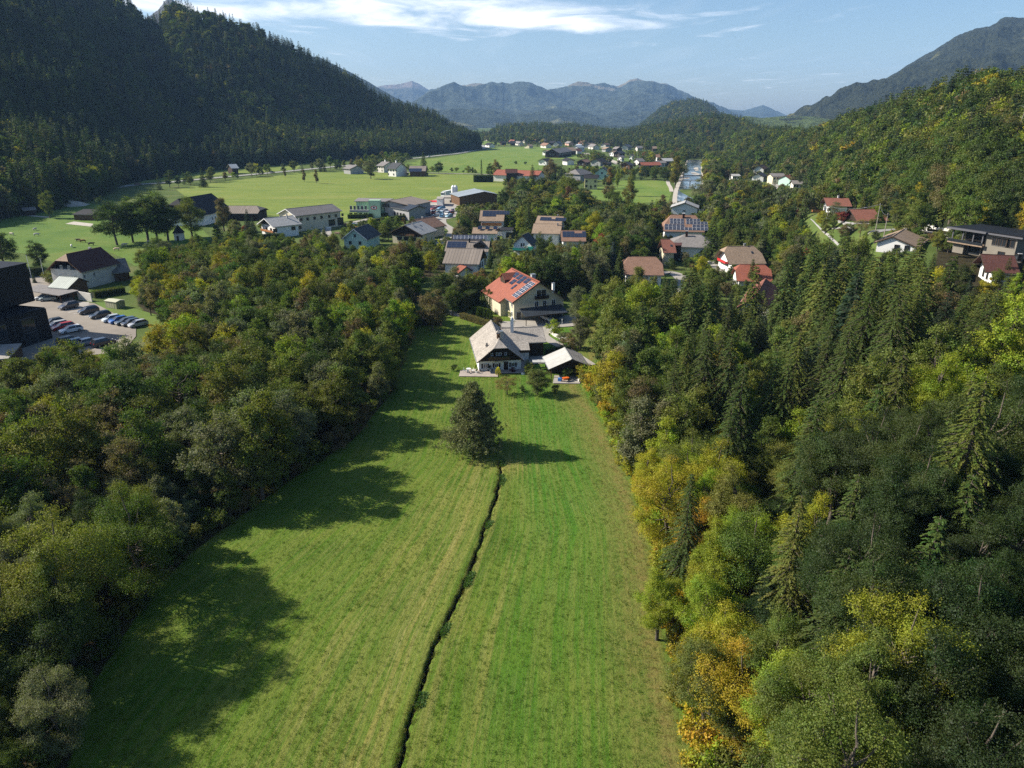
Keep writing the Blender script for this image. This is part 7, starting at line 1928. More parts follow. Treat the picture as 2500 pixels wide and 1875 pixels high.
h.chimney(5.2, -1.6, 1.8, .9, 'maroon_tile', 'white'); h.win('R', (-5,), 2.6, 1.3, 1.3, 'dark')
h = HA('white house with grey roof and blue window facing the camera, by the river', c5(318, 640), c5(330, 612), zr=9.2, ze=6.6, w=7.2, wr=7.2, roof='light_eternit', wall='white', vis=.5); h.win('A', (0,), 4.9, 1.6, .8, 'white')
h = HA('grey hipped bungalow with a tall dark red chimney', c5(322, 980), c5(490, 986), zr=7.4, ze=3.9, w=8, wr=9.2, roof='grey_tile', wall='white', hipA=1, hipB=1, hx=6.5, vis=.5, cat='bungalow', name='bungalow')
h.chimney(.6, -1.6, 2.0, .9, 'maroon_tile', 'grey_wall'); h.win('R', (-6, 4), 2.2, 1.4, 1.3, 'dark')
h = HA('rusty brown half-hipped house with cream walls and dark garage', c5(58, 1036), c5(160, 1036), zr=8.6, ze=4.8, w=5, wr=6.4, roof='rust_tile', wall='cream', hipB=.3, hx=1.3, vis=.8); h.skylight(-1, 3.4, 3.6); h.win('R', (1,), 2.0, 1.0, 1.4, 'dark'); h.win('R', (-3,), 2.0, 1.0, 1.4, 'dark')
r_, w__, _ = flat_box('garage', 'dark timber garage right of the rusty brown house', 'garage', [at(*c5(190, 1270)), at(*c5(262, 1268)), at(*c5(270, 1240)), at(*c5(195, 1240))], 0, 5.6, 'wood_dark', 'maroon_tile', over=.6)
h = HA('brown-roofed chalet with terrace and flower balcony, behind the red roof', c5(775, 1112), c5(1060, 1106), zr=8.6, ze=3.8, w=6, wr=7.6, roof='tan_tile', wall='white', hipA=.3, hipB=.45, hx=1.8, og=1.6, vis=.55); h.skylight(-1, 8.0, 3.4); h.chimney(6.5, .4, 1.0, .7, 'metal', 'metal'); h.win('R', (-1.5, ), 1.9, 2.2, 1.4, 'dark'); h.balcony('A', -4, 3, 3.0, 1.2, 1, 'red_paint')
h = HA('bright red tiled roof behind the dark spruce, in front of the brown chalet', c5(915, 1306), c5(1185, 1312), zr=7.2, ze=3.2, w=5.2, wr=6.2, roof='red_tile', wall='white', hipB=.3, hipA=.35, hx=1.6, vis=.0)
h = HA('steep red-brown roof running towards the camera below the red roof', c5(1190, 1458), c5(1075, 1660), zr=6.6, ze=3.4, w=5, wr=4.2, roof='rust_tile', wall='white', vis=.0)
for (q0, n_, w_, lb) in ((c5(650, 1300), 5, 3.2, 'pale stone garden steps beside the brown chalet terrace'),):
 x, y = at(*q0); r = empty('garden_wall', (x, y, 0)); tag(r, lb, 'wall')
 for k in range(8): m = MB(); m.box(k * .9 - 3.6, k * .9 - 2.8, -.6 + .2 * math.sin(k), .6, 0, .8 + .2 * math.sin(k * 2.1), M['old_white']); m.build('stone', r)
sheet('terrace', [at(*p) for p in (c5(590, 1310), c5(720, 1290), c5(840, 1320), c5(720, 1390), c5(620, 1360))], .11, M['concrete'])
strip('access_road', [at(*p) for p in (c5(-60, 1380), c5(60, 1400), c5(170, 1400), c5(260, 1440), c5(310, 1520), c5(300, 1640), c5(260, 1740))], 4.6, .12, M['concrete'], 'pale access road into the village')
strip('village_lane', [at(*p) for p in (c3(1190, 1095), c3(1260, 1040), c3(1340, 985), c3(1345, 940), c3(1290, 900), c3(1240, 860), c3(1240, 800))], 4.2, .116, M['concrete'])
sheet('forecourt', [at(*p) for p in (c3(1200, 1095), c3(1340, 1000), c3(1350, 960), c3(1300, 955))], .112, M['concrete'])
for (q0, rz, tint, lb, st) in ((c4(1765, 905), 10, (.66, .67, .68), 'white car parked left of the mansard house', 'estate'), (c5(310, 1255), 5, (.3, .5, .52), 'pale teal car on the lawn right of the dark garage', 'hatch')):
 x, y = at(*q0, .6); car(x, y, .1, R(rz), st, tint, lb)
h = HA('square pale yellow house with dark roof on the meadow beyond the village', c4(998, 337), c4(1155, 338), zr=10.5, ze=8.2, w=5, wr=5.6, roof='black_roof', wall='yellow', vis=1.0)
h.win('R', (-3.4, 3.2), 6.0, 1.5, 1.5, 'dark'); h.win('R', (-3.4, 3.2), 2.6, 1.5, 1.5, 'dark'); h.win('R', (0,), 1.9, 1.2, 2.2, 'dark')
h = HA('dark timber house with grey hipped roof left of the square yellow house', c4(905, 280), c4(975, 272), zr=10.5, ze=6.5, w=8, roof='grey_tile', wall='grey_wall', hipA=.9, hipB=.6, hx=5, vis=.8); h.win('R', (-5, -2, 1, 4), 5.0, 1.5, 1.6)
h = HA('pale house with pointed gable behind the square yellow house', c4(1195, 258), c4(1215, 246), zr=10.5, ze=6.0, w=6.5, roof='tan_tile', wall='mint', vis=.7); h.win('A', (0,), 5.6, 1.6, 1.6, 'dark'); h.win('A', (-3, 3), 3.0, 1.5, 1.6, 'dark')
h = HA('long farm building with bright orange-red roof beyond the hay field', c4(60, 282), c4(548, 296), cat='barn', name='long_barn', zr=9.0, ze=5.2, w=9, wr=10, roof='red_tile', wall='white', vis=.4); h.dormer(1, 12, 6, 14, 3, 'maroon_tile')
h = HA('dark wood gable crossing the orange-red farm roof', c4(150, 276), c4(280, 276), cat='barn', name='barn', zr=10.5, ze=7.5, w=4, roof='maroon_tile', wall='wood_dark', vis=0)
RG = 'farm and family houses in the middle of the valley'
for (a, b, c_, d_, zr, ze, w, rf, wl, lb, vis) in (
  (545, 165, 625, 158, 9, 5.5, 7, 'black_roof', 'white', 'white house with dark roof behind the big brown tree', .8), (800, 155, 860, 163, 9, 6, 6, 'black_roof', 'white', 'white house with dark roof second in the row beyond the orange barn', .9),
  (965, 175, 1030, 168, 8.5, 5, 7, 'brown_tile', 'wood_dark', 'dark brown chalet third in the row beyond the orange barn', .8), (1120, 165, 1195, 158, 10, 6, 8, 'black_roof', 'grey_wall', 'tall dark chalet fourth in the row beyond the orange barn', .9),
  (1225, 205, 1275, 200, 6, 4.5, 5, 'black_roof', 'wood_dark', 'low black outbuilding right of the tall dark chalet', .5), (1440, 205, 1490, 200, 9, 5.5, 7, 'dark_slate', 'wood_brown', 'dark gabled house left of the red-roofed farm', .5),
  (1600, 203, 1815, 200, 9.5, 6, 7, 'red_tile', 'wood_dark', 'crimson-roofed farm with dark gable beside the river trees', .4), (1760, 188, 1870, 186, 10.5, 8, 6, 'grey_tile', 'white', 'grey-roofed house behind the crimson-roofed farm', .6),
  (1830, 160, 1950, 158, 11, 7.5, 8, 'light_eternit', 'wood_dark', 'light-roofed barn by the river behind the crimson farm', .6), (1772, 118, 1818, 118, 11, 7, 6, 'brown_tile', 'white', 'small house with pinkish roof above the light-roofed barn', .7),
  (650, 60, 800, 40, 14, 7.5, 12, 'grey_tile', 'wood_dark', 'huge grey-roofed farmhouse with dark arched gable at the upper field', .6), (800, 42, 885, 40, 13, 7, 11, 'tan_tile', 'wood_dark', 'tan-roofed barn adjoining the huge grey-roofed farmhouse', .4),
  (575, 72, 615, 70, 9, 7, 7, 'tan_tile', 'white', 'small pale barn left of the huge grey-roofed farmhouse', .8), (895, 22, 965, 18, 12, 8, 9, 'silver_roof', 'white', 'white house with pale blue roof behind the grey-roofed farm', .9),
  (1290, 80, 1345, 78, 9, 6, 7, 'tan_tile', 'white', 'tan-roofed house where the valley road bends', .6), (1350, 82, 1412, 78, 10, 6, 7, 'dark_slate', 'wood_dark', 'dark gable right of the valley road bend', .6),
  (1375, 130, 1420, 128, 9, 6, 5, 'grey_tile', 'white', 'grey-roofed white house right of the valley road', .8), (1555, 160, 1630, 158, 9, 5, 7, 'grey_tile', 'white', 'grey-roofed house left above the crimson farm', .4), (1500, 118, 1530, 116, 8, 5, 4, 'tan_tile', 'white', 'little white cottage among trees above the crimson farm', .9)):
 hh = House(lb, A=c4(a, b), B=c4(c_, d_), zr=zr * .82, ze=ze * .82, w=w * .9, roof=rf, wall=wl, vis=vis, og=1.4, oe=1.2, group=RG, t=.3); ze *= .82
 L_ = hh.wx[1] - hh.wx[-1]
 for k in range(max(2, int(L_ / 4))): hh.win('R', (-L_ / 2 + (k + .5) * L_ / max(2, int(L_ / 4)),), ze - 2.2, 1.3, 1.4, 'white' if 'dark' in lb else 'dark')
 hh.win('A', (-2, 2), ze - 2.0, 1.3, 1.4, 'white' if 'dark' in lb else 'dark')
for (A, B, zr, ze, w, rf, wl, lb, vis) in ((c3(700, 205), c3(800, 210), 12, 7, 8, 'dark_slate', 'white', 'white house with black roof and chimney at the farm road', 1.0), (c3(590, 195), c3(670, 200), 10, 6.5, 8, 'grey_tile', 'old_white', 'grey-roofed house behind the black-roofed one on the farm road', .3),
        (c3(885, 243), c3(1068, 243), 9, 5, 9, 'warm_grey', 'wood_brown', 'long brown barn with solar lower roof on the farm road', .9), (c3(235, 230), c3(318, 238), 8, 5, 8, 'grey_tile', 'grey_wall', 'low grey-roofed house among trees at the mountain foot', .8), (c2(695, 3), c2(780, 0), 9, 5.5, 8, 'silver_roof', 'wood_dark', 'lone shed with pale roof at the edge of the mountain wood', .8)):
 hh = House(lb, A=A, B=B, zr=zr, ze=ze, w=w, roof=rf, wall=wl, vis=vis, og=1, oe=1, t=.3)
 if 'white' in wl: hh.win('R', (-5, -1.5, 2, 5.5), ze - 1.6, 1.4, 1.5, 'dark'); hh.win('R', (-5, 2), 2, 1.4, 1.5, 'dark'); hh.chimney(hh.L * .4, 0, 1.8, 1.0, 'white')
 if 'solar' in lb: hh.solar(-1, .5, 5.0, 5, 3, 2.2, 2.0, .05, 'dark')
 if 'barn' in lb: hh.win('R', (-9, -3, 3, 9), 2.4, 2.2, 2.2, 'dark')
for (A, B, zr, ze, w, rf, wl, lb, vis, zg) in ((c5(1235, 322), c5(1385, 322), 9.5, 7, 8, 'grey_tile', 'cream2', 'grey-roofed cream house on the lane right of the river', 1.0, 0), (c5(1395, 345), c5(1470, 340), 9, 5.5, 7, 'rust_tile', 'mint', 'house with dark red roof and mint wall right of the grey-roofed cream house', .9, 0),
        (c5(1470, 398), c5(1602, 400), 7.5, 5, 8, 'grey_tile', 'old_white', 'low pale grey roof above the sandy bank', .6, 0), (c5(1470, 308), c5(1566, 308), 11, 9, 7, 'tan_tile', 'pink', 'pinkish block with flat pale roof behind the dark red roof', .8, 0), (c5(1590, 318), c5(1662, 322), 9.5, 6, 8, 'dark_slate', 'wood_dark', 'dark house at the foot of the right slope', .6, 0),
        (c5(975, 48), c5(1030, 50), 12, 7, 9, 'grey_tile', 'white', 'grey-roofed house among the trees far right of the river', .5, 0), (c5(1040, 48), c5(1132, 50), 10, 8, 9, 'light_eternit', 'white', 'house with long white roof far right of the river', .5, 0), (c5(1155, 104), c5(1203, 104), 10, 7, 9, 'red_tile', 'white', 'small bright red roof far right of the river', .5, 0),
        (c5(812, 330), c5(905, 330), 6, 4.5, 6, 'light_eternit', 'white', 'pale flat roof hidden among trees right of the river', .6, 0), (c5(1110, 325), c5(1150, 310), 8, 5, 6, 'dark_slate', 'white', 'small white gable left of the grey-roofed cream house', .6, 0), (c5(1120, 240), c5(1165, 225), 9, 5, 6, 'brown_tile', 'white', 'brown-roofed cottage above the cream house lane', .6, 0),
        (c5(670, 22), c5(725, 22), 11, 6, 8, 'pink', 'pink', 'pinkish roof far up the river', .4, 0), (c5(1320, 135), c5(1400, 138), 10, 6, 9, 'tan_tile', 'white', 'faded tan roof at the foot of the far right wood', .5, 0)):
 hh = House(lb, A=A, B=B, zr=zr * .85, ze=ze * .85, w=w * .9, zg=zg, roof=rf, wall=wl, vis=vis, og=.8, oe=.8, t=.3)
 hh.win('R', (-hh.L * .3, -hh.L * .08, hh.L * .25), ze * .85 - 1.6, 1.4, 1.4, 'dark')
strip('side_lane', [at(*p) for p in (c5(1195, 580), c5(1230, 530), c5(1270, 480), c5(1310, 440))], 7, .12, M['concrete'])
sheet('sandy_bank', [at(*p) for p in (c5(1410, 590), c5(1440, 555), c5(1560, 505), c5(1700, 540), c5(1760, 600), c5(1740, 720), c5(1600, 700), c5(1440, 640))], .1, plain('sandy_slope', (.26, .19, .10), .95, .3, .15, bump=.05))
g9 = np.random.default_rng(17)
FG = 'small houses of the far village'
CN = {'grey_wall': 'grey', 'pink': 'pink', 'ochre': 'ochre', 'white': 'white', 'old_white': 'off-white', 'wood_dark': 'dark timber', 'cream2': 'pale cream'}
RN = {'brown_tile': 'brown', 'grey_tile': 'grey', 'tan_tile': 'tan', 'red_tile': 'red', 'black_roof': 'black', 'rust_tile': 'rusty'}
fv = [(1183, 326, 'ochre', 'red_tile'), (1196, 324, 'pink', 'brown_tile'), (1209, 324, 'pink', 'tan_tile'), (1190, 338, 'old_white', 'grey_tile'), (1203, 338, 'old_white', 'grey_tile'), (1214, 339, 'old_white', 'brown_tile'), (1222, 335, 'pink', 'tan_tile'), (1180, 335, 'cream2', 'brown_tile'),
      (1228, 348, 'wood_dark', 'black_roof'), (1196, 352, 'white', 'black_roof'), (1252, 347, 'wood_dark', 'black_roof'), (1267, 348, 'old_white', 'grey_tile'), (1282, 343, 'old_white', 'grey_tile'), (1265, 341, 'grey_wall', 'tan_tile'), (1310, 330, 'old_white', 'brown_tile'), (1323, 331, 'old_white', 'grey_tile'), (1310, 342, 'pink', 'tan_tile'), (1333, 343, 'wood_dark', 'black_roof'), (1350, 347, 'wood_dark', 'black_roof'),
      (1362, 348, 'old_white', 'grey_tile'), (1333, 352, 'old_white', 'brown_tile'), (1352, 338, 'white', 'rust_tile'), (1399, 341, 'old_white', 'grey_tile'), (1412, 342, 'old_white', 'grey_tile'), (1424, 345, 'pink', 'brown_tile'), (1445, 343, 'white', 'red_tile'), (1455, 343, 'pink', 'red_tile'), (1440, 352, 'grey_wall', 'tan_tile'), (1450, 355, 'old_white', 'grey_tile'), (1478, 352, 'old_white', 'brown_tile'), (1482, 362, 'grey_wall', 'tan_tile'), (1415, 355, 'white', 'silver_roof'),
      (1500, 345, 'grey_wall', 'tan_tile'), (1530, 355, 'old_white', 'grey_tile'), (1560, 350, 'pink', 'tan_tile'), (1700, 350, 'grey_wall', 'tan_tile'), (1712, 353, 'pink', 'brown_tile'), (1758, 356, 'old_white', 'brown_tile'), (1680, 346, 'old_white', 'grey_tile'), (1725, 350, 'pink', 'brown_tile'), (1745, 349, 'old_white', 'grey_tile')]
g8 = np.random.default_rng(5)
for k in range(26):
 fv.append((int(g8.uniform(1230, 1640)), int(g8.uniform(331, 366)), ('old_white', 'white', 'wood_dark', 'pink', 'cream2')[k % 5], ('grey_tile', 'brown_tile', 'rust_tile', 'tan_tile')[k % 4]))
fv = [q for q in fv if not (q[0] < 1345 and q[1] > 355)]
RN['silver_roof'] = 'pale blue'
seen_lb = {}
for i, (px, py, wl, rf) in enumerate(fv):
 py2 = py - 3
 wpx = g9.uniform(9, 15)
 sl = g9.uniform(-1, 1)
 place = ('at the mountain corner' if px < 1225 else 'left of the far wooded hill' if px < 1300 else 'below the far wooded hill' if px < 1400 else 'right of the far village centre' if px < 1500 else 'between the far trees by the river' if px < 1600 else 'far up the right valley side')
 key = (CN[wl], RN[rf], place); seen_lb[key] = seen_lb.get(key, 0) + 1
 ex = ('', 'second ', 'third ', 'fourth ', 'fifth ', 'sixth ', 'seventh ', 'eighth ')[seen_lb[key] - 1]
 lb = f'{ex}{CN[wl]} house with {RN[rf]} roof, tiny, {place}'
 hh = House(lb, A=(px - wpx / 2, py2 + sl), B=(px + wpx / 2, py2 - sl), zr=g9.uniform(7, 9), ze=g9.uniform(4, 5), w=g9.uniform(5, 7), roof=rf, wall=wl, vis=.8, og=1, oe=1, t=.35, group=FG)
 hh.win('R', (-3, 0, 3), 2.8, 1.4, 1.3, 'dark')
strip('valley_road', [at(*p) for p in (c4(1110, 128), c4(1170, 150), c4(1260, 175), c4(1330, 200), c4(1375, 225))], 9, .12, M['gravel'])
sheet('village_square', [at(*p) for p in (c4(985, 118), c4(1090, 122), c4(1150, 118), c4(1150, 100), c4(1000, 108))], .11, M['gravel'])
# right terrace of houses
def zg_at(px, py):
 return G(px, py)[2]
def HR(label, A, B, zg, **k): return House(label, A=A, B=B, zg=zg, **k)
h = HR('white house with faded rust roof, orange balcony and blue-grey gable, up the right road', cr(50, 366), cr(318, 370), 9.0, zr=8.4, ze=5.6, w=6, wr=7, roof='rust_tile', wall='white', vis=.9, og=1.8); h.balcony('R', -11, -6, 3.0, 1.4, 1, 'wood_orange'); h.win('R', (-9, -4), 4.2, 1.4, 1.4, 'dark'); h.win('R', (-9, -4, 2), 1.6, 1.4, 1.4, 'dark'); h.chimney(6, 0, 1, .6); h.win('B', (0,), 4, 1.5, 1.5)
h = HR('long low chalet with rusty red roof and dark timber front, beside the red maple', cr(330, 490), cr(598, 490), 13.5, zr=6.6, ze=3.4, w=6, wr=7, roof='rust_tile', wall='wood_dark', vis=.9, og=1.4); h.win('R', (1,), 1.8, 1.7, 1.3); h.win('R', (-5,), 1.8, 1.4, 1.3); h.chimney(6, 1, 1.0, .6, 'black', 'metal')
h = HR('white annex with rusty red roof right of the long chalet', cr(600, 556), cr(715, 556), 13.5, zr=4.6, ze=3.2, w=4, wr=3.6, roof='rust_tile', wall='white', vis=.9, cat='annex', name='annex'); h.win('R', (-2, 2), 1.9, 1.5, .9, 'dark')
h = HR('white bungalow with broad tan roof and blue solar slope', cr(790, 782), cr(915, 702), 15.5, zr=4.6, ze=2.6, w=4.2, wr=6.8, zer=2.2, og=.5, roof='tan_tile', wall='white', vis=.6, cat='bungalow', name='bungalow')
h.solar(1, .6, .2, 6, 3, 1.3, 1.3, .03, 'dark'); h.win('A', (-1.5, -4), 1.8, 1.3, 1.2, 'dark')
r_, w__, _ = flat_box('hut', 'white flat-roofed hut with carport at the road', 'hut', [G(*cr(1105, 712))[:2], G(*cr(1165, 715))[:2], G(*cr(1175, 690))[:2], G(*cr(1110, 690))[:2]], 0, 2.8, 'white', 'white', zg=15.5, over=1.3)
zgm = 17.5
ma, mb, mc = at(*cr(1450, 690), zgm + 7.3), at(*cr(1840, 740), zgm + 7.3), at(*cr(2130, 790), zgm + 7.3)
r = empty('modern_house', (*ma, zgm + 1.3), math.atan2(mc[1] - ma[1], mc[0] - ma[0])); r.scale = (1, 1, .82); tag(r, 'long modern taupe house with black flat roof and wide balcony on the right terrace', 'house')
Lm = math.hypot(mc[0] - ma[0], mc[1] - ma[1])
f1 = Lm * .52
m = MB(); m.box(0.2, Lm, 2.2, 11, 0, 3.2, M['taupe']); m.box(f1, Lm, .8, 11, 0, 6.9, M['taupe']); m.box(.2, 3.0, 1.0, 2.1, 0, 3.2, M['taupe']); m.box(0.6, f1 - .05, 4.2, 11, 3.203, 6.9, M['glass']); wm_ = m.build('wall', r)
m = MB(); m.box(-1.2, f1 + .8, -.8, 11.4, 7.0, 7.5, M['alu_dark']); m.box(f1 + .803, Lm + 1.6, -.2, 11.4, 6.903, 7.35, M['alu_dark']); m.box(-1.0, Lm + 1.4, 0, 11, 7.503, 7.6, M['black']); rm_ = m.build('roof', r)
m = MB(); m.box(-.8, f1 + .2, -.2, 4.1, 3.0, 3.35, M['tan_tile']); m.box(-.8, f1 + .2, -.2, -.1, 3.353, 4.2, M['glass']); m.build('balcony', r)
for xx in (0, f1 * .33, f1 * .66, f1 - .4): m = MB(); m.box(xx, xx + .25, .1, .35, 3.36, 6.99, M['alu_dark']); m.build('post', r)
for k in range(5): add_window(wm_, (f1 + 2.2 + k * (Lm - f1 - 3) / 4.6, .8, 5.1), 0, 1.9 if k > 1 else 1.0, 2.1, 'dark')
for k in range(3): add_window(wm_, (f1 + 4.5 + k * 4.0, .8, 1.6), 0, 1.7, 2.0, 'dark')
for k in range(5): m = MB(); m.box(3.4 + k * 3.4, 6.4 + k * 3.4, 2.12, 2.19, .2, 2.9, M['glass']); m.build('glass_door', wm_)
pts_ = [(r.location.x + math.cos(r.rotation_euler.z) * a - math.sin(r.rotation_euler.z) * b, r.location.y + math.sin(r.rotation_euler.z) * a + math.cos(r.rotation_euler.z) * b) for a, b in ((-1, -1), (Lm + 1, -1), (Lm + 1, 11), (-1, 11))]
HOUSES.append(dict(x=sum(p[0] for p in pts_) / 4, y=sum(p[1] for p in pts_) / 4, r=Lm / 2, kb=keepbox([(*p, zgm + z) for p in pts_ for z in (0.5, 7.5)]), near=200))
h = HR('white bungalow with dark maroon roof at the right picture edge', cr(1748, 974), cr(2110, 992), 17.0, zr=5.6, ze=2.9, w=5, wr=6.2, roof='maroon_tile', wall='white', vis=1.0, og=1.6, cat='bungalow', name='bungalow')
h.roofm = M['rust_tile']; h.win('R', (2.6, 5.0), 1.5, 1.1, 1.2, 'shutter'); h.win('R', (-5.5,), 1.3, 2.0, 1.6, 'dark'); h.win('A', (1, -2), 1.5, 1.3, 1.7, 'dark'); h.chimney(7.5, 1, .8, .6, 'black')
x, y, z = G(*cr(1780, 1160));
def gstrip(name, pxs, w, mat, up=.12):
 pts = [G(*p)[:2] for p in pxs]; return strip(name, pts, w, up, mat, follow=True)
gstrip('hill_road', [cr(-30, 560), cr(60, 620), cr(130, 670), cr(200, 720), cr(290, 790)], 4.5, M['road'])
gstrip('hill_drive', [cr(170, 660), cr(330, 655), cr(560, 650)], 3.0, M['road'], .14)
gstrip('terrace_road', [cr(560, 760), cr(700, 720), cr(1050, 705), cr(1250, 715), cr(1380, 720)], 3.4, M['road'])
gstrip('terrace_drive', [cr(1330, 800), cr(1400, 770), cr(1400, 740)], 4.0, M['concrete'], .13)
for (px, py, hh_, lb) in ((cr(2, 0)[0], 0, 0, ''),): pass
def blob_bush(p, h, tint, lb, w=1.0):
 x, y, z = G(*p); return bush(x, y, h, tint, lb, w, z)
blob_bush(cr(235, 640), 4.6, (.20, .035, .030), 'round dark red maple beside the long rusty-roofed chalet', 1.05)
x, y, z = G(*cr(440, 790)); single_tree(x, y, 6.5, (.24, .19, .07), 'pale yellow weeping tree at the bend of the hill road', 5, 1.0, z)
x, y, z = G(*cr(170, 600)); single_tree(x, y, 7.5, T_GREY, 'small olive tree before the rust-roofed house gable', 5, 1.05, z)
x, y, z = G(*cr(830, 670)); single_tree(x, y, 9, T_OLIVE, 'broad olive tree right of the white annex', 0, 1.25, z)
x, y, z = G(*cr(900, 680)); single_tree(x, y, 7.5, T_GREEN, 'green tree behind the tan bungalow at the slope foot', 2, 1.2, z)
x, y, z = G(*cr(1810, 850)); single_tree(x, y, 3.6, T_LIME, 'lime green shrubby tree before the modern house', 0, 1.3, z)
x, y, z = G(*cr(2130, 880)); single_tree(x, y, 4.4, T_GOLD, 'yellow tree at the right end of the modern house', 1, 1.1, z)
for i, (a, b, w_, lb) in enumerate(((1250, 705, 1, 'pale boulder row left of the modern house'), (1700, 945, 1, 'pale boulders below the modern house garden'))):
 x, y, z = G(*cr(a, b)); r = empty('rock_wall', (x, y, z), math.atan2(mc[1] - ma[1], mc[0] - ma[0])); tag(r, lb, 'rock wall')
 for k in range(12):
  m = MB(); s_ = rnd.uniform(.45, .9); x0 = -7 + k * 1.2
  m.hexa([(x0 - s_, -s_ * .7, 0), (x0 + s_ * .9, -s_ * .6, 0), (x0 + s_, s_ * .6, 0), (x0 - s_ * .8, s_ * .7, 0)], [(x0 - s_ * .6, -s_ * .4, s_), (x0 + s_ * .5, -s_ * .5, s_ * .9), (x0 + s_ * .6, s_ * .3, s_), (x0 - s_ * .5, s_ * .4, s_ * 1.1)], M['old_white']); m.build('rock', r)
x, y, z = G(*cr(1780, 1140)); r = empty('parasol', (x + 1, y - 1, z)); tag(r, 'white parasol on the terrace of the maroon bungalow', 'parasol')
m = MB(); m.tube((0, 0, 2.2), (0, 0, 2.75), 1.5, .05, M['trim_white'], 8); m.build('canopy', r); m = MB(); m.tube((0, 0, 0), (0, 0, 2.25), .04, .04, M['trim'], 5); m.build('pole', r)
PG = 'power poles along the hill road'
poles = []
for (p, h_, lb) in ((cr(70, 700), 8.5, 'left post of the transformer frame at the hill road'), (cr(605, 745), 9, 'wooden power pole before the lawn of the long chalet'), (cr(690, 830), 8, 'wooden power pole beside the blue solar slope')):
 x, y, z = G(*p); r = empty('power_pole', (x, y, z)); tag(r, lb, 'power pole', PG); poles.append((x, y, z + h_ - .3))
 m = MB(); m.tube((0, 0, -.2), (0, 0, h_), .14, .09, M['bark_pale'], 6); m.build('pole', r)
 m = MB(); m.box(-.8, .8, -.05, .05, h_ - .5, h_ - .38, M['bark_pale']); m.build('cross_arm', r)
 if h_ == 8.5: m = MB(); m.box(-.5, .6, -.6, -.1, 3.6, 4.8, M['metal']); m.build('transformer', r); m = MB(); m.tube((1.6, 0, -.2), (1.6, 0, h_), .14, .09, M['trim'], 6); m.build('second_post', r)
for i in range(2):
 a, b = Vector(poles[i]), Vector(poles[i + 1]); m = MB()
 for k in range(10):
  t0, t1 = k / 10, (k + 1) / 10; s0, s1 = -1.2 * 4 * t0 * (1 - t0), -1.2 * 4 * t1 * (1 - t1)
  m.tube(a.lerp(b, t0) + Vector((0, 0, s0)), a.lerp(b, t1) + Vector((0, 0, s1)), .03, .03, M['metal'], 3, False)
 o = m.build('power_line'); tag(o, 'thin sagging wire between power poles, %s span' % ('left' if i == 0 else 'right'), 'wire')
for i, (p0, h_, ln, lb) in enumerate((((2432, 483), 27, .10, 'bare pale leaning trunk on the right slope, left of the pair'), ((2446, 475), 31, .12, 'bare pale leaning trunk on the right slope, right of the pair'), ((2490, 470), 24, .1, 'bare pale trunk at the right picture edge'), ((2365, 475), 14, .05, 'short pale trunk left of the leaning pair'))):
 x, y, z = G(*p0); r = empty('bare_tree', (x, y, z)); tag(r, lb, 'tree', 'bare trunks on the right slope')
 V, F = tubes([((0, 0, -.3), (h_ * ln * .5, 0, h_ * .5), .24, .17), ((h_ * ln * .5, 0, h_ * .5), (h_ * ln, 0, h_), .17, .05)] + [((h_ * ln * t, 0, h_ * t), (h_ * ln * t + math.cos(k * 2.1) * 1.6, math.sin(k * 2.1) * 1.6, h_ * t + .7), .05, .02) for k, t in enumerate(np.linspace(.5, .97, 14))], 5)
 link('trunk', np_mesh('trunk', V, F, [M['bark_pale']]), r)
# river
def river_mat():
 t = NT('river_water')
 v = t.pos(); n_ = t.noise(.5, 4, .6, t.mapping(v, (1, .35, 1)))
 foam_and_sheen = t.ramp(t.noise(.16, 5, .7, t.mapping(v, (1, .25, 1))), [(.48, (.06, .08, .09)), (.62, (.55, .57, .58))])  # pale streaks: rapids foam, plus sky reflection put into the water colour
 t.bsdf(foam_and_sheen, .12, t.bump(n_, .4, .08), .8)
 return t.mat
M['river'] = river_mat()
rv = [at(*p) for p in (cw(1480, 1130), cw(1450, 1000), cw(1440, 860), cw(1455, 740), cw(1480, 640), cw(1475, 560), cw(1480, 490), cw(1505, 430), cw(1510, 370))]
strip('river_bank', rv, 23, .10, M['gravel'])
strip('river', rv, 17, .14, M['river'], 'pale shallow river running up the valley', kind='structure')
def gravel_bar(pts, z): sheet('gravel_bar', [at(*cw(*p)) for p in pts], z, M['gravel'])
gravel_bar([(1320, 640), (1400, 625), (1450, 640), (1400, 665), (1330, 668)], .18); gravel_bar([(1450, 565), (1520, 560), (1600, 590), (1560, 600), (1480, 590)], .184); gravel_bar([(1490, 490), (1560, 485), (1570, 530), (1520, 540)], .188)
for (a0, a1, yy, lb) in ((1330, 1600, 828, 'near low weir across the river'), (1340, 1620, 612, 'far low weir across the river')):
 p0, p1 = Vector((*at(*cw(a0, yy)), 0)), Vector((*at(*cw(a1, yy)), 0)); m = MB(); d_ = (p1 - p0).normalized(); n_ = Vector((-d_.y, d_.x, 0)) * .5
 m.hexa([p0 - n_, p1 - n_, p1 + n_, p0 + n_], [q + Vector((0, 0, .6)) for q in (p0 - n_, p1 - n_, p1 + n_, p0 + n_)], M['trim']); o = m.build('weir'); tag(o, lb, 'weir')
p0, p1 = Vector((*at(*cw(1190, 735)), 0)), Vector((*at(*cw(1680, 740)), 0)); r = empty('footbridge', tuple(p0), math.atan2((p1 - p0).y, (p1 - p0).x)); tag(r, 'dark slim footbridge crossing the river', 'footbridge'); Lb = (p1 - p0).length
m = MB(); m.box(0, Lb, -1.0, 1.0, 2.6, 3.0, M['trim']); m.build('deck', r)
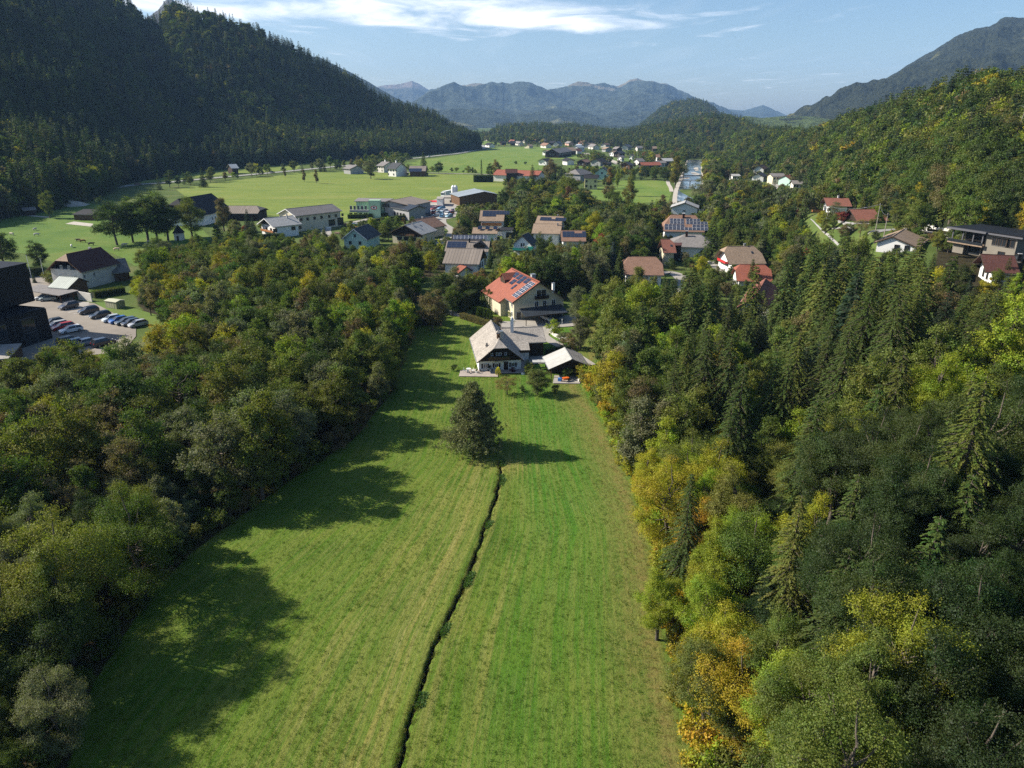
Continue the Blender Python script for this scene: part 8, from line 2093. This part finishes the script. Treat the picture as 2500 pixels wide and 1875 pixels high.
for s in (-1, 1):
 m = MB(); m.box(0, Lb, s * 1.0 - .05, s * 1.0 + .05, 3.9, 4.0, M['metal']); m.build('handrail', r)
 for k in range(10): m = MB(); m.box(k * Lb / 9.2, k * Lb / 9.2 + .1, s * 1.0 - .04, s * 1.0 + .04, 3.003, 3.897, M['metal']); m.build('railing_post', r)
for xx in (1, Lb * .5, Lb - 1.6): m = MB(); m.box(xx, xx + .6, -.8, .8, -.2, 2.597, M['concrete']); m.build('pier', r)
strip('bank_path', [at(*cw(*p)) for p in ((1105, 690), (1120, 740), (1150, 790), (1165, 850))], 3, .19, M['gravel'])
# explicit trees of the village
VG = 'trees standing out in the village'
for (px, py, h, tint, lb, v, wd) in ((1392, 410, 24, T_OLIVE, 'largest yellow-green tree before the square yellow house', 2, .95), (1420, 455, 18, T_DARK, 'dark tree right under the largest yellow-green one', 0, .9), (1388, 448, 17, (.15, .085, .045), 'rusty brown tree left of the dark one in the village middle', 4, .9),
      (1345, 385, 20, T_BROWN, 'big brown-green tree behind the orange-roofed barn', 0, 1.1), (1210, 387, 17, (.16, .12, .03), 'autumn tree left of the orange-roofed barn', 0, 1.0), (1195, 397, 14, T_GREEN, 'green tree left of the autumn one at the orange barn', 1, 1.0), (1250, 433, 15, (.10, .085, .03), 'dark tree with golden edge before the orange-roofed barn', 0, 1.1),
      (1280, 438, 17, T_DARK, 'dark broad tree in front of the orange-roofed barn', 2, 1.1), (1230, 455, 15, T_DARK, 'dark tree right of the wooden hall', 0, 1.0), (1295, 458, 10, T_GREEN, 'small round green tree before the dark broad one', 0, 1.1), (1490, 404, 17, (.22, .14, .03), 'golden tree right of the square yellow house', 4, .9), (1510, 406, 16, T_LIME, 'slim lime green tree beside the golden one', 4, .6),
      (1545, 405, 20, T_OLIVE, 'tall slim olive tree at the left edge of the river field', 4, .65), (1538, 438, 17, (.17, .15, .03), 'yellowish tree below the slim olive one', 0, .9), (1500, 452, 17, T_GREEN, 'large green tree left of the river field', 2, 1.1), (1575, 400, 13, T_DARK, 'dark tree above the river field, left one', 2, 1.2), (1600, 402, 13, T_GREEN, 'green tree above the river field, middle one', 0, 1.2), (1625, 404, 13, T_DARK, 'dark tree above the river field, right one', 2, 1.2),
      (1655, 372, 26, (.14, .13, .025), 'tall olive-yellow tree on the left river bank', 4, .85), (1672, 388, 17, T_PALE, 'pale tree at the left river bank behind the tall one', 5, .9), (1715, 425, 19, T_PALE, 'pale airy tree hiding the river on the right', 5, 1.0), (1620, 470, 12, T_BROWN, 'brown tree below the river field', 4, 1.0), (1600, 500, 13, (.17, .11, .05), 'light brown tree left of the mansard house', 4, .9), (1625, 500, 12, T_BROWN, 'dull brown tree beside the mansard house gable', 0, .9),
      (1598, 530, 6, T_LIME, 'small lime green tree beside the parked white car', 0, 1.2), (1530, 540, 7, T_RED, 'bright red-leaved tree in the village gardens', 5, .8), (1410, 548, 7, (.20, .15, .03), 'low golden-green tree right of the twin solar roof', 0, 1.5), (902, 385, 18, T_PALE, 'large pale crown at the farm road, behind the low house', 0, 1.25), (1395, 585, 12, T_GREY, 'grey-green broad tree before the brown-grey solar roof', 3, 1.15),
      (1345, 628, 10, T_GREY, 'grey-green tree right of the small white gabled house', 0, 1.1), (1350, 655, 9, T_GREEN, 'green tree behind the cream house ridge', 2, 1.1), (1385, 640, 10, T_BROWN, 'brownish broad tree right of the cream house', 0, 1.2), (1415, 690, 11, T_GREY, 'pale tree above the carport end', 3, 1.0), (1560, 640, 13, T_OLIVE, 'tall yellow-green tree hiding the reddish-brown roof', 4, 1.1), (1070, 390, 13, T_DARK, 'bell-shaped dark tree right of the long brown barn', 2, 1.1),
      (740, 411, 11, T_BROWN, 'slender brown tree on the highway edge, left of the pair', 4, .8), (770, 411, 12, T_BROWN, 'slender brown tree on the highway edge, right of the pair', 4, .8), (694, 410, 8, T_BROWN, 'small brown tree on the highway edge', 4, .9), (1110, 640, 12, T_PALE, 'pale willow-like tree left of the corrugated roof', 3, .9), (1325, 578, 10, T_DARK, 'dark bush-like tree behind the white gabled house', 0, 1.2)):
 x, y = at(px, py, h); single_tree(x, y, h, jit(tint, .06), lb, v, wd, 0, group=VG)
for (px, py, h, lb) in ((1033, 368, 20, 'tall slim dark spruce at the farm road, left of the bell-shaped tree'), (490, 408, 15, 'dark spruce on the highway edge above the lindens'), (1546, 505, 15, 'conical spruce before the mansard house'), (1498, 588, 13, 'blue-grey spruce in the village gardens, tallest there'), (1515, 610, 12, 'blue-grey spruce right of the tallest in the gardens'), (1840, 630, 10, 'conical spruce before the bright red roof'),
      (1765, 470, 20, 'tall dark spruce right of the mansard house'), (1785, 500, 18, 'dark spruce in the clump right of the mansard house'), (1745, 520, 17, 'left spruce of the clump right of the mansard house'), (1810, 515, 17, 'right spruce of the clump beside the back lawn'), (1870, 540, 16, 'spruce above the back lawn corner'), (1300, 400, 15, 'dark pointed thuja beside the orange-roofed barn')):
 x, y = at(px, py, h); single_tree(x, y, h, jit(T_SPR if '13' != str(h) else (.04, .06, .05), .1), lb, rnd.randrange(3), 1.15, 0, 'spruce', 'spruce_tree', 'spruce tree', VG)
for (px, py, h, w_, lb) in ((1175, 388, 16, 1.6, 'very slim dark cypress on the hay field edge'), (1241, 520, 6, 2.2, 'dark round-topped thuja beside the village lane')):
 t_ = columnar(int(px), h, w_, 1500, .3); V, F, lv, TV, TF = t_; x, y = at(px, py, h); r = empty('cypress', (x, y, 0)); tag(r, lb, 'cypress')
 o = link('crown', np_mesh('crown', V, F, [M['leaf']], attrs={'leafvar': ('FLOAT_VECTOR', lv)}), r); o['tint'] = T_DARK; link('trunk', np_mesh('trunk', TV, TF, [M['bark']]), r)
hedge(at(*c3(1575, 418)), at(*c3(1790, 418)), 5, 5.5, T_DARK, 'big dark block hedge at the far corner of the hay field', n=2500, leaf=.5)
for i, (a, b, h, w_) in enumerate(((1340, 305, 4, 1), (1392, 308, 5, 1), (1465, 320, 3, 1), (1520, 318, 7, 1), (1565, 318, 5.5, .7), (1592, 322, 4, 1), (1225, 305, 4.5, .9), (1180, 305, 5, 1), (870, 290, 6, 1), (1130, 300, 5, 1.2))):
 x, y = at(*c3(a, b)); bush(x, y, h, rnd.choice([T_OLIVE, T_GREEN, T_DARK]), ('tiny', 'small', 'little', 'rounded', 'slim', 'low', 'young', 'green', 'dense', 'leafy')[i] + ' bush along the farm road, number of the row beside the hay field'.replace(', number of the row', ''), w_, group='bushes along the farm road')
for i, (a, b) in enumerate(((262, 225), (365, 232))):
 x, y = at(*c4(a, b)); bush(x, y, 4, T_DARK, ('left' if i == 0 else 'right') + ' tiny dark bush alone on the upper hay field', 1)
for i in range(90):
 q = rnd.random(); sd = 1 if i % 3 else -1
 yy = 470 + q * 420 if sd > 0 else 640 + q * 250
 xx = np.interp(yy, [p[1] for p in rv], [p[0] for p in rv]) + sd * rnd.uniform(10.5, 19)
 tree('broad', float(xx), yy, rnd.uniform(9, 16), rnd.choice([T_OLIVE, T_GREEN, T_BROWN, T_PALE, T_YEL]), 'village')
# scattered trees between the houses
def blocked(x, y, h, kind, cr_=0.36):
 for nm, poly in FIELD_XY.items():
  if nm in ('lot_lawn', 'garden_lawn', 'back_lawn'): continue
  xs_ = [p[0] for p in poly]; ys_ = [p[1] for p in poly]
  if min(xs_) < x < max(xs_) and min(ys_) < y < max(ys_) and inpoly([x], [y], poly)[0]: return True
 for pts, w in ROADS.values():
  for (qx, qy) in pts[::2]:
   if abs(qx - x) < w / 2 + 3 and abs(qy - y) < w / 2 + 3: return True
 z = float(plain_h(x, y))
 px, py, a = project(x, y, z + h); _, pyb, _ = project(x, y, z)
 rad = cr_ * h / a * FPX
 d = math.hypot(x, y)
 for H_ in HOUSES:
  if (x - H_['x']) ** 2 + (y - H_['y']) ** 2 < (H_['r'] * .85 + h * .15) ** 2: return True
  if d < H_['near'] + 3:
   k = H_['kb']
   if px + rad > k[0] and px - rad < k[1] and py < k[3] - (k[3] - k[2]) * .26 and pyb > k[2]: return True
 for p_ in FIELD_PX:
  if inpoly([px], [py + (pyb - py) * .15], p_)[0] : return True
 return False
FIELD_PX = [FIELDS[k] for k in ('hay_field', 'hay_field_2', 'river_field', 'pasture', 'back_lawn')] + [[cw(1360, 440), cw(1540, 440), cw(1640, 590), cw(1620, 700), cw(1400, 900), cw(1310, 880), cw(1350, 600)], [c3(1040, 640), c3(1400, 600), c3(1400, 800), c3(1040, 800)], [c2(1700, 690), c2(2180, 620), c3(560, 860), c3(100, 900), c2(1850, 860)],
   [c5(1190, 560), c5(1320, 440), c5(1340, 460), c5(1240, 600)], [cr(0, 570), cr(150, 650), cr(310, 770), cr(300, 800), cr(130, 700), cr(0, 620)], [c5(100, 1400), c5(300, 1430), c5(350, 1640), c5(230, 1640)]]
def village(poly, spacing, hs, seed, tabs, spr=.15, crw=.36):
 xs, ys = scatter(poly, spacing, seed); g = np.random.default_rng(seed); c = 0
 for x, y in zip(xs, ys):
  if inpoly([x], [y], wood_left)[0] or inpoly([x], [y], wood_right)[0]: continue
  if left_hill.h(x, y) > -.4 or right_hill.h(x, y) > 1.0 and y > 420: continue
  sp = g.random() < spr
  for tr in range(3):
   h = g.uniform(*hs) * (1, .65, .4)[tr]
   if h < 2.4: break
   if not blocked(x, y, h, 'b', crw):
    if h < 4.2: tree('shrub', x, y, h, pick(g, tabs), 'village')
    elif sp: tree('spruce', x, y, h * 1.15, pick(g, [(3, T_SPR), (2, T_SPR2), (1, T_SPR3)]), 'village')
    else: tree('broad', x, y, h, pick(g, tabs), 'village')
    c += 1; break
VT = [(3, T_OLIVE), (3, T_GREEN), (2, T_DARK), (1.6, T_GREY), (1.0, T_BROWN), (.8, T_LIME), (.5, T_YEL), (.6, T_PALE), (.12, T_GOLD), (.04, T_RED)]
village([(-22, 196), (4, 206), (16, 205), (30, 215), (60, 200), (95, 190), (100, 240), (118, 330), (112, 470), (60, 480), (10, 500), (-15, 440), (-40, 400), (-62, 360), (-75, 320), (-60, 290), (-22, 262)], 5.0, (7, 14.5), 61, VT, .14)
village([(95, 190), (100, 240), (118, 330), (112, 440), (150, 600), (190, 800), (235, 1050), (520, 1050), (330, 600), (230, 420), (190, 340), (170, 250), (150, 190)], 6.4, (7, 15), 62, VT, .28)
village([(20, 500), (112, 480), (128, 560), (158, 700), (205, 860), (240, 1050), (60, 1050), (90, 800), (60, 700), (-10, 690), (-18, 600)], 10, (9, 16), 63, VT, .2)
village([(-60, 1120), (240, 1050), (520, 1050), (640, 1250), (600, 1950), (-100, 1950), (-60, 1500), (-30, 1300)], 19, (8, 14), 64, VT, .3)
village([(-280, 560), (-262, 640), (-235, 740), (-205, 830), (-160, 905), (-120, 940), (-90, 930), (-40, 760), (-95, 745), (-130, 760), (-195, 730), (-240, 620), (-262, 540)], 13, (7, 15), 65, VT, .12)
village([(-115, 300), (-60, 300), (-66, 340), (-98, 352), (-125, 340), (-140, 318)], 6.5, (5, 11), 66, VT, .15)
village([(96, 185), (104, 240), (116, 300), (122, 335), (170, 340), (180, 260), (150, 185)], 4.6, (2.6, 5.5), 71, VT, .1, .3)
village([(-20, 200), (20, 215), (60, 205), (98, 200), (104, 260), (110, 330), (60, 400), (0, 420), (-50, 330)], 4.6, (2.6, 5.0), 72, VT, .08, .3)
x, y, z = G(*cr(90, 640)); single_tree(x, y, 5, T_OLIVE, 'small olive tree left of the hill road', 0, 1.25, z)
x, y, z = G(*cr(150, 720)); single_tree(x, y, 6, T_GREEN, 'green tree below the bend of the hill road', 1, 1.25, z)
x, y, z = G(*cr(330, 760)); single_tree(x, y, 4, T_GREY, 'grey bush-like tree on the lawn edge by the road bend', 2, 1.25, z)
x, y, z = G(*cr(560, 700)); single_tree(x, y, 3.5, T_OLIVE, 'low tree before the white annex lawn', 3, 1.25, z)
x, y, z = G(*cr(260, 830)); single_tree(x, y, 6, T_BROWN, 'brownish tree left of the tan bungalow', 0, 1.25, z)
x, y, z = G(*cr(60, 760)); single_tree(x, y, 7, T_OLIVE, 'olive tree on the bank under the hill road', 1, 1.25, z)
x, y, z = G(*cr(640, 660)); single_tree(x, y, 4.5, T_GREEN, 'small tree beside the white annex', 2, 1.25, z)
x, y, z = G(*cr(20, 690)); single_tree(x, y, 7, T_YEL, 'yellowish tree on the bank left of the hill road', 3, 1.25, z)
# grass tufts on the near meadow and weeds along the ditch
def tuft(seed, n, L, spread, w, flat):
 g = np.random.default_rng(seed); a = g.uniform(0, 6.283, n); r = spread * g.random(n) ** .6
 P_ = np.stack([np.cos(a) * r, np.sin(a) * r, a * 0 - .01], -1)
 D = unit(np.stack([np.cos(a) * flat, np.sin(a) * flat, a * 0 + 1.0], -1) + g.normal(size=P_.shape) * .35)
 N = unit(g.normal(size=P_.shape)); Lf = L * g.uniform(.6, 1.3, n)
 V, F = kites(P_, D, N, Lf, Lf * w)
 lv = np.repeat(g.random((n, 3)), 4, 0)
 return bpy.data.objects.new('grass_tuft', np_mesh('grass_tuft', V, F, [M['leaf']], attrs={'leafvar': ('FLOAT_VECTOR', lv)}))
TF_ = [tuft(1, 14, .16, .16, .16, .8), tuft(2, 18, .13, .22, .2, 1.0), tuft(3, 12, .22, .12, .12, .6), tuft(4, 26, .22, .26, .5, 1.0)]
gg = np.random.default_rng(77)
N_ = 46000
y_ = 40 + 120 * gg.random(N_) ** 1.55; x_ = gg.uniform(-40, 24, N_)
ok = inpoly(x_, y_, meadow_poly) & (np.abs(x_ - ditch_x(y_)) > .32)
x_, y_ = x_[ok], y_[ok]
pn = fbm(x_ / 3.2, y_ / 3.2, 31, 4); ok = gg.random(len(x_)) < np.clip(pn * 1.5, .2, 1); x_, y_, pn = x_[ok], y_[ok], pn[ok]
gp = []
lat_ = x_ - np.interp(y_, [33, 45, 60, 80, 100, 190], [-9.9, -9.2, -7.4, -3.6, -1.9, -1.9])
stv = np.clip((fbm(lat_ / .8, y_ / 22, 51, 4) - .44) * 7, 0, 1)
for i in range(len(x_)):
 dr = stv[i] * (.3 + .9 * math.exp(-((lat_[i] + 3.4) / 2.6) ** 2) + .5 * math.exp(-((lat_[i] - 1.2) / 1) ** 2))
 if lat_[i] > 2.5: dr *= .35
 b = (.055 + .04 * pn[i] + .12 * dr, .145 + .06 * dr, .012 + .035 * dr) if x_[i] < 13 else (.14, .135, .03)
 gp.append((x_[i], y_[i], .03, rnd.uniform(.55, 1.15), rnd.uniform(0, 6.28), jit(b, .2), rnd.randrange(3)))
for i in range(2200):
 y = 38 + 62 * rnd.random() ** 1.2; sd = rnd.choice((-1, 1)); q = .30 + abs(rnd.gauss(0, .22))
 k = float(vnoise(np.array(y / 3.0), np.array(2.0), 5))
 if rnd.random() > .25 + k: continue
 bb_ = k > .62 and sd > 0
 gp.append((float(ditch_x(np.array(y))) + sd * q * (.8 if bb_ else 1), y, 0.0, rnd.uniform(.7, 1.3), rnd.uniform(0, 6.28), jit((.085, .14, .035) if bb_ else (.12, .12, .03), .25), 3 if bb_ else rnd.randrange(3)))
mass_object('grass', TF_, gp, 'short grass tufts and weeds of the mown meadow')
# sort the trees: the largest in view singly, the rest as two masses
def zone_words(t):
 x, y, z_ = t['x'], t['y'], t['zone']
 if z_ == 'left':
  if x > -46 and y < 175:
   return 'at the meadow edge of the left wood, ' + ('in its dark near end' if y < 75 else 'by the long shadows' if y < 110 else 'level with the lone pine' if y < 140 else 'across the lawn from the farmhouse')
  if y < 75: return 'deep in the shaded near end of the left wood'
  if y < 120: return 'in the middle of the left wood, below the car park' if x < -75 else 'in the middle of the left wood, behind its meadow edge'
  if y < 165: return 'beside the car park at the left wood' if x < -62 else 'in the left wood, level with the farmhouse'
  if y < 230: return 'between the car park lawn and the left wood' if x < -80 else 'in the left wood, level with the yellow house'
  return 'at the far end of the left wood, before the grey-roofed chalet' if x > -70 else 'at the far end of the left wood, by the pasture'
 if z_ == 'right':
  if x < 27 and y < 135:
   return 'on the meadow edge of the right wood, ' + ('nearest the camera' if y < 55 else 'beside the mown stripes' if y < 80 else 'by the worn grass strip' if y < 105 else 'beside the open shed')
  if y < 70: return 'in the dark near corner of the right wood'
  if y < 110: return 'in the right wood, level with the ditch head' if x < 60 else 'on the far right slope of the right wood'
  if y < 150: return 'in the right wood, level with the farmhouse' if x < 60 else 'in the right wood, below the red-roofed bungalow'
  return 'at the far end of the right wood, before the village houses' if x < 72 else 'on the bank below the houses on the right'
 if z_ == 'village':
  if x < -120: return 'beside the pasture and the old farmhouse'
  if x < -60: return 'by the grey-roofed workshops left of the village'
  if x < 0: return 'among the solar-roofed houses in the village' if y < 420 else 'by the timber yard at the field'
  if x < 55: return 'in the middle gardens of the village' if y < 420 else 'by the small yellow house beyond the village'
  if x < 100: return 'among the brown-roofed houses left of the river' if y < 420 else 'along the river bank'
  return 'right of the river, below the wooded slope'
 if z_ == 'right hill': return 'on the wooded slope behind the modern house' if x > 110 and y < 420 else 'on the wooded slope right of the river'
 if z_ == 'left hill': return 'on the dark wooded mountainside on the left'
 return 'in the woods at the far end of the valley'
def hides(t):
 if t['zone'] not in ('left', 'right') or t.get('near'): return False
 px, py, a = project(t['x'], t['y'], t['z'] + t['h']); pyb = project(t['x'], t['y'], t['z'])[1]
 rad = .3 * t['h'] / a * FPX; d = math.hypot(t['x'], t['y'])
 for H_ in HOUSES:
  k = H_['kb']
  if d < H_['near'] + 2 and px + rad > k[0] and px - rad < k[1] and py < k[3] - (k[3] - k[2]) * .1 and pyb > k[2]: return True
 return False
for t in TREES:
 for f_ in (.8, .75, .7):
  if hides(t): t['h'] *= f_
TREES[:] = [t for t in TREES if not (t['h'] < 4 and t['kind'] != 'shrub')]
def size_of(t):
 px, py, a = project(t['x'], t['y'], t['z'] + t['h'] * 0.6)
 return t['h'] / a, px, py
for t in TREES:
 s_, px_, py_ = size_of(t)
 m_ = 0.35 * t['h'] / (a_ := project(t['x'], t['y'], t['z'])[2]) * FPX
 t['s'] = s_; t['in'] = (-m_ < px_ < 2500 + m_) and (-m_ < py_ < 1875 + m_ * 1.2)
KINDN = {'broad': 'broadleaf_tree', 'spruce': 'spruce_tree', 'shrub': 'shrub'}
CATN = {'broad': 'tree', 'spruce': 'spruce tree', 'shrub': 'shrub'}
LIMIT = {'broad': 300, 'spruce': 300, 'shrub': 300}
far_pts = {'broad': [], 'spruce': []}
mid_src = {'broad': [], 'spruce': []}
singles = []
for kind in ('broad', 'spruce', 'shrub'):
 ts = [t for t in TREES if t['kind'] == kind]
 ts.sort(key=lambda t: -(t['s'] + (10 if t.get('near') else 0)) if t['in'] else 1)
 cut = LIMIT[kind]
 vis = [t for t in ts if t['in']][:cut]
 ids = set(id(t) for t in vis)
 singles += vis
 for t in ts:
  if id(t) not in ids: mid_src.setdefault(kind, []).append(t)
proto = {}
order = {}
for t in singles:
 k_ = t['kind']; L_ = LIB[k_]
 v_ = t['var'] if t['var'] is not None else rnd.randrange(min(7 if k_ == 'broad' else 3, len(L_)))
 if k_ == 'spruce' and math.hypot(t['x'], t['y']) < 125: v_ = 3 + rnd.randrange(2)
 if k_ == 'broad' and math.hypot(t['x'], t['y']) < 92: v_ = 7 + rnd.randrange(3)
 elif k_ == 'broad' and v_ == 5 and t['var'] is None and rnd.random() < .6: v_ = 0
 cm, tm, H0 = L_[v_ % len(L_)]
 r_ = empty(KINDN[k_], (t['x'], t['y'], t['z'] - 0.1), rnd.uniform(0, 6.28), t['h'] / H0)
 r_.scale = (t['h'] / H0 * t['wide'] * rnd.uniform(0.93, 1.1), t['h'] / H0 * t['wide'] * rnd.uniform(0.93, 1.1), t['h'] / H0)
 c_ = link(cm.name.split('.')[0], cm, r_)
 c_['tint'] = jit(t['tint'])
 link(tm.name.split('.')[0], tm, r_)
 t['root'] = r_
SIZE = (('short', 0.80), ('mid-sized', 1.0), ('tall', 9))
groups_ = {}
ORD = ['', 'second ', 'third ', 'fourth ', 'fifth ', 'sixth ', 'seventh ', 'eighth ', 'ninth ', 'tenth ', 'eleventh ', 'twelfth ', 'thirteenth '] + [f'{i}th ' for i in range(14, 90)]
for t in singles:
 zw = zone_words(t)
 key = (t['kind'], NAMES[t['tint']], zw)
 groups_.setdefault(key, []).append(t)
NOUN = {'broad': 'leafy tree', 'spruce': 'spruce', 'shrub': 'shrub'}
for (kd, nm, zw), L_ in groups_.items():
 gname = {'broad': 'broadleaf trees', 'spruce': 'spruces', 'shrub': 'shrubs'}[kd] + ' ' + zw.split(',')[0]
 base_ = f"{nm} {NOUN[kd]} {zw}"
 by = sorted(L_, key=lambda q: q['h'])
 for q in L_: q['root']['group'] = gname; q['root']['category'] = CATN[kd]
 def W(txt): return len(txt.split())
 if len(L_) == 1: L_[0]['root']['label'] = base_
 elif len(L_) == 2:
  by[0]['root']['label'] = 'shorter ' + base_; by[1]['root']['label'] = 'taller ' + base_
 else:
  n_ = len(by)
  for i_, q in enumerate(by[::-1]):
   w_ = ORD[i_] + 'tallest' if i_ < (n_ + 1) // 2 else ORD[n_ - 1 - i_] + 'shortest'
   q['root']['label'] = w_ + ' ' + base_
 for q in L_:
  lb = q['root']['label'].split()
  if len(lb) > 16: q['root']['label'] = ' '.join(lb[:16]).rstrip(',')
def to_pts(ts, nv):
 out = []
 H0 = {'broad': 12.0, 'spruce': 16.0}
 for t in ts:
  out.append((t['x'], t['y'], t['z'] - 0.2, t['h'] / H0[t['kind']], rnd.uniform(0, 6.28), jit(t['tint'], 0.22), rnd.randrange(nv)))
 return out
near_cut = {'broad': 420.0, 'spruce': 420.0}
for kd, nm, lb in (('broad', 'broadleaf_forest', 'autumn-tinted broadleaf woods covering the hillsides and the rest of the woods'), ('spruce', 'spruce_forest', 'dark spruce woods covering the mountainside and the hills')):
 ts = mid_src[kd]
 pts = []
 kinds = list(FAR[kd])
 nf = len(kinds)
 for i, (cm, tm, H0) in enumerate(LIB[kd][:5]):
  pass
 fine = [whole for whole in FINE[kd]]
 kinds = kinds + fine
 for t in ts:
  p_ = to_pts([t], nf)[0]
  if math.hypot(t['x'], t['y']) < 330:
   p_ = p_[:6] + (nf + rnd.randrange(len(fine)),)
  pts.append(p_)
 mass_object(nm, kinds, pts, lb)
print('trees', len(TREES), 'single', len(singles), {k: len(v) for k, v in mid_src.items()})
# air
hz = MB()
mh = bpy.data.materials.new('haze'); mh.use_nodes = True
mh.node_tree.nodes.clear()
ho = mh.node_tree.nodes.new('ShaderNodeOutputMaterial')
hv = mh.node_tree.nodes.new('ShaderNodeVolumePrincipled')
hv.inputs['Color'].default_value = (0.36, 0.61, 1.0, 1)
hv.inputs['Density'].default_value = 0.000057
hv.inputs['Anisotropy'].default_value = 0.0
mh.node_tree.links.new(hv.outputs[0], ho.inputs['Volume'])
hz.box(-9000, 9000, -1500, 12800, -25, 900, mh)
tag(hz.build('haze'), 'thin blue haze filling the valley air', kind='stuff')
